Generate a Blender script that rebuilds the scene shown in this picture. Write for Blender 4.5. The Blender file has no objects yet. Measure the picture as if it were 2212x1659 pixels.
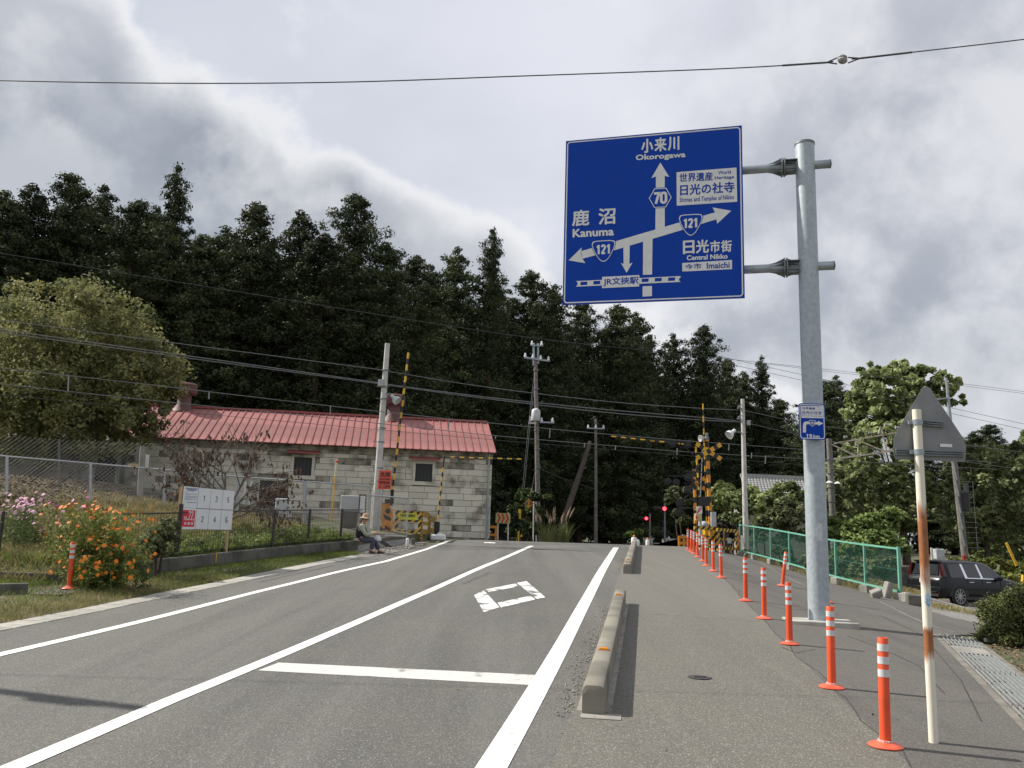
import bpy, bmesh, math, random
import numpy as np
from mathutils import Vector, Matrix

# ------------------------------------------------------------------ camera
FPX = 1814.0                     # focal length in units of the 2212 px wide view of the photograph
PITCH, ROLL, EYE = math.radians(10.0), 0.032, 1.55
FW = np.array([0, math.cos(PITCH), math.sin(PITCH)])
_r = np.array([1., 0, 0]); _u = np.array([0, -math.sin(PITCH), math.cos(PITCH)])
RT = _r * math.cos(ROLL) + _u * math.sin(ROLL)
UP = _u * math.cos(ROLL) - _r * math.sin(ROLL)
CAM = np.array([0, 0, EYE])
scene = bpy.context.scene
COL = scene.collection
cam_d = bpy.data.cameras.new('camera')
cam = bpy.data.objects.new('camera', cam_d)
COL.objects.link(cam)
cam.matrix_world = Matrix(((RT[0], UP[0], -FW[0], 0), (RT[1], UP[1], -FW[1], 0), (RT[2], UP[2], -FW[2], EYE), (0, 0, 0, 1)))
cam_d.sensor_width = 36.0
cam_d.lens = 36.0 * FPX / 2212.0
cam_d.clip_start = 0.1
cam_d.clip_end = 3000
scene.camera = cam

# ------------------------------------------------------------------ light
SHADOW_AZ = math.radians(-18)    # shadows fall to the right and a little towards the camera
SUN_EL = math.radians(43)
SUNV = Vector((-math.cos(SHADOW_AZ) * math.cos(SUN_EL), -math.sin(SHADOW_AZ) * math.cos(SUN_EL), math.sin(SUN_EL)))
EXPOSURE = 0.55
scene.view_settings.view_transform = 'Standard'
scene.view_settings.look = 'None'
scene.view_settings.gamma = 1.0
scene.view_settings.use_curve_mapping = False
scene.view_settings.exposure = EXPOSURE
sun_d = bpy.data.lights.new('sun', 'SUN')
sun_d.energy = 4.2
sun_d.angle = math.radians(0.7)
sun_d.color = (1.0, 0.95, 0.87)
sun = bpy.data.objects.new('sun', sun_d)
COL.objects.link(sun)
sun.rotation_euler = (-SUNV).to_track_quat('-Z', 'Y').to_euler()
sun.location = (-30, 10, 40)


def ray(px, py):
    return FW + (px - 1106) / FPX * RT + (829.5 - py) / FPX * UP


def build_world():
    w = bpy.data.worlds.new('World')
    scene.world = w
    w.use_nodes = True
    nt = w.node_tree
    nt.nodes.clear()
    L = nt.links

    def n(t, **k):
        o = nt.nodes.new(t)
        for a, b in k.items():
            setattr(o, a, b)
        return o

    def m(op, a, b=None, c=None, clamp=False):
        o = n('ShaderNodeMath', operation=op)
        o.use_clamp = clamp
        for i, v in enumerate((a, b, c)):
            if v is None:
                continue
            if isinstance(v, (int, float)):
                o.inputs[i].default_value = v
            else:
                L.new(v, o.inputs[i])
        return o.outputs[0]

    def sstep(v, lo, hi, a=0.0, b=1.0):
        o = n('ShaderNodeMapRange', interpolation_type='SMOOTHSTEP')
        L.new(v, o.inputs[0])
        for i, q in enumerate((lo, hi, a, b)):
            o.inputs[i + 1].default_value = q
        return o.outputs[0]

    def mix(f, a, b):
        o = n('ShaderNodeMix', data_type='RGBA')
        o.clamp_factor = True
        if isinstance(f, float):
            o.inputs['Factor'].default_value = f
        else:
            L.new(f, o.inputs['Factor'])
        for s, v in (('A', a), ('B', b)):
            i = [q for q in o.inputs if q.name == s and q.type == 'RGBA'][0]
            if isinstance(v, tuple):
                i.default_value = (*v, 1)
            else:
                L.new(v, i)
        return [q for q in o.outputs if q.type == 'RGBA'][0]

    def dot(v, vec):
        o = n('ShaderNodeVectorMath', operation='DOT_PRODUCT')
        L.new(v, o.inputs[0])
        o.inputs[1].default_value = vec
        return o.outputs['Value']

    STR = 0.1
    K = 1.0 / (2 ** EXPOSURE) / STR

    def c(r, g, b):
        return (r * K, g * K, b * K)

    tc = n('ShaderNodeTexCoord')
    d = tc.outputs['Generated']
    sep = n('ShaderNodeSeparateXYZ')
    L.new(d, sep.inputs[0])
    zz = m('ADD', m('MAXIMUM', sep.outputs[2], 0.0), 0.16)
    cb = n('ShaderNodeCombineXYZ')
    L.new(m('DIVIDE', sep.outputs[0], zz), cb.inputs[0])
    L.new(m('DIVIDE', sep.outputs[1], zz), cb.inputs[1])

    def noise(scale, detail, rough, off, dist=0.0, vec=None):
        mp = n('ShaderNodeMapping')
        L.new(vec or cb.outputs[0], mp.inputs[0])
        mp.inputs['Location'].default_value = off
        o = n('ShaderNodeTexNoise')
        L.new(mp.outputs[0], o.inputs['Vector'])
        o.inputs['Scale'].default_value = scale
        o.inputs['Detail'].default_value = detail
        o.inputs['Roughness'].default_value = rough
        o.inputs['Distortion'].default_value = dist
        return o.outputs[0]

    sky = n('ShaderNodeTexSky', sky_type='NISHITA')
    sky.sun_disc = False
    sky.sun_elevation = SUN_EL
    sky.sun_rotation = math.atan2(SUNV.x, SUNV.y)
    big = noise(0.55, 6, 0.55, (3.1, 1.7, 0))
    mid = noise(3.2, 9, 0.58, (7.3, 2.2, 0), vec=d)
    fine = noise(7.0, 8, 0.55, (1.3, 5.2, 4.0), vec=d)
    puff = n('ShaderNodeTexVoronoi', feature='SMOOTH_F1')
    puff.inputs['Scale'].default_value = 9.0
    puff.inputs['Smoothness'].default_value = 0.6
    L.new(d, puff.inputs['Vector'])
    # a broken sheet of cloud, lighter and darker masses
    high = mix(sstep(big, .35, .65), c(.62, .65, .73), c(.80, .815, .885))
    high = mix(sstep(mid, .52, .72, 0, .75), high, c(.50, .53, .60))
    low = mix(sstep(mid, .38, .64), c(.27, .305, .37), c(.66, .68, .74))
    elev = sep.outputs[2]
    lowf = m('MULTIPLY', sstep(m('ADD', elev, m('MULTIPLY', m('SUBTRACT', fine, .5), .30)), .34, .16), sstep(big, .66, .40, .55, 1.0))
    colr = mix(lowf, high, low)
    # bright breaks
    colr = mix(m('MULTIPLY', sstep(fine, .56, .70), .55), colr, c(.88, .89, .92))
    # a grey heap of cloud low on the other side
    m2 = m('ADD', dot(d, Vector(ray(2160, 600)).normalized()), m('MULTIPLY', m('SUBTRACT', mid, .5), .16))
    heap = mix(sstep(fine, .36, .62), c(.40, .425, .48), c(.76, .77, .80))
    colr = mix(sstep(m2, .87, .975, 0, .75), colr, heap)
    # the long cloud bank: everything on one side of a great circle, ragged and bright along its edge
    a = Vector(ray(340, 10)).normalized()
    b = Vector(ray(1050, 450)).normalized()
    nb = a.cross(b).normalized()
    if nb.dot(Vector(ray(100, 500))) < 0:
        nb = -nb
    side = m('ADD', dot(d, nb), m('MULTIPLY', m('SUBTRACT', mid, .5), .20))
    side = m('ADD', side, m('MULTIPLY', m('SUBTRACT', fine, .5), .13))
    side = m('ADD', side, m('MULTIPLY', m('SUBTRACT', puff.outputs['Distance'], .35), -.06))
    body = mix(sstep(mid, .34, .62), c(.335, .365, .42), c(.56, .58, .63))
    body = mix(sstep(fine, .50, .70, 0, .7), body, c(.80, .81, .825))
    body = mix(sstep(m('ADD', side, m('MULTIPLY', m('SUBTRACT', big, .5), .25)), .07, .20), body, mix(sstep(fine, .42, .68), c(.345, .38, .43), c(.53, .555, .60)))
    body = mix(sstep(m('ADD', side, m('MULTIPLY', m('SUBTRACT', mid, .5), .5)), .30, .46), body, c(.66, .68, .70))
    rim = mix(sstep(side, .008, .075), c(.92, .925, .935), body)
    colr = mix(sstep(side, -.004, .028), colr, rim)
    final = mix(.95, sky.outputs[0], colr)
    bg = n('ShaderNodeBackground')
    bg.inputs['Strength'].default_value = STR
    L.new(final, bg.inputs[0])
    out = n('ShaderNodeOutputWorld')
    L.new(bg.outputs[0], out.inputs[0])


build_world()

# ------------------------------------------------------------------ terrain
TH = math.atan(.1615)            # the road leaves the view axis by this angle
cT, sT = math.cos(TH), math.sin(TH)
_zp = [(-90, -.3), (-20, -.2), (0, -.1), (5, -.02), (6.8, .014), (8.9, .076), (11.6, .17), (13.9, .287), (16.3, .383), (20.7, .6), (23, .69),
       (27.3, .84), (31, .98), (34, 1.08), (37, 1.14), (41, 1.14), (46, 1.06), (55, .8), (70, .5), (900, .5)]
_zs = np.arange(-90, 900, .25)
_kk = np.exp(-0.5 * (np.arange(-12, 13) / 5.0) ** 2)
_zz = np.convolve(np.pad(np.interp(_zs, [a for a, b in _zp], [b for a, b in _zp]), 12, mode='edge'), _kk / _kk.sum(), mode='valid')


def zr(s):
    return float(np.interp(s, _zs, _zz))


def sm(a, b, x):
    t = min(1, max(0, (x - a) / (b - a)))
    return t * t * (3 - 2 * t)


def st(x, y):
    return x * sT + y * cT, x * cT - y * sT


def xy(s, t):
    return s * sT + t * cT, s * cT - t * sT


def tw(s):
    """lateral place of the low wall on the left"""
    return -10.15 + min(9.4, max(-1.3, s - 16.5)) * .125


def hst(s, t):
    z = zr(s)
    if t > 2.0:
        q = min(t, 14) - 2
        z -= sm(4, 30, s) * (1 - sm(60, 90, s)) * (.12 * q + .006 * q * q)
    w = tw(s)
    if t < -8.4:
        z += .05 * sm(8.4, 9.4, -t)
    if t < w:
        z += .28 * sm(0, .05, w - t) * (1 - sm(34, 40, s)) * sm(14.6, 15.0, s)
        z += min(14, w - t) * .13 * sm(12, 24, s) * (1 - .75 * sm(32, 44, s))
    return z


def h(x, y):
    return hst(*st(x, y))


def P(px, py, d):
    """the point seen at a pixel, d metres in front of the camera"""
    v = ray(px, py)
    return Vector(CAM + v * (d / v[1]))


def G(px, py, dz=0.0):
    """the ground point seen at a pixel"""
    v = ray(px, py)
    v = v / v[1]
    lo = 2.0
    for i in range(1, 1500):
        dd = 2 + i * .08
        p = CAM + v * dd
        if p[2] < h(p[0], p[1]) + dz:
            hi = dd
            for _ in range(12):
                mid = (lo + hi) / 2
                p = CAM + v * mid
                if p[2] < h(p[0], p[1]) + dz:
                    hi = mid
                else:
                    lo = mid
            p = CAM + v * hi
            return Vector(p)
        lo = dd
    return Vector(CAM + v * 60)


def ztop(x, y, py):
    lo, hi = -3.0, 60.0
    for _ in range(40):
        mm = (lo + hi) / 2
        q = np.array((x, y, mm)) - CAM
        v = 829.5 - FPX * (q @ UP) / (q @ FW)
        if v > py:
            lo = mm
        else:
            hi = mm
    return lo


def PV(px, py, a, b):
    """pixel ray meets the vertical plane through ground points a, b (2-D)"""
    v = ray(px, py)
    nx, ny = -(b[1] - a[1]), b[0] - a[0]
    k = (nx * a[0] + ny * a[1]) / (nx * v[0] + ny * v[1])
    return Vector(CAM + v * k)


def pjx(x, y, z):
    q = np.array((x, y, z)) - CAM
    return 1106 + FPX * (q @ RT) / (q @ FW)


def X2(px, d):
    p = P(px, 1150, d)
    return p.x, p.y


# ------------------------------------------------------------------ mesh building
class MB:
    def __init__(self):
        self.v = []
        self.f = []
        self.m = []
        self.cur = 0

    def add(self, vs, fs):
        o = len(self.v)
        self.v += [tuple(p) for p in vs]
        self.f += [tuple(i + o for i in q) for q in fs]
        self.m += [self.cur] * len(fs)
        return self

    def box(self, c, s, M=None, bev=0.0):
        x, y, z = s[0] / 2, s[1] / 2, s[2] / 2
        if bev:
            b = bev
            vs, fs = [], []
            for sx in (-1, 1):
                for sy in (-1, 1):
                    for sz in (-1, 1):
                        i = len(vs)
                        vs += [(sx * x, sy * (y - b), sz * (z - b)), (sx * (x - b), sy * y, sz * (z - b)), (sx * (x - b), sy * (y - b), sz * z)]
                        fs.append((i, i + 1, i + 2) if sx * sy * sz > 0 else (i, i + 2, i + 1))

            def q(sx, sy, sz):
                return ((sx > 0) * 4 + (sy > 0) * 2 + (sz > 0)) * 3
            for ax in range(3):
                for sg in (-1, 1):
                    a1, a2 = [(1, 2), (2, 0), (0, 1)][ax]
                    fl = []
                    for (p1, p2) in ((-1, -1), (1, -1), (1, 1), (-1, 1)):
                        s3 = [0, 0, 0]
                        s3[ax], s3[a1], s3[a2] = sg, p1, p2
                        fl.append(q(*s3) + ax)
                    fs.append(tuple(fl if sg > 0 else fl[::-1]))
            for ax in range(3):
                a1, a2 = [(1, 2), (2, 0), (0, 1)][ax]
                for p1 in (-1, 1):
                    for p2 in (-1, 1):
                        s3 = [0, 0, 0]
                        s3[a1], s3[a2] = p1, p2
                        s3[ax] = -1
                        A = q(*s3)
                        s3[ax] = 1
                        B = q(*s3)
                        fl = (A + a1, B + a1, B + a2, A + a2)
                        fs.append(fl if p1 * p2 < 0 else fl[::-1])
        else:
            vs = [(sx * x, sy * y, sz * z) for sx in (-1, 1) for sy in (-1, 1) for sz in (-1, 1)]
            fs = [(0, 1, 3, 2), (4, 6, 7, 5), (0, 4, 5, 1), (2, 3, 7, 6), (0, 2, 6, 4), (1, 5, 7, 3)]
        C = Vector(c)
        if M is None:
            vs = [(p[0] + C.x, p[1] + C.y, p[2] + C.z) for p in vs]
        else:
            vs = [tuple(M @ Vector(p) + C) for p in vs]
        return self.add(vs, fs)

    def bar(self, p0, p1, w, t=None, up=(0, 0, 1)):
        """square bar from p0 to p1"""
        p0, p1 = Vector(p0), Vector(p1)
        d = (p1 - p0)
        ln = d.length
        d = d / ln
        u = Vector(up)
        if abs(d.dot(u)) > .98:
            u = Vector((0, 1, 0))
        r = d.cross(u).normalized()
        u = r.cross(d)
        M = Matrix((d, r, u)).transposed()
        return self.box((p0 + p1) / 2, (ln, w, t or w), M)

    def tube(self, pts, r, n=8, cap=True):
        pts = [Vector(p) for p in pts]
        rs = r if isinstance(r, (list, tuple)) else [r] * len(pts)
        vs, fs = [], []
        ref = None
        for i, p in enumerate(pts):
            d = (pts[min(i + 1, len(pts) - 1)] - pts[max(i - 1, 0)]).normalized()
            if ref is None:
                ref = Vector((0, 0, 1)) if abs(d.z) < .9 else Vector((0, 1, 0))
            a = d.cross(ref)
            if a.length < 1e-5:
                a = d.orthogonal()
            a.normalize()
            b = d.cross(a)
            ref = -b if False else ref
            for k in range(n):
                an = 2 * math.pi * k / n
                vs.append(p + (a * math.cos(an) + b * math.sin(an)) * rs[i])
        for i in range(len(pts) - 1):
            for k in range(n):
                k2 = (k + 1) % n
                fs.append((i * n + k, i * n + k2, (i + 1) * n + k2, (i + 1) * n + k))
        if cap:
            fs.append(tuple(range(n))[::-1])
            fs.append(tuple((len(pts) - 1) * n + k for k in range(n)))
        return self.add(vs, fs)

    def lathe(self, prof, n=16, c=(0, 0, 0), M=None, cap=True):
        vs, fs = [], []
        C = Vector(c)
        for (r, z) in prof:
            for k in range(n):
                a = 2 * math.pi * k / n
                p = Vector((r * math.cos(a), r * math.sin(a), z))
                vs.append((M @ p if M else p) + C)
        for i in range(len(prof) - 1):
            for k in range(n):
                k2 = (k + 1) % n
                fs.append((i * n + k, i * n + k2, (i + 1) * n + k2, (i + 1) * n + k))
        if cap:
            fs.append(tuple(range(n))[::-1])
            fs.append(tuple((len(prof) - 1) * n + k for k in range(n)))
        return self.add(vs, fs)

    def prism(self, pts2, fr, o0, o1):
        """outline in a frame (origin, ex, ez, en) extruded from offset o0 to o1 along en"""
        O, ex, ez, en = fr
        n = len(pts2)
        a = [O + ex * u + ez * v + en * o0 for u, v in pts2]
        b = [O + ex * u + ez * v + en * o1 for u, v in pts2]
        fs = [tuple(range(n)), tuple(range(n, 2 * n))[::-1]]
        fs += [(i, i + n, (i + 1) % n + n, (i + 1) % n) for i in range(n)]
        return self.add(a + b, fs)

    def flat(self, pts2, fr, off):
        O, ex, ez, en = fr
        ar = sum(pts2[i][0] * pts2[(i + 1) % len(pts2)][1] - pts2[(i + 1) % len(pts2)][0] * pts2[i][1] for i in range(len(pts2)))
        if ar < 0:
            pts2 = pts2[::-1]
        return self.add([O + ex * u + ez * v + en * off for u, v in pts2], [tuple(range(len(pts2)))])

    def stroke(self, pts, w, fr, off, closed=False):
        n = len(pts)
        P2 = [Vector(p) for p in pts]
        Lf, Rt = [], []
        for i in range(n):
            if closed:
                a, b = P2[i - 1], P2[(i + 1) % n]
            else:
                a, b = P2[max(i - 1, 0)], P2[min(i + 1, n - 1)]
            p = P2[i]
            d1 = (p - a).normalized() if (p - a).length > 1e-9 else (b - p).normalized()
            d2 = (b - p).normalized() if (b - p).length > 1e-9 else d1
            n1 = Vector((-d1.y, d1.x))
            n2 = Vector((-d2.y, d2.x))
            mm = (n1 + n2)
            if mm.length < 1e-6:
                mm = n1
            mm.normalize()
            k = 1.0 / max(.45, mm.dot(n1))
            Lf.append(p + mm * (w / 2 * k))
            Rt.append(p - mm * (w / 2 * k))
        O, ex, ez, en = fr
        vs = [O + ex * q.x + ez * q.y + en * off for q in Lf + Rt]
        fs = [(i, i + n, (i + 1) % n + n, (i + 1) % n) for i in range(n if closed else n - 1)]
        return self.add(vs, fs)

    def sphere(self, c, r, n=10, m=7, sc=(1, 1, 1)):
        prof = [(r * math.sin(math.pi * i / m), -r * math.cos(math.pi * i / m)) for i in range(m + 1)]
        prof[0] = (r * .02, -r)
        prof[-1] = (r * .02, r)
        return self.lathe(prof, n, c, Matrix.Diagonal(sc))


def link(o, parent=None):
    COL.objects.link(o)
    if parent is not None:
        o.parent = parent
    return o


def tag(o, label=None, cat=None, group=None, kind=None):
    if label:
        o['label'] = label
    if cat:
        o['category'] = cat
    if group:
        o['group'] = group
    if kind:
        o['kind'] = kind
    return o


def thing(name, label, cat, loc=(0, 0, 0), rz=0.0, group=None):
    o = bpy.data.objects.new(name, None)
    o.empty_display_size = .2
    o.location = loc
    o.rotation_euler = (0, 0, rz)
    link(o)
    return tag(o, label, cat, group)


def mesh_of(name, mb, mats, smooth=False, off=None):
    me = bpy.data.meshes.new(name)
    v = mb.v
    if off is not None:
        v = [(p[0] - off[0], p[1] - off[1], p[2] - off[2]) for p in v]
    me.from_pydata(v, [], mb.f)
    if not isinstance(mats, (list, tuple)):
        mats = [mats]
    for q in mats:
        me.materials.append(q)
    if len(mats) > 1:
        me.polygons.foreach_set('material_index', mb.m)
    if smooth:
        me.polygons.foreach_set('use_smooth', [True] * len(me.polygons))
        if smooth != 'all':
            me.set_sharp_from_angle(angle=math.radians(40))
    me.update()
    return me


def part(name, mb, mats, parent=None, smooth=False, world=True, kind=None, label=None):
    """one mesh object. Coordinates are world ones unless world is False (then the parent's own)"""
    off = parent.location if (parent is not None and world) else None
    o = bpy.data.objects.new(name, mesh_of(name, mb, mats, smooth, off))
    link(o, parent)
    if kind:
        o['kind'] = kind
    if label:
        o['label'] = label
    return o


def single(name, mb, mats, label, cat, loc=None, smooth=False, group=None):
    """a thing that is one mesh, origin at its base"""
    if loc is None:
        zs = min(p[2] for p in mb.v)
        loc = (sum(p[0] for p in mb.v) / len(mb.v), sum(p[1] for p in mb.v) / len(mb.v), zs)
    o = bpy.data.objects.new(name, mesh_of(name, mb, mats, smooth, loc))
    o.location = loc
    link(o)
    return tag(o, label, cat, group)


def copy_tree(o, parent=None):
    c = o.copy()
    COL.objects.link(c)
    c.parent = parent
    for ch in list(o.children):
        copy_tree(ch, c)
    return c


def leaves(rng, cen, rad, n, size, aspect=.6, up=.3, out=.7, squash=1.0, shell=.55):
    """n leaf rhombs spread through balls (cen Nx3, rad N); returns verts, faces"""
    cen = np.asarray(cen, float)
    rad = np.asarray(rad, float)
    N = len(cen)
    d = rng.normal(size=(N, n, 3))
    d /= np.linalg.norm(d, axis=2, keepdims=True)
    rr = (shell + (1 - shell) * rng.random((N, n, 1))) * (0.85 + .3 * rng.random((N, n, 1)))
    p = cen[:, None, :] + d * rr * rad[:, None, None] * np.array([1, 1, squash])
    nr = rng.normal(size=(N, n, 3)) * .6 + d * out + np.array([0, 0, up])
    nr /= np.linalg.norm(nr, axis=2, keepdims=True)
    t = np.cross(nr, rng.normal(size=(N, n, 3)))
    t /= np.linalg.norm(t, axis=2, keepdims=True)
    b = np.cross(nr, t)
    s = size * (.6 + .8 * rng.random((N, n, 1)))
    fold = nr * s * .18
    v = np.stack([p - t * s, p - b * s * aspect + fold, p + t * s, p + b * s * aspect + fold], axis=2).reshape(-1, 3)
    return v


def leaf_part(name, v, mat, parent=None, off=(0, 0, 0), kind=None, matidx=None, mats=None):
    me = bpy.data.meshes.new(name)
    n = len(v) // 4
    v = np.ascontiguousarray(v - np.array(off), dtype=np.float32)
    me.vertices.add(4 * n)
    me.vertices.foreach_set('co', v.ravel())
    me.loops.add(4 * n)
    me.loops.foreach_set('vertex_index', np.arange(4 * n, dtype=np.int32))
    me.polygons.add(n)
    me.polygons.foreach_set('loop_start', np.arange(0, 4 * n, 4, dtype=np.int32))
    me.polygons.foreach_set('loop_total', np.full(n, 4, dtype=np.int32))
    for q in (mats or [mat]):
        me.materials.append(q)
    if matidx is not None:
        me.polygons.foreach_set('material_index', np.asarray(matidx, dtype=np.int32))
    me.update(calc_edges=True)
    o = bpy.data.objects.new(name, me)
    link(o, parent)
    if kind:
        o['kind'] = kind
    return o


# ------------------------------------------------------------------ materials
MATS = {}


def mat(name, col, rough=.7, metal=0.0, var=.12, scale=3.0, bump=0.0, bscale=40.0, col2=None, fac=(.4, .7), spec=.5, emit=None, rnd=0.0, coat=0.0, coord='Object', trans=0.0, detail=5):
    """principled surface whose colour is broken up by noise"""
    if name in MATS:
        return MATS[name]
    mt = bpy.data.materials.new(name)
    mt.use_nodes = True
    nt = mt.node_tree
    L = nt.links
    b = nt.nodes['Principled BSDF']
    b.inputs['Roughness'].default_value = rough
    b.inputs['Metallic'].default_value = metal
    b.inputs['Specular IOR Level'].default_value = spec
    b.inputs['Coat Weight'].default_value = coat
    tc = nt.nodes.new('ShaderNodeTexCoord' if coord != 'Position' else 'ShaderNodeNewGeometry')
    nz = nt.nodes.new('ShaderNodeTexNoise')
    nz.inputs['Scale'].default_value = scale
    nz.inputs['Detail'].default_value = detail
    L.new(tc.outputs[coord], nz.inputs['Vector'])
    mr = nt.nodes.new('ShaderNodeMapRange')
    mr.inputs[1].default_value, mr.inputs[2].default_value = fac
    L.new(nz.outputs[0], mr.inputs[0])
    mx = nt.nodes.new('ShaderNodeMix')
    mx.data_type = 'RGBA'
    L.new(mr.outputs[0], mx.inputs['Factor'])
    c2 = col2 or tuple(max(0, q * (1 - 2 * var)) for q in col)
    mx.inputs[6].default_value = (*col, 1)
    mx.inputs[7].default_value = (*c2, 1)
    src = mx.outputs[2]
    if rnd:
        oi = nt.nodes.new('ShaderNodeObjectInfo')
        hs = nt.nodes.new('ShaderNodeHueSaturation')
        mm = nt.nodes.new('ShaderNodeMapRange')
        mm.inputs[3].default_value, mm.inputs[4].default_value = 1 - rnd, 1 + rnd
        L.new(oi.outputs['Random'], mm.inputs[0])
        L.new(mm.outputs[0], hs.inputs['Value'])
        L.new(src, hs.inputs['Color'])
        src = hs.outputs[0]
    L.new(src, b.inputs['Base Color'])
    if bump:
        n2 = nt.nodes.new('ShaderNodeTexNoise')
        n2.inputs['Scale'].default_value = bscale
        n2.inputs['Detail'].default_value = 4
        L.new(tc.outputs[coord], n2.inputs['Vector'])
        bp = nt.nodes.new('ShaderNodeBump')
        bp.inputs['Strength'].default_value = bump
        bp.inputs['Distance'].default_value = .02
        L.new(n2.outputs[0], bp.inputs['Height'])
        L.new(bp.outputs[0], b.inputs['Normal'])
    if emit:
        b.inputs['Emission Color'].default_value = (*emit[0], 1)
        b.inputs['Emission Strength'].default_value = emit[1]
    if trans:
        tr = nt.nodes.new('ShaderNodeBsdfTranslucent')
        L.new(src, tr.inputs[0])
        ms = nt.nodes.new('ShaderNodeMixShader')
        ms.inputs[0].default_value = trans
        L.new(b.outputs[0], ms.inputs[1])
        L.new(tr.outputs[0], ms.inputs[2])
        L.new(ms.outputs[0], nt.nodes['Material Output'].inputs[0])
    MATS[name] = mt
    return mt


def stripe_mat(name, axis, k, c1, c2, duty=.5, rough=.5, off=0.0, noise=.08):
    """two painted colours in bands; axis = weights on object x, y, z"""
    mt = bpy.data.materials.new(name)
    mt.use_nodes = True
    nt = mt.node_tree
    L = nt.links
    b = nt.nodes['Principled BSDF']
    b.inputs['Roughness'].default_value = rough
    tc = nt.nodes.new('ShaderNodeTexCoord')
    d = nt.nodes.new('ShaderNodeVectorMath')
    d.operation = 'DOT_PRODUCT'
    L.new(tc.outputs['Object'], d.inputs[0])
    d.inputs[1].default_value = [a * k for a in axis]
    a = nt.nodes.new('ShaderNodeMath')
    a.operation = 'ADD'
    a.inputs[1].default_value = 100 + off
    L.new(d.outputs['Value'], a.inputs[0])
    f = nt.nodes.new('ShaderNodeMath')
    f.operation = 'FRACT'
    L.new(a.outputs[0], f.inputs[0])
    g = nt.nodes.new('ShaderNodeMath')
    g.operation = 'GREATER_THAN'
    g.inputs[1].default_value = duty
    L.new(f.outputs[0], g.inputs[0])
    mx = nt.nodes.new('ShaderNodeMix')
    mx.data_type = 'RGBA'
    L.new(g.outputs[0], mx.inputs['Factor'])
    mx.inputs[6].default_value = (*c1, 1)
    mx.inputs[7].default_value = (*c2, 1)
    nz = nt.nodes.new('ShaderNodeTexNoise')
    nz.inputs['Scale'].default_value = 9
    L.new(tc.outputs['Object'], nz.inputs['Vector'])
    hs = nt.nodes.new('ShaderNodeHueSaturation')
    mr = nt.nodes.new('ShaderNodeMapRange')
    mr.inputs[3].default_value, mr.inputs[4].default_value = .75, 1.2
    L.new(nz.outputs[0], mr.inputs[0])
    L.new(mr.outputs[0], hs.inputs['Value'])
    L.new(mx.outputs[2], hs.inputs['Color'])
    L.new(hs.outputs[0], b.inputs['Base Color'])
    return mt


def asphalt(name, base, speck, stain, brown):
    mt = bpy.data.materials.new(name)
    mt.use_nodes = True
    nt = mt.node_tree
    L = nt.links
    b = nt.nodes['Principled BSDF']
    b.inputs['Roughness'].default_value = .85
    b.inputs['Specular IOR Level'].default_value = .35
    tc = nt.nodes.new('ShaderNodeTexCoord')

    def noise(sc, det, ro=.5, vec=None):
        o = nt.nodes.new('ShaderNodeTexNoise')
        o.inputs['Scale'].default_value = sc
        o.inputs['Detail'].default_value = det
        o.inputs['Roughness'].default_value = ro
        L.new(vec or tc.outputs['Object'], o.inputs['Vector'])
        return o.outputs[0]

    def mix(f, a, c, lo, hi, amt=1.0, mode='MIX'):
        r = nt.nodes.new('ShaderNodeMapRange')
        L.new(f, r.inputs[0])
        r.inputs[1].default_value, r.inputs[2].default_value = lo, hi
        r.inputs[4].default_value = amt
        o = nt.nodes.new('ShaderNodeMix')
        o.data_type = 'RGBA'
        o.blend_type = mode
        L.new(r.outputs[0], o.inputs['Factor'])
        for i, q in ((6, a), (7, c)):
            if isinstance(q, tuple):
                o.inputs[i].default_value = (*q, 1)
            else:
                L.new(q, o.inputs[i])
        return o.outputs[2]
    # tyre-polished bands run along the road
    mp = nt.nodes.new('ShaderNodeMapping')
    mp.inputs['Rotation'].default_value = (0, 0, TH)
    mp.inputs['Scale'].default_value = (1.1, .05, 1)
    L.new(tc.outputs['Object'], mp.inputs[0])
    dk = tuple(q * stain for q in base)
    c = mix(noise(1.0, 4, .55, mp.outputs[0]), base, dk, .42, .68)
    m2 = nt.nodes.new('ShaderNodeMapping')
    m2.inputs['Rotation'].default_value = (0, 0, TH)
    m2.inputs['Scale'].default_value = (2.6, .09, 1)
    m2.inputs['Location'].default_value = (3, 7, 0)
    L.new(tc.outputs['Object'], m2.inputs[0])
    c = mix(noise(1.0, 5, .6, m2.outputs[0]), c, tuple(q * 1.22 for q in base), .50, .72, .7)
    c = mix(noise(.55, 6, .6), c, brown, .48, .75, .55)
    c = mix(noise(7, 4), c, dk, .55, .8, .35)
    c = mix(noise(2.3, 8, .65), c, tuple(q * .62 for q in base), .62, .78, .6)
    vo = nt.nodes.new('ShaderNodeTexVoronoi')
    vo.inputs['Scale'].default_value = 105
    L.new(tc.outputs['Object'], vo.inputs['Vector'])
    sc = nt.nodes.new('ShaderNodeSeparateColor')
    L.new(vo.outputs['Color'], sc.inputs[0])
    c = mix(sc.outputs[0], c, tuple(q * .55 for q in base), .55, .8, .55)
    c = mix(sc.outputs[1], c, speck, .84, .95, .75)
    # hairline cracks and patched joints
    L.new(c, b.inputs['Base Color'])
    bp = nt.nodes.new('ShaderNodeBump')
    bp.inputs['Strength'].default_value = .5
    bp.inputs['Distance'].default_value = .006
    L.new(vo.outputs['Distance'], bp.inputs['Height'])
    L.new(bp.outputs[0], b.inputs['Normal'])
    return mt


def paint_mat(name, col, under, wear, scale=14.0):
    """road paint worn through to the asphalt in specks and patches"""
    return mat(name, col, .7, var=.05, scale=scale, col2=under, fac=(wear, wear + .12), bump=.15, bscale=90, detail=8)


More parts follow.
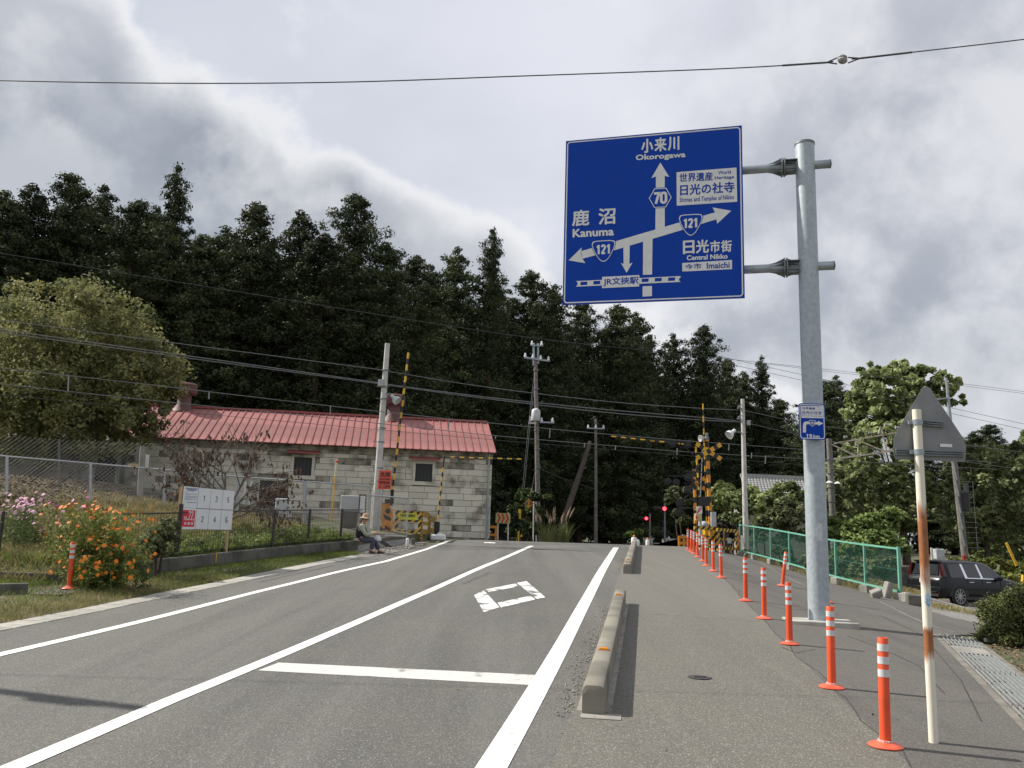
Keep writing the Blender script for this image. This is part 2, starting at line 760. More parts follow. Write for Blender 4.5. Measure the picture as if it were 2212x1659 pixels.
ASPH = asphalt('asphalt', (.124, .121, .110), (.25, .24, .22), .70, (.142, .133, .112))
ASPH2 = asphalt('asphalt_walk', (.136, .129, .109), (.30, .285, .25), .82, (.158, .143, .114))
ASPH3 = asphalt('asphalt_drive', (.110, .103, .092), (.18, .17, .155), .64, (.145, .130, .106))
PAINT = paint_mat('road_paint', (.76, .75, .695), (.34, .33, .30), .60)
PAINT_OLD = paint_mat('road_paint_old', (.55, .54, .51), (.2, .19, .18), .60, 5)
PAINT_WORN = paint_mat('road_paint_worn', (.70, .69, .66), (.13, .125, .12), .50, 3)
CONC = mat('concrete', (.30, .285, .25), .9, var=.2, scale=2.5, bump=.4, bscale=60, col2=(.17, .16, .14), fac=(.45, .75))
CONC_L = mat('concrete_light', (.46, .44, .39), .9, var=.2, scale=3, bump=.3, bscale=60, col2=(.30, .28, .25))
CONC_D = mat('concrete_dark', (.13, .125, .105), .92, var=.3, scale=2.2, bump=.5, bscale=40, col2=(.055, .055, .045), fac=(.4, .65))
GALV = mat('galvanised', (.36, .40, .42), .45, .55, scale=6, col2=(.25, .28, .30), bump=.05, bscale=30, detail=8)
GALV_D = mat('galvanised_dull', (.22, .24, .25), .55, .5, scale=8, col2=(.14, .15, .16))
STEEL_W = mat('painted_white_steel', (.74, .74, .70), .5, scale=5, col2=(.6, .58, .52))
BLACK = mat('black_paint', (.018, .018, .02), .5, var=.2)
BLACK_R = mat('black_rubber', (.02, .02, .021), .85, var=.2)
WIRE = mat('wire', (.10, .10, .105), .5, .3)
WIRE_L = mat('wire_bright', (.30, .30, .31), .5, .3)
WHITE = mat('white_plastic', (.75, .76, .76), .45, var=.05)
YELLOW = mat('yellow_paint', (.72, .42, .03), .5, var=.12, scale=6)
ORANGE = mat('orange_paint', (.70, .26, .025), .55, var=.15, scale=5)
WOOD = mat('wood_fresh', (.55, .38, .20), .75, var=.15, scale=14)
BARK = mat('bark', (.085, .065, .05), .95, var=.25, scale=7, bump=.8, bscale=18)
POLE_C = mat('concrete_pole', (.54, .53, .50), .85, var=.15, scale=4, col2=(.42, .41, .38))
POLE_D = mat('concrete_pole_dark', (.19, .175, .155), .9, var=.25, scale=5, col2=(.11, .10, .09))
GLASS = mat('dark_glass', (.012, .014, .016), .08, spec=.8, var=0)
Y_BLK_D = stripe_mat('hazard_diagonal', (1, 0, -1), 3.6, (.62, .36, .02), (.016, .016, .016))
Y_BLK_Z = stripe_mat('hazard_bands', (0, 0, 1), 1.25, (.66, .40, .03), (.016, .016, .016))
O_BLK_Z = stripe_mat('hazard_orange_bands', (0, 0, 1), 1.7, (.68, .27, .03), (.016, .016, .016), .56)

# ------------------------------------------------------------------ ground, road, paths
def sheet(name, ss, ts, mt, dz=0.0, keep=None, warp=False):
    ss, ts = list(ss), list(ts)
    mb = MB()
    nt_ = len(ts)
    for s in ss:
        for t in ts:
            if warp:                          # grid lines follow the wall
                t = t + (tw(s) + 10.15) * max(0, 1 - max(0, abs(t + 10.15) - .6) / 1.5)
            x, y = xy(s, t)
            mb.v.append((x, y, hst(s, t) + dz))
    for i in range(len(ss) - 1):
        for j in range(nt_ - 1):
            if keep is None or keep((ss[i] + ss[i + 1]) / 2, (ts[j] + ts[j + 1]) / 2):
                mb.f.append((i * nt_ + j, i * nt_ + j + 1, (i + 1) * nt_ + j + 1, (i + 1) * nt_ + j))
    mb.m = [0] * len(mb.f)
    o = part(name, mb, mt, None, True)
    o['kind'] = 'structure'
    return o


def ground_mat():
    mt = mat('soil_and_grass', (.060, .075, .022), .95, scale=.8, col2=(.115, .095, .06), fac=(.42, .58), bump=.6, bscale=14, coord='Object', detail=9)
    return mt


a = np.arange
S_LINES = np.concatenate([a(-90, 0, 10), a(0, 46, .6), a(46, 90, 3), [90, 110, 150, 220, 320, 480, 700, 899]])
T_LINES = np.concatenate([[-800, -500, -300, -180, -110, -75, -50, -38, -30, -26], a(-24, -10.6, .75), [-10.5, -10.3, -10.22, -10.2, -10.17, -10.15, -10.1, -9.9, -9.6, -9.2, -8.8, -8.45], a(-8, 2, 1.0), a(2, 15, .6), [15, 17, 20, 26, 34, 45, 60, 85, 120, 200, 320, 500, 800]])
ground = sheet('ground', S_LINES, T_LINES, ground_mat(), -.012, warp=True)
road = sheet('road', np.concatenate([a(-12, 46, .5), a(46, 61, 1.5)]), list(a(-8.02, -.6, .5)) + [-.62], ASPH, .004)
TW_ = [-.62, -.3, 0, .4, .8, 1.2, 1.6, 1.86]
walk = sheet('pavement', a(-12, 14.6, .5), TW_, ASPH2, .006)
ASPH4 = asphalt('asphalt_walk_far', (.148, .141, .121), (.21, .20, .175), .88, (.165, .151, .122))
walk_far = sheet('pavement', np.concatenate([[14.5], a(15, 46, .5), a(46, 61, 1.5)]), TW_, ASPH4, .006)


def inside(poly, x, y):
    c = False
    j = len(poly) - 1
    for i in range(len(poly)):
        if (poly[i][1] > y) != (poly[j][1] > y) and x < (poly[j][0] - poly[i][0]) * (y - poly[i][1]) / (poly[j][1] - poly[i][1]) + poly[i][0]:
            c = not c
        j = i
    return c


FEN_A, FEN_B = X2(1598, 36.0), X2(1939, 21.7)          # green fence, far and near end


def grate_line(k, off):
    """points on the drain: k from 0 (near the camera) to 1 (far end), off to the right"""
    A, B = Vector((4.02, 6.2)), Vector((6.75, 13.5))
    p = A.lerp(B, k)
    d = (B - A).normalized()
    p = p + Vector((d.y, -d.x)) * off
    return p


_pr = [(1930, 1292), (1985, 1312), (2060, 1335), (2130, 1352), (2155, 1366), (2110, 1372), (2050, 1371)]
drive_poly = [xy(-12, 1.8), xy(35, 1.8), xy(36.5, 3.0), (FEN_A[0] - .3, FEN_A[1]), (FEN_B[0] - .35, FEN_B[1] + .5)]
drive_poly += [tuple(G(*p).xy) for p in _pr] + [tuple(grate_line(k, .1)) for k in (1, .75, .5, .25, 0)] + [xy(-2, 2.8), xy(-12, 3.0)]
_rj = np.random.default_rng(5)
drive = sheet('driveway', a(-12, 38, .16), a(1.86, 10, .16), ASPH3, .007, lambda s, t: inside(drive_poly, *(np.array(xy(s, t)) + _rj.normal(0, .05, 2))))
GRAVEL = mat('gravel', (.30, .29, .265), .95, scale=24, col2=(.13, .12, .105), fac=(.4, .6), bump=1.0, bscale=45, detail=9)
lot_poly = [tuple(G(*p).xy) for p in ((1985, 1312), (2060, 1335), (2130, 1352), (2165, 1366), (2330, 1400))] + [X2(2600, 24), X2(2500, 40), X2(2000, 40)]
lot = sheet('gravel_lot', a(14, 46, .3), a(3, 26, .3), GRAVEL, .003, lambda s, t: inside(lot_poly, *xy(s, t)))
gp = [tuple(G(*p).xy) for p in ((770, 1206), (830, 1200), (880, 1187), (925, 1172), (880, 1165), (800, 1166), (770, 1180))]
verge_gravel = sheet('gravel_verge', a(20, 36, .2), a(-10.4, -7, .2), GRAVEL, .012, lambda s, t: inside(gp, *xy(s, t)))


def ribbon(name, pts, w, mt, parent, dz, px=True):
    c = [G(*p).xy for p in pts] if px else [Vector(p) for p in pts]
    # resample so the paint follows the ground
    out = []
    for i in range(len(c) - 1):
        n = max(1, int((c[i + 1] - c[i]).length / .5))
        out += [c[i].lerp(c[i + 1], k / n) for k in range(n)]
    out.append(c[-1])
    mb = MB()
    for i, p in enumerate(out):
        d = (out[min(i + 1, len(out) - 1)] - out[max(0, i - 1)]).normalized()
        nn = Vector((-d.y, d.x)) * w / 2
        for q in (p + nn, p - nn):
            mb.v.append((q.x, q.y, h(q.x, q.y) + dz))
    mb.f = [(2 * i, 2 * i + 1, 2 * i + 3, 2 * i + 2) for i in range(len(out) - 1)]
    mb.m = [0] * len(mb.f)
    return part(name, mb, mt, parent)


def decal(name, px, mt, parent, dz):
    c = [G(*p) for p in px]
    mb = MB()
    mb.add([(p.x, p.y, h(p.x, p.y) + dz) for p in c], [tuple(range(len(c)))])
    if (Vector(mb.v[1]) - Vector(mb.v[0])).cross(Vector(mb.v[2]) - Vector(mb.v[1])).z < 0:
        mb.f = [q[::-1] for q in mb.f]
    return part(name, mb, mt, parent)


edge_l = [(-260, 1484), (0, 1415), (312, 1341.5), (558, 1278.5), (713, 1240), (832, 1213.5), (921, 1187), (975, 1168)]
ribbon('edge_line', edge_l, .16, PAINT, road, .009)
ribbon('centre_line', [xy(-8, -3.9), tuple(G(37, 1656).xy), tuple(G(372, 1512.5).xy), tuple(G(713, 1370).xy), tuple(G(921.6, 1279.5).xy), tuple(G(1070, 1214).xy), tuple(G(1149, 1179.5).xy)], .17, PAINT, road, .009, False)
ribbon('edge_line', [xy(-8, -.95), xy(5.5, -1.0), xy(15, -1.05), xy(25, -1.09), xy(34.0, -1.12)], .21, PAINT, road, .009, False)
decal('stop_line', [(602, 1432.5), (1164, 1459.5), (1146, 1481), (557, 1449.5)], PAINT_OLD, road, .0065)
q4 = lambda pts: [(713.2 + .2976 * u, 1124.6 + .2976 * v) for u, v in pts]
for pts in ([(1045, 545), (1115, 508), (1228, 632), (1115, 668)], [(1215, 600), (1455, 548), (1490, 575), (1240, 635)], [(1128, 502), (1345, 460), (1368, 480), (1150, 522)], [(1355, 455), (1425, 442), (1562, 560), (1500, 572)]):
    decal('diamond_stripe', q4(pts), PAINT_WORN, road, .009)
decal('paint_dash', q4([(1117, 157), (1195, 159), (1202, 166), (1117, 164)]), PAINT_WORN, road, .009)
q7 = lambda pts: [(740.6 + .124 * u, 1015 + .124 * v) for u, v in pts]
TAR = mat('tar_patch', (.045, .044, .043), .8, var=.2, scale=3, bump=.2)
TAR_L = mat('asphalt_repair', (.085, .083, .08), .85, var=.1, scale=4, bump=.3, bscale=70)
decal('repair_patch', q7([(1500, 1168), (1850, 1185), (1830, 1212), (1450, 1205)]), TAR, road, .007)
for pts in ([(1570, 1172), (1640, 1174), (1610, 1201), (1545, 1199)], [(1690, 1181), (1757, 1184), (1730, 1208), (1663, 1205)]):
    decal('crossing_stripe', q7(pts), PAINT_WORN, road, .010)
# darker repair strip beside the gutter, long joint across the carriageway
decal('repair_patch', [(520, 1249), (630, 1229), (690, 1221), (640, 1236), (560, 1251)], TAR_L, road, .007)
ribbon('joint', [(820, 1178), (930, 1181), (1060, 1184), (1220, 1187)], .10, TAR, road, .0075)
for pl in ([(560, 1258), (640, 1240), (720, 1222)], [(915, 1270), (985, 1243), (1035, 1222)], [(1000, 1262), (1040, 1245), (1060, 1236)]):
    ribbon('skid_mark', pl, .10, TAR_L, road, .0070)
# crack between pavement and driveway along the posts, plus side cracks
_cr = np.random.default_rng(8)
pts = []
for s in a(-6, 33, .45):
    pts.append(xy(s, 1.88 + float(_cr.normal(0, .022))))
ribbon('crack', pts, .011, TAR, walk, .009, False)
for pl in ([(1620, 1300), (1700, 1318), (1790, 1318)], [(1690, 1400), (1720, 1412), (1760, 1404)], [(1560, 1249), (1640, 1258), (1700, 1270), (1790, 1276)]):
    ribbon('crack', pl, .02, TAR, walk, .010)
ribbon('joint', [(1377, 1326), (1480, 1330), (1650, 1342)], .06, mat('joint_pale', (.19, .18, .16), .9, scale=8, col2=(.13, .12, .11)), walk, .0085)
for pl in ([(1830, 1375), (1905, 1402), (1985, 1440), (2040, 1500)], [(1700, 1330), (1760, 1345)], [(1900, 1330), (1990, 1372), (2075, 1470), (2120, 1560)]):
    ribbon('crack', pl, .012, TAR, drive, .0105)
for pl in ([(1640, 1215), (1730, 1262), (1800, 1280), (1880, 1288)], [(1900, 1300), (1960, 1330), (2010, 1352), (2060, 1366)]):
    ribbon('crack', pl, .03, CONC, drive, .010)

# gutter of precast slabs on the left
gut = thing('roadside_gutter', 'row of precast concrete gutter slabs beside the left lane', 'gutter')
del gut['category'], gut['label']
gut['kind'] = 'structure'
mb = MB()
mb.box((0, 0, 0), (.42, .570, .05), bev=.01)
slab_me = mesh_of('gutter_slab', mb, mat('gutter_concrete', (.36, .345, .30), .9, scale=6, col2=(.24, .23, .20), bump=.3, rnd=.14))
rg = random.Random(3)
i = 0
s = 2.0
while s < 24:
    tt = -8.235
    x, y = xy(s, tt)
    o = bpy.data.objects.new('gutter_slab', slab_me)
    link(o, gut)
    o.location = (x, y, h(x, y) - .012 + rg.uniform(-.003, .003))
    sl = (zr(s + .3) - zr(s - .3)) / .6
    o.rotation_euler = Matrix.Rotation(-TH + rg.uniform(-.006, .006), 3, 'Z').to_euler()
    o.rotation_euler.x = math.atan(sl)
    s += .60
    i += 1

# low concrete wall on the left, cast in pieces
wall = thing('retaining_wall', 'low dark stained concrete wall along the grass bank under the black fence', 'wall', (*xy(15.0, tw(15)), hst(15.0, -10)))
s = 15.0
rg = random.Random(4)
while s < 25.9:
    e = min(s + 1.98, 25.9)
    mb = MB()
    n = 4
    prof = [(-.12, -.3), (.06, -.3), (.05, .33), (.035, .35), (-.10, .35), (-.115, .33)]
    for k in range(n + 1):
        q = s + (e - s - .012) * k / n
        for (t_, z_) in prof:
            x, y = xy(q, tw(q) + t_)
            mb.v.append((x, y, zr(q) + z_ + (rg.uniform(-.004, .004) if z_ > 0 else 0)))
    m_ = len(prof)
    for k in range(n):
        for j in range(m_):
            mb.f.append((k * m_ + j, k * m_ + (j + 1) % m_, (k + 1) * m_ + (j + 1) % m_, (k + 1) * m_ + j))
    mb.f += [tuple(range(m_))[::-1], tuple(n * m_ + j for j in range(m_))]
    mb.m = [0] * len(mb.f)
    part('wall_block', mb, CONC_D, wall)
    s = e
ym = MB()
x, y = xy(18.6, tw(18.6) + .062)
ym.box((x, y, zr(18.6) + .24), (.012, .03, .22), Matrix.Rotation(-TH, 3, 'Z'))
ym.box((x - .05, y, zr(18.6) + .353), (.16, .03, .008), Matrix.Rotation(-TH, 3, 'Z'))
part('survey_mark', ym, YELLOW, wall)


def kerb_piece(name, label, pts, hgt, w, mt, steps=.6):
    mb = MB()
    A, B = Vector(pts[0]), Vector(pts[1])
    n = max(1, int((B - A).length / steps))
    d = (B - A).normalized()
    nn = Vector((-d.y, d.x)) * w / 2
    for k in range(n + 1):
        c = A.lerp(B, k / n)
        z = h(c.x, c.y)
        for sg, zz_ in ((-1, -.2), (1, -.2), (1, hgt - .015), (.9, hgt), (-.9, hgt), (-1, hgt - .015)):
            q = c + nn * sg
            mb.v.append((q.x, q.y, z + zz_))
    for k in range(n):
        for j in range(6):
            mb.f.append((k * 6 + j, (k + 1) * 6 + j, (k + 1) * 6 + (j + 1) % 6, k * 6 + (j + 1) % 6))
    mb.f += [tuple(range(6)), tuple(n * 6 + j for j in range(6))[::-1]]
    mb.m = [0] * len(mb.f)
    return single(name, mb, mt, label, 'kerb')


kerb_piece('garden_kerb', 'dark concrete kerb edging the lawn behind the slanted entrance slab', [P(-60, 1265, 15.9).xy, P(250, 1262, 16.0).xy], .17, .14, CONC_D)
kerb_piece('kerb_stub', 'short broken concrete kerb end at the garden entrance', [P(-40, 1290, 14.2).xy, P(58, 1288, 14.5).xy], .16, .16, CONC_D)
mb = MB()
sl = [G(*p) for p in ((62, 1284), (125, 1287), (260, 1266), (150, 1268))]
mb.add([(p.x, p.y, h(p.x, p.y) + .015) for p in sl], [(0, 1, 2, 3)])
mb.add([(p.x, p.y, h(p.x, p.y) + (.015 if k < 2 else -.1)) for k, p in ((0, sl[0]), (1, sl[1]), (2, sl[1]), (3, sl[0]))], [(0, 3, 2, 1)])
single('entrance_slab', mb, ASPH3, 'worn concrete slab at the garden entrance beside the lone orange post', 'slab')

# ------------------------------------------------------------------ concrete lane barriers
REFL = mat('amber_reflector', (.85, .30, .01), .25, var=.05)


def barrier(label, s0, s1, tc, n, refl):
    x0, y0 = xy(s0, tc)
    root = thing('lane_barrier', label, 'barrier', (x0, y0, h(x0, y0)), 0, 'low concrete barriers beside the pavement')
    hw, hh = .098, .255
    prof = [(-hw, -.05), (-hw, hh - .05), (-hw + .012, hh - .016), (-hw + .04, hh), (hw - .04, hh), (hw - .012, hh - .016), (hw, hh - .05), (hw, -.05)]
    m_ = len(prof)
    for k in range(n):
        a0 = s0 + (s1 - s0) * k / n + (.006 if k else 0)
        a1 = s0 + (s1 - s0) * (k + 1) / n - .006
        mb = MB()
        qs = [a0, a0 + .012, a0 + .05] + [a0 + (a1 - a0) * j / 4 for j in (1, 2, 3)] + [a1 - .05, a1 - .012, a1]
        for j, q in enumerate(qs):
            e = min(j, len(qs) - 1 - j)
            first = (k == 0 and j < 3) or (k == n - 1 and j > len(qs) - 4)
            sh = ([.06, .018, 0] if first else [.006, 0, 0])[min(e, 2)]
            for (t_, z_) in prof:
                x, y = xy(q, tc + t_ * (1 - sh * .4))
                mb.v.append((x, y, zr(q) + (z_ - sh if z_ > 0 else z_)))
        for j in range(len(qs) - 1):
            for i_ in range(m_):
                mb.f.append((j * m_ + i_, (j + 1) * m_ + i_, (j + 1) * m_ + (i_ + 1) % m_, j * m_ + (i_ + 1) % m_))
        mb.f += [tuple(range(m_)), tuple((len(qs) - 1) * m_ + i_ for i_ in range(m_))[::-1]]
        mb.m = [0] * len(mb.f)
        part('barrier_block', mb, CONC_BAR, root, True)
    for rs in refl:
        mb = MB()
        x, y = xy(rs, tc)
        pts = [(-.055, 0), (.055, 0), (.042, .022), (-.042, .022)]
        ex, en = Vector((cT, -sT, 0)), Vector((sT, cT, 0))
        mb.prism(pts, (Vector((x, y, zr(rs) + hh - .002)), ex, Vector((0, 0, 1)), en), -.05, .05)
        part('reflector', mb, REFL, root)
    return root


CONC_BAR = mat('barrier_concrete', (.235, .22, .175), .9, scale=1.6, col2=(.12, .112, .09), fac=(.42, .7), bump=.35, bscale=70, detail=9)
barrier('concrete lane barrier with amber studs standing beside the stop line', 7.56, 15.6, -.43, 4, (9.35, 14.6))
barrier('concrete lane barrier running up to the crest, past the gap beside the diamond mark', 21.4, 36.6, -.43, 8, (21.75, 22.7))
mb = MB()
x, y = xy(7.50, -.36)
mb.box((x, y, h(x, y) + .0), (.34, .22, .02), Matrix.Rotation(-TH, 3, 'Z'))
part('footing', mb, CONC, walk)
for s in a(7.7, 15.5, 2.0):
    mb = MB()
    x, y = xy(s + .95, -.43)
    mb.box((x, y, h(x, y) + .0), (.30, 1.98, .018), Matrix.Rotation(-TH, 3, 'Z') @ Matrix.Rotation(math.atan((zr(s + 1.5) - zr(s + .5))), 3, 'X'))
    part('footing', mb, CONC, walk)
# loose stones swept against the barrier
rng = np.random.default_rng(11)
mb = MB()
for k in range(620):
    s = rng.uniform(7.3, 15.2) if k < 430 else rng.uniform(21, 34)
    t = -.60 - abs(rng.normal(0, .10)) if rng.random() < .85 else -.30 + rng.normal(0, .05)
    x, y = xy(s, t)
    r_ = rng.uniform(.004, .010)
    mb.box((x, y, h(x, y) + .008 + r_ * .3), (r_ * 2, r_ * 1.5, r_ * 1.2), Matrix.Rotation(rng.uniform(0, 6), 3, (rng.normal(), rng.normal(), 1.0)))
part('loose_stone', mb, mat('loose_stone', (.30, .285, .25), .9, scale=20), None, kind='stuff')
bpy.data.objects['loose_stone']['label'] = 'small loose stones swept along the concrete barrier'

# valve cover in the pavement
p = G(1512, 1465)
cov = thing('valve_cover', 'small oval dark iron valve cover set in the pavement', 'manhole cover', (p.x, p.y, h(p.x, p.y) + .007))
mb = MB()
mb.lathe([(.125, 0), (.125, .004), (.108, .006), (.10, .003)], 24)
part('frame_ring', mb, mat('cast_iron', (.06, .058, .06), .6, .4, scale=20), cov, world=False)
mb = MB()
mb.lathe([(.097, 0), (.097, .005), (.09, .006)], 24)
for k in (-.05, -.02, .01, .04):
    mb.box((0, k, .008), (.13, .012, .004))
part('lid', mb, mat('cast_iron_worn', (.085, .08, .08), .55, .4, scale=20), cov, world=False)

# ------------------------------------------------------------------ drain grating on the right
GRATE = mat('grating_steel', (.30, .34, .35), .5, .5, scale=9, col2=(.20, .22, .23))
GRATE_P = mat('grating_pit', (.105, .115, .113), .8, .1, scale=12)
gr = thing('drain_grating', 'galvanised steel drain grating beside the driveway near the clipped bush', 'drain grating', (*grate_line(0, 0), 0))
GRATE_B = mat('grating_bar', (.46, .48, .47), .45, .5, scale=9, col2=(.34, .36, .355))
W = .44


def gz(p):
    return h(p.x, p.y) + .012


gaps = [(0, .29), (.295, .56), (.565, .75), (.84, .94), (.945, 1.0)]
for (k0, k1) in gaps:
    far = k0 > .93
    mb = MB()
    c = [grate_line(k, o_) for k, o_ in ((k0, .012), (k1, .012), (k1, W - .012), (k0, W - .012))]
    mb.add([(q.x, q.y, gz(q) - .012) for q in c], [(0, 3, 2, 1)])
    pan = part('grate_panel', mb, GRATE_P, gr)
    pan.location = (0, 0, 0)
    for j in range(9 if not far else 5):
        mb = MB()
        o_ = .012 + (W - .024) * j / (8 if not far else 4)
        A, B = grate_line(k0, o_), grate_line(k1, o_)
        mb.bar((A.x, A.y, gz(A)), (B.x, B.y, gz(B)), .007, .03)
        b_ = part('grate_bar', mb, GRATE_B, pan, world=False)
        b_.data.transform(Matrix.Translation([-q for q in gr.location]))
mb = MB()
c = [grate_line(k, o_) for k, o_ in ((.752, 0), (.838, 0), (.838, W), (.752, W))]
mb.add([(q.x, q.y, gz(q)) for q in c], [(0, 3, 2, 1)])
part('cover_slab', mb, CONC, gr)
for o_ in (-.09, W + .01):
    mb = MB()
    for k in range(12):
        A = grate_line(k / 11, o_)
        B = grate_line(k / 11, o_ + .08)
        mb.v += [(A.x, A.y, gz(A) - .003), (B.x, B.y, gz(B) - .003)]
    mb.f = [(2 * k, 2 * k + 2, 2 * k + 3, 2 * k + 1) for k in range(11)]
    mb.m = [0] * 11
    part('drain_kerb', mb, mat('drain_concrete', (.20, .185, .155), .9, scale=5, col2=(.12, .11, .09), bump=.4), gr)
# broken stick of concrete lying on the soil
p = G(2155, 1390)
mb = MB()
mb.tube([(p.x - .22, p.y - .06, h(p.x, p.y) + .05), (p.x, p.y, h(p.x, p.y) + .06), (p.x + .2, p.y + .1, h(p.x, p.y) + .08)], [.03, .05, .02], 7)
single('rubble_chunk', mb, CONC_L, 'pale wedge of broken concrete lying on the soil by the clipped bush', 'rubble')

# ------------------------------------------------------------------ lettering
_txt = {}


def glyphs(body):
    """flat outline of a word in the built-in font, normalised to 0..1 in both directions"""
    if body not in _txt:
        c = bpy.data.curves.new('word', 'FONT')
        c.body = body
        c.resolution_u = 2
        o = bpy.data.objects.new('word', c)
        me = bpy.data.meshes.new_from_object(o)
        vs = [(v.co.x, v.co.y) for v in me.vertices]
        fs = [tuple(p.vertices) for p in me.polygons]
        bpy.data.objects.remove(o)
        bpy.data.curves.remove(c)
        bpy.data.meshes.remove(me)
        x0, x1 = min(v[0] for v in vs), max(v[0] for v in vs)
        y0, y1 = min(v[1] for v in vs), max(v[1] for v in vs)
        _txt[body] = ([((x - x0) / (x1 - x0), (y - y0) / max(1e-6, y1 - y0)) for x, y in vs], fs)
    return _txt[body]


def arc(cx, cy, rx, ry, a0, a1, n=8):
    return [(cx + rx * math.cos(math.radians(a0 + (a1 - a0) * i / n)), cy + ry * math.sin(math.radians(a0 + (a1 - a0) * i / n))) for i in range(n + 1)]


DIG = {
    '0': [arc(.3, .72, .22, .22, 0, 180) + arc(.3, .28, .22, .22, 180, 360) + [(.52, .72)]],
    '1': [[(.10, .76), (.24, .80), (.36, .94)], [(.36, 1.0), (.36, 0)]],
    '2': [arc(.3, .70, .21, .23, 170, -35) + [(.09, .06)], [(.07, .07), (.54, .07)]],
    '3': [arc(.29, .73, .20, .20, 160, -90), arc(.29, .29, .22, .24, 90, -160)],
    '4': [[(.42, 0), (.42, 1.0)], [(.40, .96), (.08, .30)], [(.05, .27), (.58, .27)]],
    '5': [[(.52, .93), (.14, .93), (.10, .50)] + arc(.29, .32, .22, .25, 130, -155)],
    '6': [arc(.3, .72, .21, .22, 25, 180) + [(.08, .3)], arc(.3, .29, .21, .23, 0, 360, 14)],
    '7': [[(.07, .93), (.53, .93), (.24, 0)]],
    '9': [arc(.3, .70, .21, .23, 0, 360, 14), arc(.3, .27, .21, .22, -155, 0) + [(.52, .7)]],
}


class Face:
    """a flat sign face: maps pixels of one photograph crop onto the plate"""

    def __init__(self, quad, w, hgt, fr):
        # homography crop pixel -> (u, v) on the plate, corners TL TR BR BL
        src, dst = quad, [(0, hgt), (w, hgt), (w, 0), (0, 0)]
        A, B = [], []
        for (x, y), (u, v) in zip(src, dst):
            A += [[x, y, 1, 0, 0, 0, -u * x, -u * y], [0, 0, 0, x, y, 1, -v * x, -v * y]]
            B += [u, v]
        self.H = np.append(np.linalg.solve(np.array(A, float), np.array(B, float)), 1).reshape(3, 3)
        self.fr = fr
        self.w, self.h = w, hgt

    def uv(self, p):
        q = self.H @ np.array([p[0], p[1], 1.0])
        return (q[0] / q[2], q[1] / q[2])

    def poly(self, mb, pts, off):
        mb.flat([self.uv(p) for p in pts], self.fr, off)

    def line(self, mb, pts, w, off, closed=False):
        mb.stroke([self.uv(p) for p in pts], w, self.fr, off, closed)

    def word(self, mb, body, quad, off, bold=0.0):
        """word fitted into a quad of crop pixels (TL, TR, BR, BL)"""
        vs, fs = glyphs(body)
        c = [self.uv(p) for p in quad]
        O, ex, ez, en = self.fr
        sh = [(0, 0)] if not bold else [(bold * math.cos(k * math.pi / 3), bold * math.sin(k * math.pi / 3)) for k in range(6)]
        for i, (dx, dy) in enumerate(sh):
            pts = []
            for (a_, b_) in vs:
                u = (c[3][0] * (1 - a_) + c[2][0] * a_) * (1 - b_) + (c[0][0] * (1 - a_) + c[1][0] * a_) * b_ + dx
                v = (c[3][1] * (1 - a_) + c[2][1] * a_) * (1 - b_) + (c[0][1] * (1 - a_) + c[1][1] * a_) * b_ + dy
                pts.append(O + ex * u + ez * v + en * (off + i * .0004))
            mb.add(pts, fs)

    def digits(self, mb, body, quad, off, w, adv=.66):
        c = [self.uv(p) for p in quad]
        tot = adv * len(body) - .06
        i = 0
        for k, ch in enumerate(body):
            if ch not in DIG:
                continue
            for pl in DIG[ch]:
                pts = []
                for (x, y) in pl:
                    a_, b_ = (x + k * adv) / tot, y
                    pts.append(((c[3][0] * (1 - a_) + c[2][0] * a_) * (1 - b_) + (c[0][0] * (1 - a_) + c[1][0] * a_) * b_,
                                (c[3][1] * (1 - a_) + c[2][1] * a_) * (1 - b_) + (c[0][1] * (1 - a_) + c[1][1] * a_) * b_))
                mb.stroke(pts, w, self.fr, off + i * .0003)
                i += 1


def rrect(x0, y0, x1, y1, r, n=4):
    o = []
    for cx, cy, a0 in ((x1 - r, y1 - r, 0), (x0 + r, y1 - r, 90), (x0 + r, y0 + r, 180), (x1 - r, y0 + r, 270)):
        o += arc(cx, cy, r, r, a0, a0 + 90, n)
    return o


def q4r(x0, y0, x1, y1):
    return [(x0, y0), (x1, y0), (x1, y1), (x0, y1)]


SIGN_B = mat('sign_blue', (.002, .050, .37), .5, var=.04, scale=4, spec=.15)
SIGN_W = mat('sign_white', (.74, .74, .72), .45, var=.04, scale=8, spec=.3)
ALU = mat('aluminium_back', (.24, .245, .245), .55, .3, scale=5, col2=(.19, .195, .195))

# ------------------------------------------------------------------ overhead direction sign
pb = G(1770, 1348)
PXY = (pb.x, pb.y)
yaw = math.radians(-15)
EX, EN, EZ = Vector((math.cos(yaw), math.sin(yaw), 0)), Vector((math.sin(yaw), -math.cos(yaw), 0)), Vector((0, 0, 1))
PW, PZ0, PZ1 = 3.15, 5.586, 8.729
PR = Vector((3.90, 13.75, 0))
PO = PR - EX * PW + EZ * PZ0
zb = h(*PXY)
ztp = ztop(PXY[0], PXY[1], 314)
osn = thing('overhead_sign', 'tall galvanised pole carrying a large blue direction board over the road', 'road sign', (PXY[0], PXY[1], zb))
mb = MB()
ptx = P(1736, 313, PXY[1] + .05)
ptx.z = ztp
mb.tube([(PXY[0], PXY[1], zb - .1), (PXY[0], PXY[1], zb + .6), Vector((PXY[0], PXY[1], zb)).lerp(Vector((PXY[0], PXY[1], ztp)), .5), (PXY[0], PXY[1], ztp)], [.168, .168, .166, .162], 28)
GALV_P = mat('galvanised_pole', (.42, .47, .50), .5, .25, scale=16, col2=(.34, .385, .41), fac=(.38, .66), bump=.03, bscale=60, detail=12)
part('pole', mb, GALV_P, osn, True)
mb = MB()
mb.lathe([(.162, 0), (.172, .0), (.172, .035), (.15, .05), (.02, .055)], 24, (PXY[0], PXY[1], ztp))
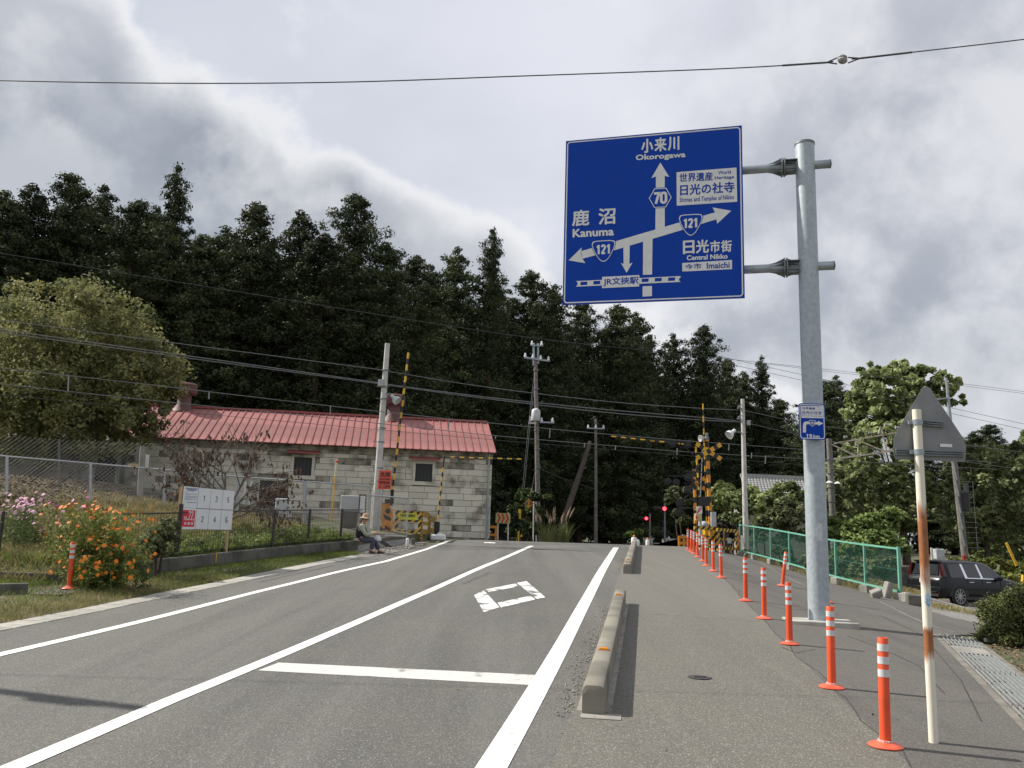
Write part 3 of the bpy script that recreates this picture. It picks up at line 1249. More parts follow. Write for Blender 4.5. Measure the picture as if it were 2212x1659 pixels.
part('pole_cap', mb, GALV_D, osn, True)
mb = MB()
mb.box((PXY[0], PXY[1] - .02, zb + .015), (1.05, .62, .10), Matrix.Rotation(-.12, 3, 'Z'), bev=.012)
part('foot_slab', mb, CONC_L, osn)
# the two arms with their flanged clamps
for ya, yo in ((362, 353), (580, 572)):
    za = ztop(PXY[0], PXY[1], ya - 4)
    A = PR - EX * 2.9 + EN * -.09
    pc = Vector((PXY[0], PXY[1], za))
    B = pc + EX * .42
    mb = MB()
    A0 = Vector((pc.x, pc.y, za)) - EX * (pc.xy - PR.xy).length - EX * 2.7
    mb.tube([A0, pc - EX * .5], .075, 14)
    mb.tube([pc - EX * .5, pc + EX * .40], .075, 14)
    arm = part('arm', mb, GALV, osn, True)
    mb = MB()
    mb.lathe([(.078, 0), (.078, .02), (.03, .035)], 14, tuple(pc + EX * .40), Matrix((EZ, EN, EX)).transposed())
    cp = part('end_cap', mb, GALV_D, arm, True, world=False)
    cp.data.transform(Matrix.Translation(-osn.location))
    mb = MB()
    for k in (-.40, -.36):
        mb.lathe([(.05, 0), (.17, 0), (.17, .022), (.05, .022)], 18, tuple(pc + EX * k), Matrix((EZ, EN, EX)).transposed())
    for an in range(6):
        vv = EZ * math.cos(an * math.pi / 3 + .3) + EN * math.sin(an * math.pi / 3 + .3)
        a0 = pc - EX * .36 + vv * .075
        mb.add([a0, a0 + vv * .085, pc - EX * .17 + vv * .10, pc - EX * .13 + vv * .05], [(0, 1, 2, 3)])
        a0 = pc - EX * .40 + vv * .075
        mb.add([a0, a0 + vv * .085, a0 - EX * .14 + vv * .02, a0 - EX * .24], [(0, 3, 2, 1)])
    for dz in (-.1, 0.0, .1):
        mb.box(pc - EX * .25 + EZ * dz, (.26, .20, .012), Matrix((EX, -EN, EZ)).transposed())
    part('flange_clamp', mb, GALV_D, osn)
FR = (PO, EX, EZ, EN)
mb = MB()
mb.prism([(0, 0), (PW, 0), (PW, PZ1 - PZ0), (0, PZ1 - PZ0)], FR, 0, -.03)
panel = part('sign_panel', mb, SIGN_B, osn)
F = Face([(63, 148), (1452, 27), (1468, 1393), (35, 1450)], PW, PZ1 - PZ0, FR)


def sub(name, mb, mt, par=None):
    o = part(name, mb, mt, par or panel, world=False)
    o.data.transform(Matrix.Translation(-osn.location))
    return o


# horizontal panel joint, frame line
mb = MB()
mb.stroke(rrect(.035, .035, PW - .035, PZ1 - PZ0 - .035, .05), .022, FR, .003, True)
sub('border_line', mb, SIGN_W)
mb = MB()
mb.box(PO + EX * (PW / 2) + EZ * ((PZ1 - PZ0) * .47) + EN * .0005, (PW, .001, .006), Matrix((EX, -EN, EZ)).transposed())
sub('panel_joint', mb, mat('sign_joint', (.003, .03, .2), .5))
mb = MB()
F.poly(mb, [(774, 425), (843, 425), (842, 860), (768, 860)], .003)                                # upward road
F.poly(mb, [(809, 322), (879, 437), (843, 428), (774, 432), (737, 446)], .0034)
F.poly(mb, [(672, 930), (746, 915), (741, 1210), (669, 1213)], .0036)                              # lower road
F.poly(mb, [(667, 1303), (740, 1300), (740, 1380), (666, 1384)], .003)
F.poly(mb, [(183, 1025), (460, 945), (950, 800), (1240, 718), (1258, 770), (970, 860), (455, 1015), (192, 1085)], .0040)
F.poly(mb, [(84, 1098), (188, 996), (180, 1040), (192, 1082), (216, 1120)], .0044)
F.poly(mb, [(1365, 706), (1218, 679), (1236, 716), (1246, 768), (1255, 808)], .0044)
F.poly(mb, [(516, 990), (566, 980), (563, 1130), (518, 1132)], .0032)
F.poly(mb, [(541, 1196), (496, 1117), (518, 1128), (563, 1126), (588, 1116)], .0036)
sub('arrow_diagram', mb, SIGN_W)
mb = MB()
F.poly(mb, [(142, 1262), (962, 1222), (967, 1233), (953, 1242), (953, 1258), (966, 1268), (141, 1306), (155, 1293), (155, 1272)], .0032)
rail = sub('railway_symbol', mb, SIGN_W)
for (x0, y0) in ((179, 1268), (281, 1262), (661, 1243), (764, 1238), (869, 1234)):
    mb = MB()
    F.poly(mb, [(x0, y0), (x0 + 54, y0 - 2), (x0 + 52, y0 + 24), (x0 - 2, y0 + 27)], .0050)
    sub('rail_gap', mb, SIGN_B)
for q_, o_ in (([(349, 1229), (642, 1214), (640, 1304), (347, 1318)], .0052), ([(936, 399), (1408, 363), (1412, 634), (937, 665)], .003), ([(979, 1119), (1369, 1095), (1369, 1167), (979, 1186)], .003)):
    mb = MB()
    F.poly(mb, q_, o_)
    sub('white_plate', mb, SIGN_W)
# route shields
SH = [(-97, -56), (-88, -78), (-60, -84), (0, -85), (60, -84), (88, -78), (97, -56), (88, -22), (66, 26), (40, 66), (18, 86), (0, 91), (-18, 86), (-40, 66), (-66, 26), (-88, -22)]
for cx, cy, rot in ((360, 1022, -2.2), (1047, 815, -2.2)):
    mb = MB()
    R_ = lambda k: [(cx + x * k, cy + y * k + x * k * -.055) for x, y in SH]
    F.poly(mb, R_(1.02), .0055)
    mb.cur = 1
    F.poly(mb, R_(.965), .0065)
    mb.cur = 0
    F.poly(mb, R_(.89), .0075)
    mb.cur = 1
    F.digits(mb, '121', [(cx - 60, cy - 44), (cx + 57, cy - 52), (cx + 57, cy + 22), (cx - 60, cy + 29)], .0095, .036)
    o = sub('route_shield', mb, [SIGN_B, SIGN_W])
mb = MB()
HX = [(-91, 3), (-46, -76), (48, -80), (89, -4), (44, 74), (-48, 78)]
HR = lambda k: [(808 + x * k, 604 + y * k) for x, y in HX]
F.poly(mb, HR(1.06), .0055)
mb.cur = 1
F.poly(mb, HR(1.0), .0065)
mb.cur = 0
F.poly(mb, HR(.92), .0075)
mb.cur = 1
F.digits(mb, '70', [(752, 563), (860, 556), (860, 645), (752, 652)], .0085, .046)
sub('route_hexagon', mb, [SIGN_B, SIGN_W])
for body, quad, off, bold, mt in (
        ('小', [(662, 138), (750, 132), (750, 240), (662, 245)], .004, .008, SIGN_W), ('来', [(766, 128), (855, 122), (855, 228), (766, 234)], .004, .008, SIGN_W),
        ('川', [(872, 121), (956, 115), (956, 220), (872, 226)], .004, .008, SIGN_W),
        ('Okorogawa', [(617, 262), (1006, 238), (1006, 290), (617, 316)], .004, .006, SIGN_W),
        ('鹿', [(115, 704), (244, 696), (244, 818), (115, 826)], .004, .008, SIGN_W), ('沼', [(322, 690), (452, 683), (452, 806), (322, 814)], .004, .008, SIGN_W),
        ('Kanuma', [(119, 853), (439, 838), (439, 898), (119, 915)], .004, .008, SIGN_W),
        ('日', [(988, 946), (1072, 941), (1072, 1042), (988, 1047)], .004, .008, SIGN_W), ('光', [(1090, 940), (1186, 934), (1186, 1034), (1090, 1041)], .004, .008, SIGN_W),
        ('市', [(1200, 945), (1274, 940), (1274, 1030), (1200, 1036)], .004, .006, SIGN_W), ('街', [(1286, 943), (1366, 938), (1366, 1028), (1286, 1033)], .004, .006, SIGN_W),
        ('Central Nikko', [(1015, 1060), (1334, 1046), (1334, 1083), (1015, 1097)], .004, .0045, SIGN_W),
        ('今市', [(1003, 1129), (1128, 1121), (1128, 1163), (1003, 1170)], .0045, .002, SIGN_B),
        ('Imaichi', [(1172, 1119), (1349, 1110), (1349, 1156), (1172, 1164)], .0045, .003, SIGN_B),
        ('世界遺産', [(960, 410), (1220, 398), (1220, 464), (960, 478)], .0045, .003, SIGN_B),
        ('World', [(1265, 390), (1364, 384), (1364, 411), (1265, 418)], .0045, .0015, SIGN_B),
        ('Heritage', [(1238, 433), (1388, 425), (1388, 455), (1238, 464)], .0045, .0015, SIGN_B),
        ('日光の社寺', [(966, 500), (1390, 474), (1390, 558), (966, 584)], .0045, .005, SIGN_B),
        ('Shrines and Temples of Nikko', [(960, 602), (1388, 578), (1388, 625), (960, 649)], .0045, .001, SIGN_B),
        ('JR文挾駅', [(360, 1238), (634, 1226), (634, 1290), (360, 1303)], .0062, .003, SIGN_B)):
    mb = MB()
    F.word(mb, body, quad, off, bold)
    sub('lettering', mb, mt)
# inspection sticker on the pole
mb = MB()
spz = ztop(PXY[0], PXY[1] - .17, 1130)
n_ = 6
for i in range(n_ + 1):
    an = math.radians(-90 - 6 + (i / n_ - .5) * 34)
    for zz_ in (spz - .28, spz):
        mb.v.append((PXY[0] + .171 * math.cos(an), PXY[1] + .171 * math.sin(an), zz_))
mb.f = [(2 * i, 2 * i + 2, 2 * i + 3, 2 * i + 1) for i in range(n_)]
mb.m = [0] * n_
part('sticker', mb, mat('sticker_paper', (.55, .58, .60), .6, scale=30, col2=(.35, .42, .46), fac=(.55, .6)), osn)

# small distance plate strapped to the same pole
sx, sy = PXY[0] - .06, PXY[1] - .215
q = [(1723.2, 871.3), (1780.4, 869), (1785, 949.7), (1726.5, 952.4)]
tl, br = P(1724.5, 871, sy), P(1783, 951, sy)
sw, shh = br.x - tl.x, tl.z - br.z
yw = math.radians(-4)
SEX, SEN = Vector((math.cos(yw), math.sin(yw), 0)), Vector((math.sin(yw), -math.cos(yw), 0))
SFR = (Vector((tl.x, sy, br.z)), SEX, EZ, SEN)
dst = thing('distance_plate', 'small blue plate with bent arrow and 19 km on the tall galvanised pole', 'road sign', (tl.x, sy, br.z))
mb = MB()
mb.prism(rrect(0, 0, sw, shh, .045), SFR, 0, -.004)
pl_ = part('plate', mb, SIGN_B, dst)
F2 = Face([(175, 235), (1040, 200), (1110, 1420), (225, 1460)], sw, shh, SFR)
mb = MB()
mb.stroke(rrect(.022, .022, sw - .022, shh - .022, .035), .014, SFR, .002, True)
F2.poly(mb, [(260, 320), (975, 285), (995, 690), (280, 720)], .002)
F2.poly(mb, [(340, 1212), (338, 960), (345, 905), (370, 865), (410, 840), (460, 832), (840, 826), (835, 783), (1002, 860), (845, 955), (850, 912), (500, 920), (455, 930), (440, 960), (440, 1210)], .0022)
mb.cur = 1
k_ = [(645 + x * 1.25, 878 + y * 1.25) for x, y in SH]
F2.poly(mb, k_, .0035)
mb.cur = 0
F2.line(mb, [(645 + x * 1.13, 878 + y * 1.13) for x, y in SH], .008, .0045, True)
F2.digits(mb, '121', [(575, 832), (722, 826), (722, 912), (575, 918)], .0045, .010)
F2.digits(mb, '19', [(445, 1258), (648, 1252), (648, 1378), (445, 1384)], .003, .014, .72)
F2.word(mb, 'km', [(690, 1262), (895, 1258), (895, 1370), (690, 1376)], .003, .003)
mb.cur = 1
F2.word(mb, '世界遺産', [(305, 355), (725, 340), (725, 420), (305, 432)], .003, .0003)
F2.word(mb, '日光の社寺', [(315, 478), (940, 455), (945, 575), (315, 598)], .003, .0006)
F2.word(mb, 'Shrines and Temples of Nikko', [(305, 622), (960, 600), (962, 655), (305, 676)], .003)
F2.word(mb, 'World', [(795, 334), (905, 328), (905, 354), (795, 360)], .003)
F2.word(mb, 'Heritage', [(775, 390), (930, 382), (930, 406), (775, 414)], .003)
o = part('lettering', mb, [SIGN_W, SIGN_B], dst)
for zz_ in (.12, shh - .12):
    mb = MB()
    c = Vector((PXY[0], PXY[1], br.z + zz_))
    mb.lathe([(.171, -.018), (.177, -.018), (.177, .018), (.171, .018)], 24, c)
    mb.box((PXY[0] - .03, PXY[1] - .195, br.z + zz_), (.30, .03, .03))
    part('strap', mb, GALV_D, dst)

# ------------------------------------------------------------------ triangular sign seen from behind
tb = G(2017, 1606)
tz = h(tb.x, tb.y)
tri = thing('warning_sign', 'triangular road sign seen from behind on a rust streaked white post', 'road sign', (tb.x, tb.y, tz))
tt_ = P(1980, 885, tb.y)


def rust_mat():
    mt = bpy.data.materials.new('rusty_white_post')
    mt.use_nodes = True
    nt = mt.node_tree
    L = nt.links
    b = nt.nodes['Principled BSDF']
    b.inputs['Roughness'].default_value = .6
    tc = nt.nodes.new('ShaderNodeTexCoord')
    mp = nt.nodes.new('ShaderNodeMapping')
    mp.inputs['Scale'].default_value = (22, 22, 3.2)
    L.new(tc.outputs['Object'], mp.inputs[0])
    nz = nt.nodes.new('ShaderNodeTexNoise')
    nz.inputs['Scale'].default_value = 1.0
    nz.inputs['Detail'].default_value = 6
    L.new(mp.outputs[0], nz.inputs['Vector'])
    sp = nt.nodes.new('ShaderNodeSeparateXYZ')
    L.new(tc.outputs['Object'], sp.inputs[0])
    # rust bloom of two stretches of the post
    rp = nt.nodes.new('ShaderNodeValToRGB')
    e = rp.color_ramp.elements
    dv = nt.nodes.new('ShaderNodeMath')
    dv.operation = 'DIVIDE'
    dv.inputs[1].default_value = 2.7
    L.new(sp.outputs[2], dv.inputs[0])
    L.new(dv.outputs[0], rp.inputs[0])
    st_ = [(0.0, .10), (.20, .08), (.24, .55), (.28, .95), (.31, .9), (.34, .20), (.41, .22), (.46, .68), (.60, .85), (.66, .60), (.72, .16), (.78, .03), (1.0, 0.0)]
    e[0].position, e[0].color = st_[0][0], (st_[0][1],) * 3 + (1,)
    e[1].position, e[1].color = st_[-1][0], (st_[-1][1],) * 3 + (1,)
    for p_, v_ in st_[1:-1]:
        q_ = e.new(p_)
        q_.color = (v_, v_, v_, 1)
    ad = nt.nodes.new('ShaderNodeMath')
    ad.operation = 'ADD'
    L.new(rp.outputs[0], ad.inputs[0])
    L.new(nz.outputs[0], ad.inputs[1])
    mr = nt.nodes.new('ShaderNodeMapRange')
    mr.inputs[1].default_value, mr.inputs[2].default_value = .92, 1.24
    L.new(ad.outputs[0], mr.inputs[0])
    n2 = nt.nodes.new('ShaderNodeTexNoise')
    n2.inputs['Scale'].default_value = 18
    n2.inputs['Detail'].default_value = 6
    L.new(tc.outputs['Object'], n2.inputs['Vector'])
    rc = nt.nodes.new('ShaderNodeMix')
    rc.data_type = 'RGBA'
    rc.inputs[6].default_value = (.42, .17, .05, 1)
    rc.inputs[7].default_value = (.16, .045, .022, 1)
    L.new(n2.outputs[0], rc.inputs['Factor'])
    mx = nt.nodes.new('ShaderNodeMix')
    mx.data_type = 'RGBA'
    mx.inputs[6].default_value = (.72, .68, .56, 1)
    L.new(rc.outputs[2], mx.inputs[7])
    L.new(mr.outputs[0], mx.inputs['Factor'])
    L.new(mx.outputs[2], b.inputs['Base Color'])
    return mt


mb = MB()
top = Vector((tt_.x, tb.y, tt_.z))
foot = Vector((tb.x, tb.y, tz - .05))
mb.tube([foot, foot.lerp(top, .5), top], .0355, 16)
part('post', mb, rust_mat(), tri, True)
ty = tb.y + .045
cpx = [(1930, 979), (1931, 948), (1938, 930), (1985, 852), (1993, 838), (2001, 834), (2010, 838), (2020, 855), (2080, 945), (2087, 962), (2086, 990), (2083, 998), (2010, 995), (1935, 992)]
TO = Vector((0, ty, 0))
mb = MB()
pts2 = [(P(a_, b_, ty).x, P(a_, b_, ty).z) for a_, b_ in cpx][::-1]
TFR = (TO, Vector((1, 0, 0)), EZ, Vector((0, -1, 0)))
mb.prism(pts2, TFR, 0, -.003)
part('plate', mb, ALU, tri)
for (x0, x1, y0) in ((1972, 2040, 912), (1935, 2082, 976)):
    mb = MB()
    A, B = P(x0, y0, ty - .015), P(x1, y0 + 5, ty - .015)
    for dz in (-.018, 0, .018):
        mb.bar(A + EZ * dz, B + EZ * dz, .02, .009)
    part('channel', mb, GALV_D, tri)
    mb = MB()
    c = foot.lerp(top, ((A.z + B.z) / 2 - foot.z) / (top.z - foot.z))
    c.z = (A.z + B.z) / 2
    mb.lathe([(.038, -.022), (.043, -.022), (.043, .022), (.038, .022)], 16, c)
    mb.box(c + Vector((-.05, .01, 0)), (.04, .02, .03))
    part('clamp', mb, GALV, tri)
mb = MB()
A = P(2032, 962, ty - .006)
mb.box(A + Vector((.045, 0, 0)), (.10, .002, .026))
part('serial_plate', mb, WHITE, tri)
mb = MB()
c = P(2008, 1295, tb.y)
fc = foot.lerp(top, (c.z - foot.z) / (top.z - foot.z))
for i in range(9):
    an = math.radians(-90 + (i / 8 - .5) * 90)
    hh_ = .05 * math.sqrt(max(.05, 1 - ((i - 4) / 4.2) ** 2))
    for zz_ in (-hh_, hh_):
        mb.v.append((fc.x + .0385 * math.cos(an), fc.y + .0385 * math.sin(an), fc.z + zz_))
mb.f = [(2 * i, 2 * i + 2, 2 * i + 3, 2 * i + 1) for i in range(8)]
mb.m = [0] * 8
part('sticker', mb, mat('blue_sticker', (.42, .58, .66), .6, scale=40, col2=(.2, .36, .46), fac=(.5, .55)), tri)

# ------------------------------------------------------------------ orange delineator posts
POST_O = mat('delineator_orange', (.76, .088, .022), .5, scale=7, col2=(.50, .065, .025), fac=(.50, .80), rnd=.10, detail=9)
POST_B = mat('delineator_base', (.82, .13, .06), .45, scale=12, col2=(.6, .08, .03), rnd=.06)
POST_R = mat('reflective_band', (.62, .63, .62), .35, var=.05, scale=30)


def make_post():
    r = thing('delineator_post', 'x', 'bollard')
    mb = MB()
    mb.lathe([(.042, .03), (.041, .3), (.040, .795), (.037, .80), (.030, .80), (.028, .78), (.005, .775)], 20)
    part('post', mb, POST_O, r, True, world=False)
    mb = MB()
    mb.lathe([(.125, 0), (.127, .008), (.118, .016), (.085, .028), (.056, .036), (.044, .05), (.04, .05)], 28)
    ba = part('base', mb, POST_B, r, True, world=False)
    mb = MB()
    for k in range(14):
        an = k * 2 * math.pi / 14
        mb.box((.051 * math.cos(an), .051 * math.sin(an), .043), (.008, .016, .012), Matrix.Rotation(an, 3, 'Z'))
    part('base_stud', mb, POST_R, ba, world=False)
    for z0, z1 in ((.70, .755), (.605, .66), (.51, .565)):
        mb = MB()
        mb.lathe([(.0405, z0), (.0425, z0), (.0425, z1), (.0405, z1)], 20)
        part('reflective_band', mb, POST_R, r, True, world=False)
    return r


post0 = make_post()
ordn = ['first', 'second', 'third', 'fourth', 'fifth', 'sixth', 'seventh', 'eighth', 'ninth', 'tenth', 'eleventh', 'twelfth', 'thirteenth']
bl = [(1913, 1611), (1797, 1486), (1706, 1392), (1651, 1337), (1611, 1299), (1558, 1248), (1541, 1234), (1526, 1222.5), (1518, 1212), (1507, 1204), (1499, 1197), (1493, 1192), (1486.5, 1188)]
dep = [6.75, 8.9, 11.55, 13.9, 16.25, 20.7, 22.6, 24.6, 26.7, 28.6, 30.5, 31.9, 33.6]
first = True
rg = random.Random(2)
GRP = 'orange delineator posts'


def place_post(x, y, label, lean=(0, 0)):
    global first
    o = post0 if first else copy_tree(post0)
    first = False
    o.location = (x, y, h(x, y) + .008)
    o.rotation_euler = (lean[0], lean[1], rg.uniform(0, 6))
    tag(o, label, 'bollard', GRP)
    return o


for i, ((px, py), d_) in enumerate(zip(bl, dep)):
    x, y = X2(px, d_)
    px2 = P(px, py, d_)
    place_post(px2.x, d_, 'orange post with white bands in the pavement row, %s counting from the rusty sign post' % ordn[i], (rg.uniform(-.012, .012), rg.uniform(-.012, .012)))
g = G(1690, 1267)
o = place_post(g.x, g.y, 'leaning orange post with white bands standing alone before the green fence')
o.rotation_euler = (.02, .13, 0)
g = P(1787, 1310, 17.3)
place_post(g.x, g.y, 'orange post with white bands mostly hidden behind the tall galvanised pole')
g = P(150, 1266, 15.0)
place_post(g.x, g.y, 'orange post with white bands beside the orange flowering bush', (.01, .03)).location.z += .02

# ------------------------------------------------------------------ election poster board
A3, B3 = P(388, 1143, 18.9), P(500, 1140, 20.6)
A3.z = h(A3.x, A3.y)
bx = Vector((B3.x - A3.x, B3.y - A3.y, 0))
BW = bx.length
bx.normalize()
bn = Vector((bx.y, -bx.x, 0))
pzt = ztop(A3.x, A3.y, 1050)
pzb = ztop(A3.x, A3.y, 1143)
eb = thing('election_board', 'white election poster board numbered 1 to 6 on wooden legs by the fence', 'notice board', A3)
BFR = (Vector((A3.x, A3.y, pzb)), bx, EZ, bn)
bh = pzt - pzb
mb = MB()
mb.prism([(0, 0), (BW, 0), (BW, bh), (0, bh)], BFR, 0, -.02)
part('backing', mb, mat('board_grey', (.12, .13, .14), .6), eb)
for u in (.03, BW - .08):
    mb = MB()
    c = Vector((A3.x, A3.y, 0)) + bx * (u - (.06 if u < .1 else 0)) - bn * .04
    mb.box((c.x, c.y, (h(c.x, c.y) - .1 + pzt - .01) / 2), (.05, .05, pzt + .09 - h(c.x, c.y)), Matrix((bx, -bn, EZ)).transposed())
    part('leg', mb, WOOD, eb)
BWH = mat('board_white', (.70, .71, .715), .5, var=.03)
RED = mat('poster_red', (.62, .02, .035), .5, var=.05)
INK = mat('print_grey', (.10, .11, .13), .6, var=.1)
INK2 = mat('print_blue', (.22, .25, .38), .6, var=.1)
c0 = BW * .275
cw = (BW - c0) / 3
FB = Face([(0, 0), (100, 0), (100, 100), (0, 100)], BW, bh, BFR)
for r_ in range(2):
    for c_ in range(-1, 3):
        u0, u1 = (0, c0 - .006) if c_ < 0 else (c0 + cw * c_ + .006, c0 + cw * (c_ + 1) - .006)
        v0, v1 = (.5 * bh + .008, bh - .008) if r_ == 0 else (.008, .5 * bh - .008)
        if c_ < 0:
            v0, v1 = (.5 * bh + .002, bh) if r_ == 0 else (0, .5 * bh - .002)
        mb = MB()
        mb.prism([(u0, v0), (u1, v0), (u1, v1), (u0, v1)], BFR, .004, .001)
        pn = part('poster_panel', mb, BWH, eb)
        mb = MB()
        k100 = lambda u, v: (u / BW * 100, (1 - v / bh) * 100)
        if c_ >= 0:
            n_ = str(1 + c_ * 2 + r_)
            uc, vc = (u0 + u1) / 2, (v0 + v1) / 2
            hw_, hh_ = .042, .068
            FB.digits(mb, n_, [k100(uc - hw_, vc + hh_), k100(uc + hw_, vc + hh_), k100(uc + hw_, vc - hh_), k100(uc - hw_, vc - hh_)], .006, .022)
            o = part('numeral', mb, INK, pn, world=False)
        elif r_ == 1:
            mb.flat(rrect(.045, .055, c0 - .04, bh * .5 - .05, .02), BFR, .006)
            mb.cur = 1
            FB.digits(mb, '22', [k100(c0 * .46, bh * .44), k100(c0 * .78, bh * .44), k100(c0 * .78, bh * .21), k100(c0 * .46, bh * .21)], .008, .019)
            FB.digits(mb, '10', [k100(c0 * .17, bh * .30), k100(c0 * .36, bh * .30), k100(c0 * .36, bh * .21), k100(c0 * .17, bh * .21)], .008, .012)
            FB.word(mb, '月', [k100(c0 * .375, bh * .25), k100(c0 * .44, bh * .25), k100(c0 * .44, bh * .21), k100(c0 * .375, bh * .21)], .008, .002)
            FB.word(mb, '日', [k100(c0 * .79, bh * .26), k100(c0 * .85, bh * .26), k100(c0 * .85, bh * .21), k100(c0 * .79, bh * .21)], .008, .002)
            for i, ch in enumerate('投票日'):
                x_ = .24 + i * .22
                FB.word(mb, ch, [k100(c0 * x_, bh * .165), k100(c0 * (x_ + .14), bh * .165), k100(c0 * (x_ + .14), bh * .105), k100(c0 * x_, bh * .105)], .008, .003)
            o = part('poster_print', mb, [RED, BWH], pn, world=False)
        else:
            rr = random.Random(1)
            rows = [(.955, .12, .92, .016), (.925, .2, .85, .012), (.90, .3, .7, .010), (.865, .12, .24, .008), (.83, .15, .9, .006), (.81, .12, .4, .005), (.775, .15, .92, .006), (.75, .1, .9, .006), (.715, .12, .92, .006), (.69, .12, .6, .005), (.63, .3, .92, .010)]
            for (v, a0, a1, hh_) in rows:
                x_ = a0
                while x_ < a1:
                    e_ = min(a1, x_ + rr.uniform(.02, .06))
                    mb.flat([(c0 * x_, bh * v - hh_), (c0 * e_, bh * v - hh_), (c0 * e_, bh * v + hh_), (c0 * x_, bh * v + hh_)], BFR, .006)
                    x_ = e_ + .012
            o = part('poster_print', mb, INK2, pn, world=False)
        o.data.transform(Matrix.Translation(-eb.location))

# ------------------------------------------------------------------ fences
def chain_mesh(A, B, zfun0, zfun1, cell, r, step=None):
    """woven wire between two ground points; zfun gives lower and upper edge at 0..1"""
    mb = MB()
    A, B = Vector(A), Vector(B)
    Ln = (B - A).length
    hmax = max(zfun1(k / 8) - zfun0(k / 8) for k in range(9))
    n = int((Ln + hmax) / cell)
    for sg in (1, -1):
        for i in range(-int(hmax / cell) - 1, n + 1):
            u0 = i * cell if sg > 0 else i * cell + hmax
            # wire u = u0 + sg*v
            lo, hi = 0.0, hmax
            if sg > 0:
                lo, hi = max(0, -u0), min(hmax, Ln - u0)
            else:
                lo, hi = max(0, u0 - Ln), min(hmax, u0)
            if hi - lo < .03:
                continue
            pts = []
            for v in (lo, hi):
                u = u0 + sg * v
                k = min(1, max(0, u / Ln))
                c = A.lerp(B, k)
                z0, z1 = zfun0(k), zfun1(k)
                pts.append(Vector((c.x, c.y, z0 + (z1 - z0) * v / hmax)))
            mb.tube(pts, r, 3, False)
    return mb


GREEN = mat('green_fence_paint', (.155, .40, .30), .55, scale=5, col2=(.12, .32, .24))
GREEN_M = mat('green_fence_mesh', (.035, .165, .115), .6, scale=5, col2=(.026, .13, .09))
WIRE_G = mat('chain_link_wire', (.16, .165, .155), .65, .1)
A, B = Vector(FEN_A), Vector(FEN_B)
fz = lambda k: h(*(A.lerp(B, k))) + .17
gf = thing('green_fence', 'green framed wire mesh fence on concrete blocks along the driveway', 'fence', (A.x, A.y, h(A.x, A.y)))
FH = 1.14
for i in range(8):
    k = i / 7
    c = A.lerp(B, k)
    mb = MB()
    z = fz(k)
    mb.box((c.x, c.y, z + FH / 2 - .03), (.05 if i < 7 else .07, .05 if i < 7 else .07, FH + .10))
    part('post', mb, GREEN, gf)
    mb = MB()
    mb.box((c.x, c.y, z - .09), (.24, .24, .22), Matrix.Rotation(.1 * i, 3, 'Z'), bev=.015)
    part('foot_block', mb, CONC, gf)
for i in range(7):
    k0, k1 = i / 7, (i + 1) / 7
    c0_, c1_ = A.lerp(B, k0), A.lerp(B, k1)
    for dz in (.04, FH - .03):
        mb = MB()
        mb.bar((c0_.x, c0_.y, fz(k0) + dz), (c1_.x, c1_.y, fz(k1) + dz), .045)
        part('rail', mb, GREEN, gf)
    mb = MB()
    mb.bar((c0_.x, c0_.y, fz(k0) + FH * .5), (c1_.x, c1_.y, fz(k1) + FH * .5), .008)
    part('tension_wire', mb, GREEN_M, gf)
    mb = chain_mesh(c0_, c1_, lambda k, a0=k0, a1=k1: fz(a0 + (a1 - a0) * k) + .05, lambda k, a0=k0, a1=k1: fz(a0 + (a1 - a0) * k) + FH - .04, .060, .0021)
    part('mesh_panel', mb, GREEN_M, gf)
for (px, py, d_, rx) in ((1916, 1262, 21.8, .3), (1958, 1290, 20.9, 0), (1893, 1290, 20.6, 1.2)):
    p = P(px, py, d_)
    mb = MB()
    M = Matrix.Rotation(rx, 3, 'Y') @ Matrix.Rotation(.4, 3, 'Z')
    z = h(p.x, p.y)
    mb.box((p.x, p.y, z + (.11 if rx != .3 else .19)), (.20, .17, .26 if rx != .3 else .42), M, bev=.02)
    single('concrete_block', mb, CONC, {.3: 'tall leaning concrete block against the near end of the green fence', 0: 'squat upright concrete block beside the near green fence post', 1.2: 'toppled concrete block lying at the driveway edge by the green fence'}[rx], 'concrete block')
mb = MB()
p = P(1985, 1310, 19.8)
mb.box((p.x, p.y, h(p.x, p.y) + .12), (.5, .2, .30), Matrix.Rotation(-.35, 3, 'Z'), bev=.03)
single('kerb_block', mb, CONC_D, 'dark mossy concrete block lying in front of the black car', 'concrete block')

# black mesh fence along the wall
bf = thing('black_fence', 'thin black metal mesh fence on top of the low concrete wall', 'fence', (*xy(16, tw(16)), 0))
BF = mat('black_fence_paint', (.028, .026, .026), .5, var=.1)
pz = []


def wall_s(px):
    lo, hi = 12.0, 27.0
    for _ in range(30):
        m_ = (lo + hi) / 2
        if pjx(*xy(m_, tw(m_) - .12), zr(m_) + .5) < px:
            lo = m_
        else:
            hi = m_
    return lo


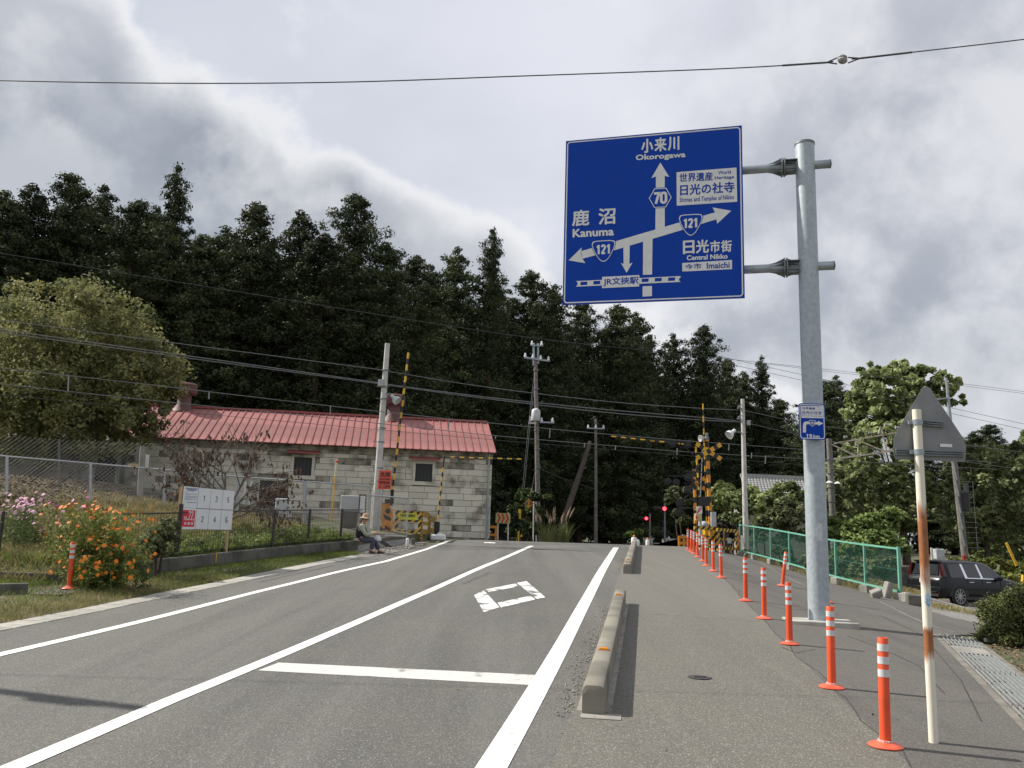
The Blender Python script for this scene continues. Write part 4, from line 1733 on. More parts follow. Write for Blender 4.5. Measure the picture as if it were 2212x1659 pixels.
ss_ = [wall_s(q) for q in (384, 492, 590, 667, 737)]
for i, s in enumerate(ss_):
    x, y = xy(s, tw(s) - .14)
    mb = MB()
    z = zr(s) + .33
    mb.tube([(x, y, z - .2), (x, y, z + (1.16 if i == 0 else 1.0))], .034 if i else .05, 8)
    part('post', mb, BF, bf)
mb = MB()
q0, q1 = P(-10, 1235, 17.0), P(8, 1105, 17.0)
mb.tube([q0, q1], .035, 8)
part('post', mb, BF, bf)
_fp = [wall_s(240)] + ss_ + [ss_[-1] + 1.6]
segs = [((p_, tw(p_) - .14), (q_, tw(q_) - .14)) for p_, q_ in zip(_fp, _fp[1:])]
for (sa, ta), (sb, tb2) in segs:
    A, B = Vector(xy(sa, ta)), Vector(xy(sb, tb2))
    za = lambda k, A=A, B=B: zr(st(*A.lerp(B, k))[0]) + .36
    mb = MB()
    for dz in (.06, .94):
        mb.tube([(A.x, A.y, za(0) + dz), (B.x, B.y, za(1) + dz)], .017, 6)
    rl = part('rail', mb, BF, bf)
    mb = MB()
    n = int((B - A).length / .09)
    for i in range(1, n):
        c = A.lerp(B, i / n)
        mb.tube([(c.x, c.y, za(i / n) + .05), (c.x, c.y, za(i / n) + .95)], .0052, 3, False)
    for j in range(1, 8):
        mb.tube([(A.x, A.y, za(0) + .06 + .88 * j / 8), (B.x, B.y, za(1) + .06 + .88 * j / 8)], .0045, 3, False)
    part('mesh_panel', mb, BF, bf)

# chain link fence A in front of the track, with gates at its right end
LINK = mat('galvanised_tube', (.42, .43, .44), .45, .5, scale=5, col2=(.33, .34, .35))
cf = thing('chain_link_fence', 'galvanised chain link fence on round posts climbing the railway bank', 'fence', P(200, 1083, 26))
fa = [(-80, 976, 1100, 24.4), (15, 986, 1098, 25.0), (196, 1001, 1085, 26.1), (356, 1015, 1085, 27.1), (514, 1030, 1105, 28.1), (657, 1040, 1130, 29.1)]
FT = [P(px, yt, d_) for px, yt, yb, d_ in fa]
FBt = [P(px, yb, d_) for px, yt, yb, d_ in fa]
for i in range(len(fa)):
    mb = MB()
    b0 = FBt[i].copy()
    b0.z = min(b0.z, h(b0.x, b0.y)) - .1
    mb.tube([b0, FT[i]], .045, 8)
    part('post', mb, LINK, cf, True)
for i in range(len(fa) - 1):
    mb = MB()
    mb.tube([FT[i], FT[i + 1]], .026, 8)
    part('top_rail', mb, LINK, cf, True)
    A, B = FT[i].xy, FT[i + 1].xy
    mb = chain_mesh(A, B, lambda k, i=i: FBt[i].z * (1 - k) + FBt[i + 1].z * k - .05, lambda k, i=i: FT[i].z * (1 - k) + FT[i + 1].z * k, .115, .0034)
    part('mesh_panel', mb, WIRE_G, cf)


def gate(label, pts, thick=.024):
    """pts: TL TR BR BL as (px, py, depth)"""
    c = [P(*p) for p in pts]
    r = thing('mesh_gate', label, 'gate', c[3])
    mb = MB()
    for i in range(4):
        mb.tube([c[i], c[(i + 1) % 4]], thick, 8)
    part('frame', mb, LINK, r, True)
    mb = chain_mesh(c[3].xy, c[2].xy, lambda k: c[3].z * (1 - k) + c[2].z * k, lambda k: c[0].z * (1 - k) + c[1].z * k, .11, .0034)
    part('mesh_panel', mb, WIRE_G, r)
    return r


gate('tall chain link gate leaf between the railway bank fence and the white concrete pole', [(662, 1040, 29.2), (797, 1050, 30.2), (793, 1157, 30.2), (660, 1136, 29.2)])
gate('lower chain link gate leaf in front of the orange crossing machine', [(799, 1070, 30.3), (882, 1076, 30.9), (878, 1159, 30.9), (797, 1156, 30.3)])
# fence B beyond the track
cg = thing('chain_link_fence', 'taller old chain link fence with timber rails before the stone storehouse wall', 'fence', P(200, 1055, 30))
LINK_O = mat('weathered_tube', (.17, .17, .15), .7, .3, scale=5)
fb = [(-120, 930, 1045, 28.6), (128, 949, 1053, 29.9), (298, 956, 1061, 30.9), (420, 962, 1073, 31.5)]
FT2 = [P(px, yt, d_) for px, yt, yb, d_ in fb]
FB2 = [P(px, yb, d_) for px, yt, yb, d_ in fb]
for i in range(len(fb)):
    mb = MB()
    b0 = FB2[i].copy()
    b0.z = min(b0.z, h(b0.x, b0.y)) - .1
    mb.tube([b0, FT2[i]], .045, 8)
    part('post', mb, LINK_O, cg, True)
for i in range(len(fb) - 1):
    A, B = FT2[i].xy, FT2[i + 1].xy
    mb = chain_mesh(A, B, lambda k, i=i: FB2[i].z * (1 - k) + FB2[i + 1].z * k, lambda k, i=i: FT2[i].z * (1 - k) + FT2[i + 1].z * k, .16, .0045)
    part('mesh_panel', mb, WIRE_G, cg)
    for dz, r_, mt in ((0, .03, LINK_O), (-.12, .05, LINK_O)):
        mb = MB()
        mb.bar(FB2[i] + EZ * dz, FB2[i + 1] + EZ * dz, r_ * 2)
        part('rail', mb, mt, cg)
mb = MB()
c = P(287, 1005, 30.7)
mb.box(c, (.36, .02, .12))
single('notice_tag', mb, mat('tag_tan', (.5, .4, .22), .6), 'small tan tag wired to the old chain link fence', 'tag')
mb = MB()
c = P(316, 997, 30.9)
mb.box(c, (.18, .03, .5))
single('notice_strip', mb, WHITE, 'narrow white notice strip fixed beside the grey post of the old fence', 'notice')
q0, q1 = P(303, 1068, 30.6), P(309, 965, 30.6)
mb = MB()
q0.z = h(q0.x, q0.y) - .1
mb.tube([q0, q1], .11, 10)
single('marker_column', mb, CONC, 'short grey concrete column behind the bare brown leaved tree', 'post', smooth=True)

# ------------------------------------------------------------------ stone storehouse
RC, LC = Vector((*X2(1058, 42.0), 0)), Vector((*X2(330, 39.7), 0))
wx = (RC - LC).normalized()
wn = Vector((wx.y, -wx.x, 0))
BL = 17.3
bz0 = .9
ez_ = ztop(RC.x, RC.y, 979)          # eave
BFR2 = (Vector((RC.x, RC.y, 0)) - wx * BL, wx, EZ, wn)
sh_ = thing('stone_storehouse', 'long stone block storehouse with faded red metal roof beyond the crossing', 'building', (RC.x, RC.y, bz0))
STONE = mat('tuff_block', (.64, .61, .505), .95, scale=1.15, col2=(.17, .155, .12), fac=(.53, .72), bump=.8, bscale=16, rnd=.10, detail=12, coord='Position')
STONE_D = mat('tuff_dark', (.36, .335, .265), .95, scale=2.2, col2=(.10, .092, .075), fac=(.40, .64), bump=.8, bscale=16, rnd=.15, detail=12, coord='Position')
MORTAR = mat('mortar', (.33, .31, .245), .95, scale=3, col2=(.12, .11, .09))
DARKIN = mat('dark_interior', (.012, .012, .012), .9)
ROOF = mat('roof_red', (.355, .150, .135), .6, scale=.8, col2=(.235, .105, .095), fac=(.4, .7), spec=.3, detail=10)
ROOF_R = mat('roof_red_rib', (.34, .095, .085), .55, scale=2)
VENTM = mat('vent_red_brown', (.13, .055, .05), .6, scale=3)


def wl(px, py):
    """pixel -> (u, v) on the front wall plane"""
    p = PV(px, py, RC.xy, (RC + wx).xy)
    return (p - BFR2[0]).dot(wx), p.z


opn = []
for a_ in ((636, 987, 672, 1027), (898, 1001, 933, 1040), (562, 1037, 617, 1135)):
    u0, v1 = wl(a_[0], a_[1])
    u1, v0 = wl(a_[2], a_[3])
    opn.append((u0, u1, v0, v1))
mb = MB()
D = 7.0
mb.prism([(.02, bz0 - .6), (BL - .02, bz0 - .6), (BL - .02, ez_ - .05), (.02, ez_ - .05)], BFR2, -.07, -.3)
part('wall_core', mb, MORTAR, sh_)
mb = MB()
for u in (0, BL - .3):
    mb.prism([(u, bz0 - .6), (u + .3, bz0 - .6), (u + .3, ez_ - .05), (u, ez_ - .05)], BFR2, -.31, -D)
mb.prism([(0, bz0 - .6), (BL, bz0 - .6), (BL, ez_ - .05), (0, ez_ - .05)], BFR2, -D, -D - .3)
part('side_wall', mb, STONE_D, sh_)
CH = .303
rows_ = int((ez_ - .5 - bz0) / CH)
me_cache = {}


def block_mesh(w, hh, dark):
    k = (round(w, 2), round(hh, 2), dark)
    if k not in me_cache:
        mb = MB()
        mb.box((0, 0, 0), (k[0] - .014, .16, k[1] - .013), bev=.009)
        me_cache[k] = mesh_of('stone_block', mb, STONE_D if dark else STONE)
    return me_cache[k]


rg = random.Random(17)
cells = []
for r_ in range(-1, rows_ + 1):
    v0 = bz0 + r_ * CH
    v1 = v0 + CH if r_ < rows_ else ez_ - .36
    if v1 - v0 < .08:
        continue
    u = BL
    first_ = True
    while u > 0:
        w = rg.choice((.86, .90, .78, .62, .94)) * (.5 if first_ and r_ % 2 else 1.0)
        w = round(w, 2)
        first_ = False
        u0 = max(0, u - w)
        ivs = [(u0, u)]
        for (a0, a1, b0, b1) in opn:
            if v0 < b1 + .02 and v1 > b0 - .02:
                nx = []
                for (p0, p1) in ivs:
                    if p1 <= a0 - .13 or p0 >= a1 + .13:
                        nx.append((p0, p1))
                    else:
                        if p0 < a0 - .13:
                            nx.append((p0, a0 - .13))
                        if p1 > a1 + .13:
                            nx.append((a1 + .13, p1))
                ivs = nx
        for (p0, p1) in ivs:
            if p1 - p0 > .1:
                cells.append((p0, p1, v0, v1, r_))
        u = u0
cells.sort(key=lambda c: -c[1])
Mw = Matrix((wx, -wn, EZ)).transposed()
rest = MB()
for i, (p0, p1, v0, v1, r_) in enumerate(cells):
    c = BFR2[0] + wx * ((p0 + p1) / 2) + EZ * ((v0 + v1) / 2) + wn * (-.08 + rg.uniform(-.012, .012))
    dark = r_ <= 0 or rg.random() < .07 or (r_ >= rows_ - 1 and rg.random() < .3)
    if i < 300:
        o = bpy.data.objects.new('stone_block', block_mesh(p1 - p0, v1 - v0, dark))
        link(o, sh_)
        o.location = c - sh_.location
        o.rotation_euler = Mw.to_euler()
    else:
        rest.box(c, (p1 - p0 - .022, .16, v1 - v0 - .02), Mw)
if rest.v:
    part('stone_block', rest, STONE_D, sh_, kind='stuff')
# eave courses
for (a0, a1, o_) in ((ez_ - .36, ez_ - .20, .03), (ez_ - .195, ez_ - .02, .07)):
    mb = MB()
    mb.prism([(-.05, a0), (BL + .03, a0), (BL + .03, a1), (-.05, a1)], BFR2, o_, -.3)
    part('eave_course', mb, STONE_D, sh_)
for i, (u0, u1, v0, v1) in enumerate(opn):
    win = i < 2
    mb = MB()
    mb.prism([(u0 - .1, v0 - .1), (u1 + .1, v0 - .1), (u1 + .1, v1 + .1), (u0 - .1, v1 + .1)], BFR2, -.045, -.066)
    w = part('window' if win else 'doorway', mb, DARKIN if not win else mat('shutter_grey', (.035, .037, .036), .6, scale=20), sh_)
    mb = MB()
    fw = .13
    for (a0, a1, b0, b1) in ((u0 - fw, u0, v0 - .02, v1 + fw), (u1, u1 + fw, v0 - .02, v1 + fw), (u0, u1, v1, v1 + fw), (u0 - fw - .08, u1 + fw + .08, v0 - .2, v0 - .02)):
        mb.prism([(a0, b0), (a1, b0), (a1, b1), (a0, b1)], BFR2, .02, -.06)
    f_ = part('frame', mb, STONE, w, world=False)
    f_.data.transform(Matrix.Translation(-sh_.location))
    if win:
        mb = MB()
        for k in range(5):
            uu = u0 + (u1 - u0) * (k + .5) / 5
            mb.prism([(uu - .02, v0), (uu + .02, v0), (uu + .02, v1), (uu - .02, v1)], BFR2, -.03, -.045)
        f_ = part('shutter_bar', mb, mat('shutter_bar', (.02, .02, .021), .6), w, world=False)
        f_.data.transform(Matrix.Translation(-sh_.location))
        mb = MB()
        mb.add([BFR2[0] + wx * q_[0] + EZ * q_[1] + wn * q_[2] for q_ in ((u0 - .35, v1 + .34, .02), (u1 + .35, v1 + .34, .02), (u1 + .35, v1 + .22, .36), (u0 - .35, v1 + .22, .36), (u0 - .35, v1 + .30, .02), (u1 + .35, v1 + .30, .02), (u1 + .35, v1 + .17, .36), (u0 - .35, v1 + .17, .36))], [(0, 3, 2, 1), (4, 5, 6, 7), (3, 7, 6, 2), (0, 4, 7, 3), (1, 2, 6, 5)])
        part('window_hood', mb, ROOF_R, sh_)
# roof: pans between standing ribs
ridge_z = ztop((RC - wn * 3.4).x, (RC - wn * 3.4).y, 913)
RUN0, RUN1 = .5, -3.45
sl_ = (ridge_z - ez_) / (RUN0 - RUN1)
n_p = 47
pw = (BL + .24) / n_p
mb = MB()
c0v = [Vector((-pw / 2, 0, 0)), Vector((pw / 2, 0, 0))]


def rp_(u, run, dz=0):
    return BFR2[0] + wx * u + wn * run + EZ * (ez_ + (RUN0 - run) * sl_ + dz)


def local_mesh(name, pts, fs, mt):
    me = bpy.data.meshes.new(name)
    me.from_pydata([tuple(p) for p in pts], [], fs)
    me.materials.append(mt)
    return me


base = rp_(0, RUN0)
pan_pts = [rp_(0, RUN0) - base, rp_(pw, RUN0) - base, rp_(pw, RUN1) - base, rp_(0, RUN1) - base]
pan_pts += [p - EZ * .03 for p in pan_pts]
pan_me = local_mesh('roof_pan', pan_pts, [(0, 1, 2, 3), (7, 6, 5, 4), (0, 4, 5, 1)], ROOF)
rb = []
for du, dz in ((-.022, 0), (.022, 0), (.022, .045), (-.022, .045)):
    rb += [rp_(du, RUN0 + .02, dz) - base, rp_(du, RUN1, dz) - base]
rib_me = local_mesh('roof_rib', rb, [(0, 1, 3, 2), (2, 3, 5, 4), (4, 5, 7, 6), (6, 7, 1, 0), (0, 2, 4, 6)], ROOF_R)
for i in range(n_p):
    o = bpy.data.objects.new('roof_pan', pan_me)
    link(o, sh_)
    o.location = rp_(-.15 + pw * i, RUN0) - sh_.location
for i in range(n_p + 1):
    o = bpy.data.objects.new('roof_rib', rib_me)
    link(o, sh_)
    o.location = rp_(-.15 + pw * i, RUN0) - sh_.location
mb = MB()
A, B = rp_(-.2, RUN1), rp_(BL + .08, RUN1)
mb.bar(A + EZ * .05, B + EZ * .05, .22, .10)
part('ridge_cap', mb, ROOF_R, sh_)
mb = MB()
bk = [rp_(-.15, RUN1), rp_(BL + .09, RUN1)]
e0 = [p - wn * 4.0 - EZ * (4.0 * sl_) for p in bk]
mb.add([bk[0], bk[1], e0[1], e0[0]], [(0, 1, 2, 3)])
part('roof_rear', mb, ROOF, sh_)
mb = MB()
mb.add([rp_(BL - .1, RUN0 - .3, -.08), rp_(BL - .1, RUN1, -.08), e0[1] - wx * .45 - EZ * .06], [(0, 1, 2)])
part('gable', mb, STONE_D, sh_)
for px, py in ((849, 893), (396, 874)):
    c = PV(px, py + 14, rp_(0, RUN1).xy, rp_(1, RUN1).xy)
    c.z = ridge_z - .25
    mb = MB()
    mb.lathe([(.62, 0), (.34, .42), (.34, .95), (.58, .95), (.60, 1.0), (.60, 1.42), (.52, 1.50), (.05, 1.55)], 18, c)
    part('roof_vent', mb, VENTM, sh_, True)
mb = MB()
c = RC + wn * .12 - wx * .18
mb.tube([(c.x, c.y, ez_ - .1), (c.x, c.y, bz0 - .3)], .05, 8)
part('downpipe', mb, mat('pipe_green_grey', (.34, .38, .33), .6), sh_, True)

# low grey shed adjoining the storehouse, in the shade of the round tree
sx0 = BFR2[0] - wx * .25
SFR2 = (Vector((sx0.x, sx0.y, 0)) - wx * 11.0, wx, EZ, wn)
zs0, zs1 = h(sx0.x - 4, sx0.y) - .3, ztop(sx0.x - 4, sx0.y, 948)
sd_ = thing('grey_shed', 'low grey shed with dark roof in the shade under the round tree', 'building', (sx0.x - 5, sx0.y, zs0))
mb = MB()
mb.prism([(0, zs0), (11, zs0), (11, zs1), (0, zs1)], SFR2, -.2, -4.5)
part('wall', mb, mat('shed_wall', (.36, .35, .31), .9, scale=1.5, col2=(.24, .23, .20), coord='Position'), sd_)
mb = MB()
mb.add([SFR2[0] + wx * u + wn * r_ + EZ * z for u, r_, z in ((-.3, .5, zs1 - .05), (11.2, .5, zs1 - .05), (11.2, -4.9, zs1 + .75), (-.3, -4.9, zs1 + .75), (-.3, .5, zs1 - .13), (11.2, .5, zs1 - .13), (11.2, -4.9, zs1 + .67), (-.3, -4.9, zs1 + .67))], [(0, 1, 2, 3), (7, 6, 5, 4), (0, 4, 5, 1), (1, 5, 6, 2)])
part('roof', mb, mat('shed_roof', (.075, .06, .055), .8), sd_)
for u0, u1 in ((1.2, 4.2), (9.9, 10.8)):
    mb = MB()
    mb.prism([(u0, zs0), (u1, zs0), (u1, zs1 - .3), (u0, zs1 - .3)], SFR2, -.185, -.199)
    part('doorway', mb, DARKIN, sd_)
for px in (524, 537):
    mb = MB()
    A, B = P(px, 1112, 39.0), P(px + 6, 1040, 39.0)
    A.z = h(A.x, A.y)
    mb.tube([A, B], .06, 8)
    single('white_pipe', mb, WHITE, 'white plastic pipe leaning at the storehouse behind the withered tree', 'pipe', group='white pipes by the storehouse')

# ------------------------------------------------------------------ poles
def stand(mb, pb, pt, d_, r0, r1, n=12, d2=None):
    """a standing rod from image foot to image top at one distance, driven into the ground"""
    A, B = P(*pb, d_), P(*pt, d2 or d_)
    z = h(A.x, A.y) - .08
    v = (B - A) / (B.z - A.z)
    A = A + v * (z - A.z)
    mb.tube([A, A.lerp(B, .5), B], [r0, (r0 + r1) / 2, r1], n)
    return A, B


def lamp_shade(name, par, c, direction, size, mt=WHITE):
    """bell floodlight pointing along direction"""
    d_ = Vector(direction).normalized()
    a_ = d_.orthogonal().normalized()
    M = Matrix((a_, d_.cross(a_), d_)).transposed()
    mb = MB()
    mb.lathe([(.10, -.55), (.13, -.50), (.14, -.25), (.17, -.18), (.30, -.02), (.36, .22), (.33, .22), (.05, .0)], 18, c, M @ Matrix.Diagonal((size, size, size)))
    o = part(name, mb, mt, par, True)
    return o


PLX, PRX = X2(810, 33.0), X2(1609, 38.0)
pl = thing('concrete_pole', 'pale concrete pole with floodlight and grey box beside the red danger plate', 'utility pole', P(810, 1150, 33))
mb = MB()
A0_, A1_ = stand(mb, (808, 1150), (837, 742), 33, .155, .10, 16)
pl.location = A0_
pl.children
o = part('pole', mb, POLE_C, pl, True)
lamp_shade('floodlight', pl, P(855, 863, 32.8), (.75, -.2, -.62), .52, mat('lamp_grey_blue', (.45, .50, .50), .5))
mb = MB()
mb.tube([P(828, 850, 33), P(845, 851, 32.9)], .03, 8)
part('lamp_bracket', mb, GALV_D, pl)
mb = MB()
mb.box(P(823, 827, 32.8), (.22, .2, .26))
part('junction_box', mb, mat('box_grey', (.42, .43, .42), .6), pl)
for (px, py) in ((826, 925), (823, 955), (820, 1011), (818, 1040), (829, 862), (831, 836), (833, 800)):
    mb = MB()
    c = P(px, py, 33)
    mb.lathe([(.115, -.02), (.15, -.02), (.15, .02), (.115, .02)], 14, c)
    mb.box(c + Vector((-.2, -.02, .01)), (.22, .03, .02))
    part('step_bracket', mb, GALV_D, pl)
mb = MB()
mb.tube([P(806, 1060, 32.83), P(800, 1150, 32.83)], .03, 8)
part('conduit', mb, STEEL_W, pl)

pr = thing('concrete_pole', 'pale concrete pole with white floodlight standing behind the green fence', 'utility pole', P(1612, 1190, 38))
mb = MB()
B0_, B1_ = stand(mb, (1612, 1195), (1604, 862), 38, .135, .085, 16)
pr.location = B0_
part('pole', mb, POLE_C, pr, True)
lamp_shade('floodlight', pr, P(1578, 937, 37.8), (-.72, -.3, -.6), .58)
mb = MB()
mb.tube([P(1604, 935, 38), P(1590, 933, 37.9)], .03, 8)
part('lamp_bracket', mb, GALV_D, pr)
for (px, py) in ((1597, 880), (1597, 903)):
    mb = MB()
    mb.lathe([(.02, -.05), (.11, -.06), (.11, -.03), (.04, 0), (.09, .03), (.03, .08)], 10, P(px, py, 37.9))
    mb.bar(P(px, py - 6, 37.9), P(1605, py - 6, 38), .03)
    part('insulator', mb, GALV_D, pr)
mb = MB()
mb.box(P(1617, 913, 37.9), (.14, .12, .22))
part('junction_box', mb, mat('box_grey', (.42, .43, .42), .6), pr)
for (px, py) in ((1611, 958), (1612, 985), (1613, 1008), (1615, 1046), (1616, 1090), (1617, 1133)):
    mb = MB()
    c = P(px, py, 38)
    mb.box(c + Vector((.02, 0, 0)), (.22, .03, .03))
    part('step_bracket', mb, GALV_D, pr)
mb = MB()
mb.tube([P(1597, 1194, 37.85), P(1596, 1140, 37.85)], .05, 8)
part('cable_guard', mb, mat('red_oxide', (.25, .035, .02), .7), pr)

# ------------------------------------------------------------------ overhead wires
def wire(label, pts, r, mt=WIRE, plane=None, d=None, extend=(0, 0), hang=None, group='overhead wires'):
    c = [PV(px, py, *plane) if plane else P(px, py, d if not isinstance(d, (list, tuple)) else d[i]) for i, (px, py) in enumerate(pts)]
    # smooth curve through the points
    if extend[0]:
        c = [c[0] + (c[0] - c[1]).normalized() * extend[0]] + c
    if extend[1]:
        c = c + [c[-1] + (c[-1] - c[-2]).normalized() * extend[1]]
    out = []
    for i in range(len(c) - 1):
        p0, p1, p2, p3 = c[max(i - 1, 0)], c[i], c[i + 1], c[min(i + 2, len(c) - 1)]
        for k in range(6):
            t = k / 6
            out.append(.5 * ((2 * p1) + (p2 - p0) * t + (2 * p0 - 5 * p1 + 4 * p2 - p3) * t * t + (3 * p1 - p0 - 3 * p2 + p3) * t ** 3))
    out.append(c[-1])
    mb = MB()
    mb.tube(out, r, 5, False)
    m_ = out[len(out) // 2]
    if hang is None:
        return single('overhead_wire', mb, mt, label, 'wire', group=group)
    root = thing('overhead_wire', label, 'wire', m_, 0, group)
    part('cable', mb, mt, root)
    for (px, py0, py1) in hang:
        mb = MB()
        mb.tube([PV(px, py0, *plane), PV(px - 1, py1, *plane)], .022, 5)
        part('hanger', mb, WIRE_L, root)
    return root


TRK = ((-12.2, 28.5), (14.4, 42.0))
POL = (PLX, PRX)
w1 = [(-400, 160), (0, 174), (400, 180), (760, 177), (1106, 165), (1500, 151), (1700, 141), (1800, 133)]
wire('single dark wire crossing high above the road up to the pale ball insulator', w1, .009, WIRE, d=11.0, extend=(4, 0))
wire('single dark wire running on from the pale ball insulator away past the board', [(1840, 128), (1970, 113), (2212, 85), (2500, 47)], .009, WIRE, d=11.0, extend=(0, 4))
ib = P(1820, 130.5, 11.0)
ins = thing('ball_insulator', 'pale grooved ball insulator strung in the high wire', 'insulator', ib)
mb = MB()
for k, sg in ((-.012, -1), (.028, 1)):
    mb.lathe([(.012, -.035), (.05, -.028), (.068, -.006), (.064, .014), (.012, .022)], 18, (ib.x, ib.y, ib.z + k + .012), Matrix.Rotation(.25, 3, 'Y'))
part('shell', mb, mat('ceramic_grey', (.42, .41, .40), .35, scale=14, col2=(.2, .19, .18)), ins, True)
mb = MB()
for (a_, b_) in (((1786, 135), (1808, 125)), ((1786, 135), (1808, 138)), ((1858, 126), (1832, 124)), ((1858, 126), (1832, 136))):
    mb.tube([P(*a_, 11.0), P(*b_, 11.0)], .010, 6)
mb.tube([P(1690, 141.5, 11.0), P(1786, 135, 11.0)], .014, 6)
mb.tube([P(1858, 126, 11.0), P(1970, 113, 11.0)], .014, 6)
part('wire_grip', mb, WIRE, ins)
wire('thin upper wire passing in front of the dark cedars below their tops', [(-120, 532), (0, 547), (550, 636), (1106, 724), (1500, 768), (1856, 806), (2212, 850)], .010, WIRE, plane=TRK, extend=(8, 8))
WGR = mat('feeder_wire', (.20, .20, .21), .5, .3)
wire('upper feeder line left of the pale floodlight pole in front of the round tree', [(-150, 670), (0, 691), (400, 744), (832, 800)], .014, WGR, plane=POL, extend=(8, 0))
wire('upper feeder line between the two pale floodlight poles', [(833, 801), (1042, 835), (1300, 866), (1481, 880), (1600, 886)], .014, WGR, plane=POL)
wire('upper feeder line leaving the pole behind the green fence to the right', [(1604, 886), (1723, 911), (1860, 932), (2000, 950)], .012, WGR, plane=POL, extend=(0, 6))
for k, nm in ((0, 'upper'), (6, 'lower')):
    wire('%s strand of the paired feeder cable left of the pale floodlight pole' % nm, [(-150, 690 + k), (0, 712 + k), (400, 768 + k * .8), (826, 828 + k * .3)], .018, WGR, plane=POL, extend=(8, 0))
    wire('%s strand of the paired feeder cable between the two pale floodlight poles' % nm, [(828, 829 + k * .3), (1042, 857 + k * .5), (1300, 884 + k), (1481, 899 + k), (1602, 910 + k * .3)], .018, WGR, plane=POL)
wire('lower feeder line right of the pole behind the green fence', [(1604, 912), (1723, 938), (1860, 965), (2000, 985)], .012, WGR, plane=POL, extend=(0, 6))
wire('messenger wire with droppers above the railway track', [(-120, 782), (0, 795), (329, 832), (740, 880), (1042, 912), (1371, 943), (1736, 971), (1900, 982)], .014, WGR, plane=TRK, extend=(8, 10), hang=[(148, 812, 845), (452, 847, 862), (714, 876, 897), (970, 905, 926), (1188, 926, 946), (1575, 958, 973)])
wire('contact wire just above the storehouse eave line', [(-120, 812), (0, 829), (329, 865), (700, 902), (1057, 940), (1371, 967), (1481, 976), (1736, 991), (1900, 1000)], .014, WGR, plane=TRK, extend=(8, 10), hang=[(1071, 941, 948), (1263, 957, 966), (1330, 962, 972), (1463, 968, 982), (1624, 978, 990), (1654, 984, 1002)])
wire('thin lower rail wire crossing before the stone wall', [(-120, 838), (0, 852), (329, 884), (1042, 948), (1481, 984), (1736, 1004)], .008, WIRE, plane=TRK, extend=(8, 8))
wire('far thin wire at the right before the grey cloud', [(1640, 784), (1856, 810), (2068, 828), (2212, 846)], .012, WIRE, d=55, extend=(0, 8))
for (y0, y1, nm) in ((884, 916, 'upper'), (896, 928, 'lower')):
    wire('%s of two thin wires beyond the triangular sign' % nm, [(2068, y0), (2212, y1)], .012, WIRE, d=48, extend=(14, 8))

# ------------------------------------------------------------------ level crossing, left side
dg = thing('danger_plate', 'red plate with black lettering and 4.5M on a grey post before the pale pole', 'warning sign', P(820, 1150, 32.2))
mb = MB()
tl, br = P(818, 1015.5, 32.2), P(843.5, 1057.5, 32.2)
DFR = (Vector((tl.x, 32.2, br.z)), Vector((1, 0, 0)), EZ, Vector((0, -1, 0)))
dw, dh = br.x - tl.x, tl.z - br.z
mb.prism([(0, 0), (dw, .012), (dw - .01, dh), (.02, dh - .01)], DFR, 0, -.01)
part('plate', mb, mat('sign_red_orange', (.74, .10, .05), .5, var=.05), dg)
FD = Face([(0, 0), (100, 0), (100, 100), (0, 100)], dw, dh, DFR)
mb = MB()
FD.word(mb, '危険', [(15, 9), (92, 9), (92, 36), (15, 36)], .004, .005)
FD.word(mb, '架空電線', [(12, 42), (90, 42), (90, 51), (12, 51)], .004, .002)
FD.word(mb, '制限高', [(10, 56), (90, 56), (90, 73), (10, 73)], .004, .003)
FD.digits(mb, '4', [(8, 78), (30, 78), (30, 94), (8, 94)], .004, .016)
FD.digits(mb, '5', [(42, 78), (62, 78), (62, 94), (42, 94)], .004, .016)
FD.word(mb, '.', [(34, 91), (38, 91), (38, 94), (34, 94)], .004)
FD.word(mb, 'M', [(65, 78), (90, 78), (90, 94), (65, 94)], .004, .006)
part('lettering', mb, BLACK, dg)
mb = MB()
A_, _b = stand(mb, (819, 1140), (829, 1030), 32.26, .035, .035, 8)
part('post', mb, GALV, dg, True)

# crossing gates
RED_D = mat('gate_red_band', (.35, .03, .02), .5)


def arm(mb, a_, b_, r):
    mb.tube([a_, b_], r, 8)


def gate_arm(root, a_, b_, r, n=11, name='arm'):
    """banded arm: every band its own ring"""
    a_, b_ = Vector(a_), Vector(b_)
    mb = MB()
    for i in range(n):
        mb.cur = i % 2
        mb.tube([a_.lerp(b_, i / n), a_.lerp(b_, (i + 1) / n)], r, 8)
    return part(name, mb, [YELLOW, BLACK], root, True)


gm = thing('crossing_gate', 'orange crossing gate machine with a tall raised striped arm beside the pale pole', 'crossing gate', P(836, 1155, 33.2))
d_ = 33.2
c = P(836, 1120, d_)
zg = h(c.x, c.y)
gm.location = (c.x, c.y, zg)
mb = MB()
q_ = [(826, 1086), (841, 1087), (848, 1106), (846, 1154), (828, 1156), (824, 1120)]
pp = [(P(a_, b_, d_).x, P(a_, b_, d_).z) for a_, b_ in q_][::-1]
mb.prism(pp, (Vector((0, d_ - .22, 0)), Vector((1, 0, 0)), EZ, Vector((0, -1, 0))), .0, -.45)
part('housing', mb, ORANGE, gm)
mb = MB()
for q_ in ([(829, 1110), (846, 1118), (846, 1126), (833, 1122)], [(833, 1134), (845, 1141), (845, 1148), (833, 1142)]):
    mb.flat([(P(a_, b_, d_).x, P(a_, b_, d_).z) for a_, b_ in q_], (Vector((0, d_ - .22, 0)), Vector((1, 0, 0)), EZ, Vector((0, -1, 0))), .004)
cc = P(840, 1104, d_)
mb.lathe([(.10, 0), (.10, .06), (.02, .07)], 14, (cc.x, d_ - .22, cc.z), Matrix.Rotation(math.pi / 2, 3, 'X'))
part('chevron', mb, BLACK, gm)
mb = MB()
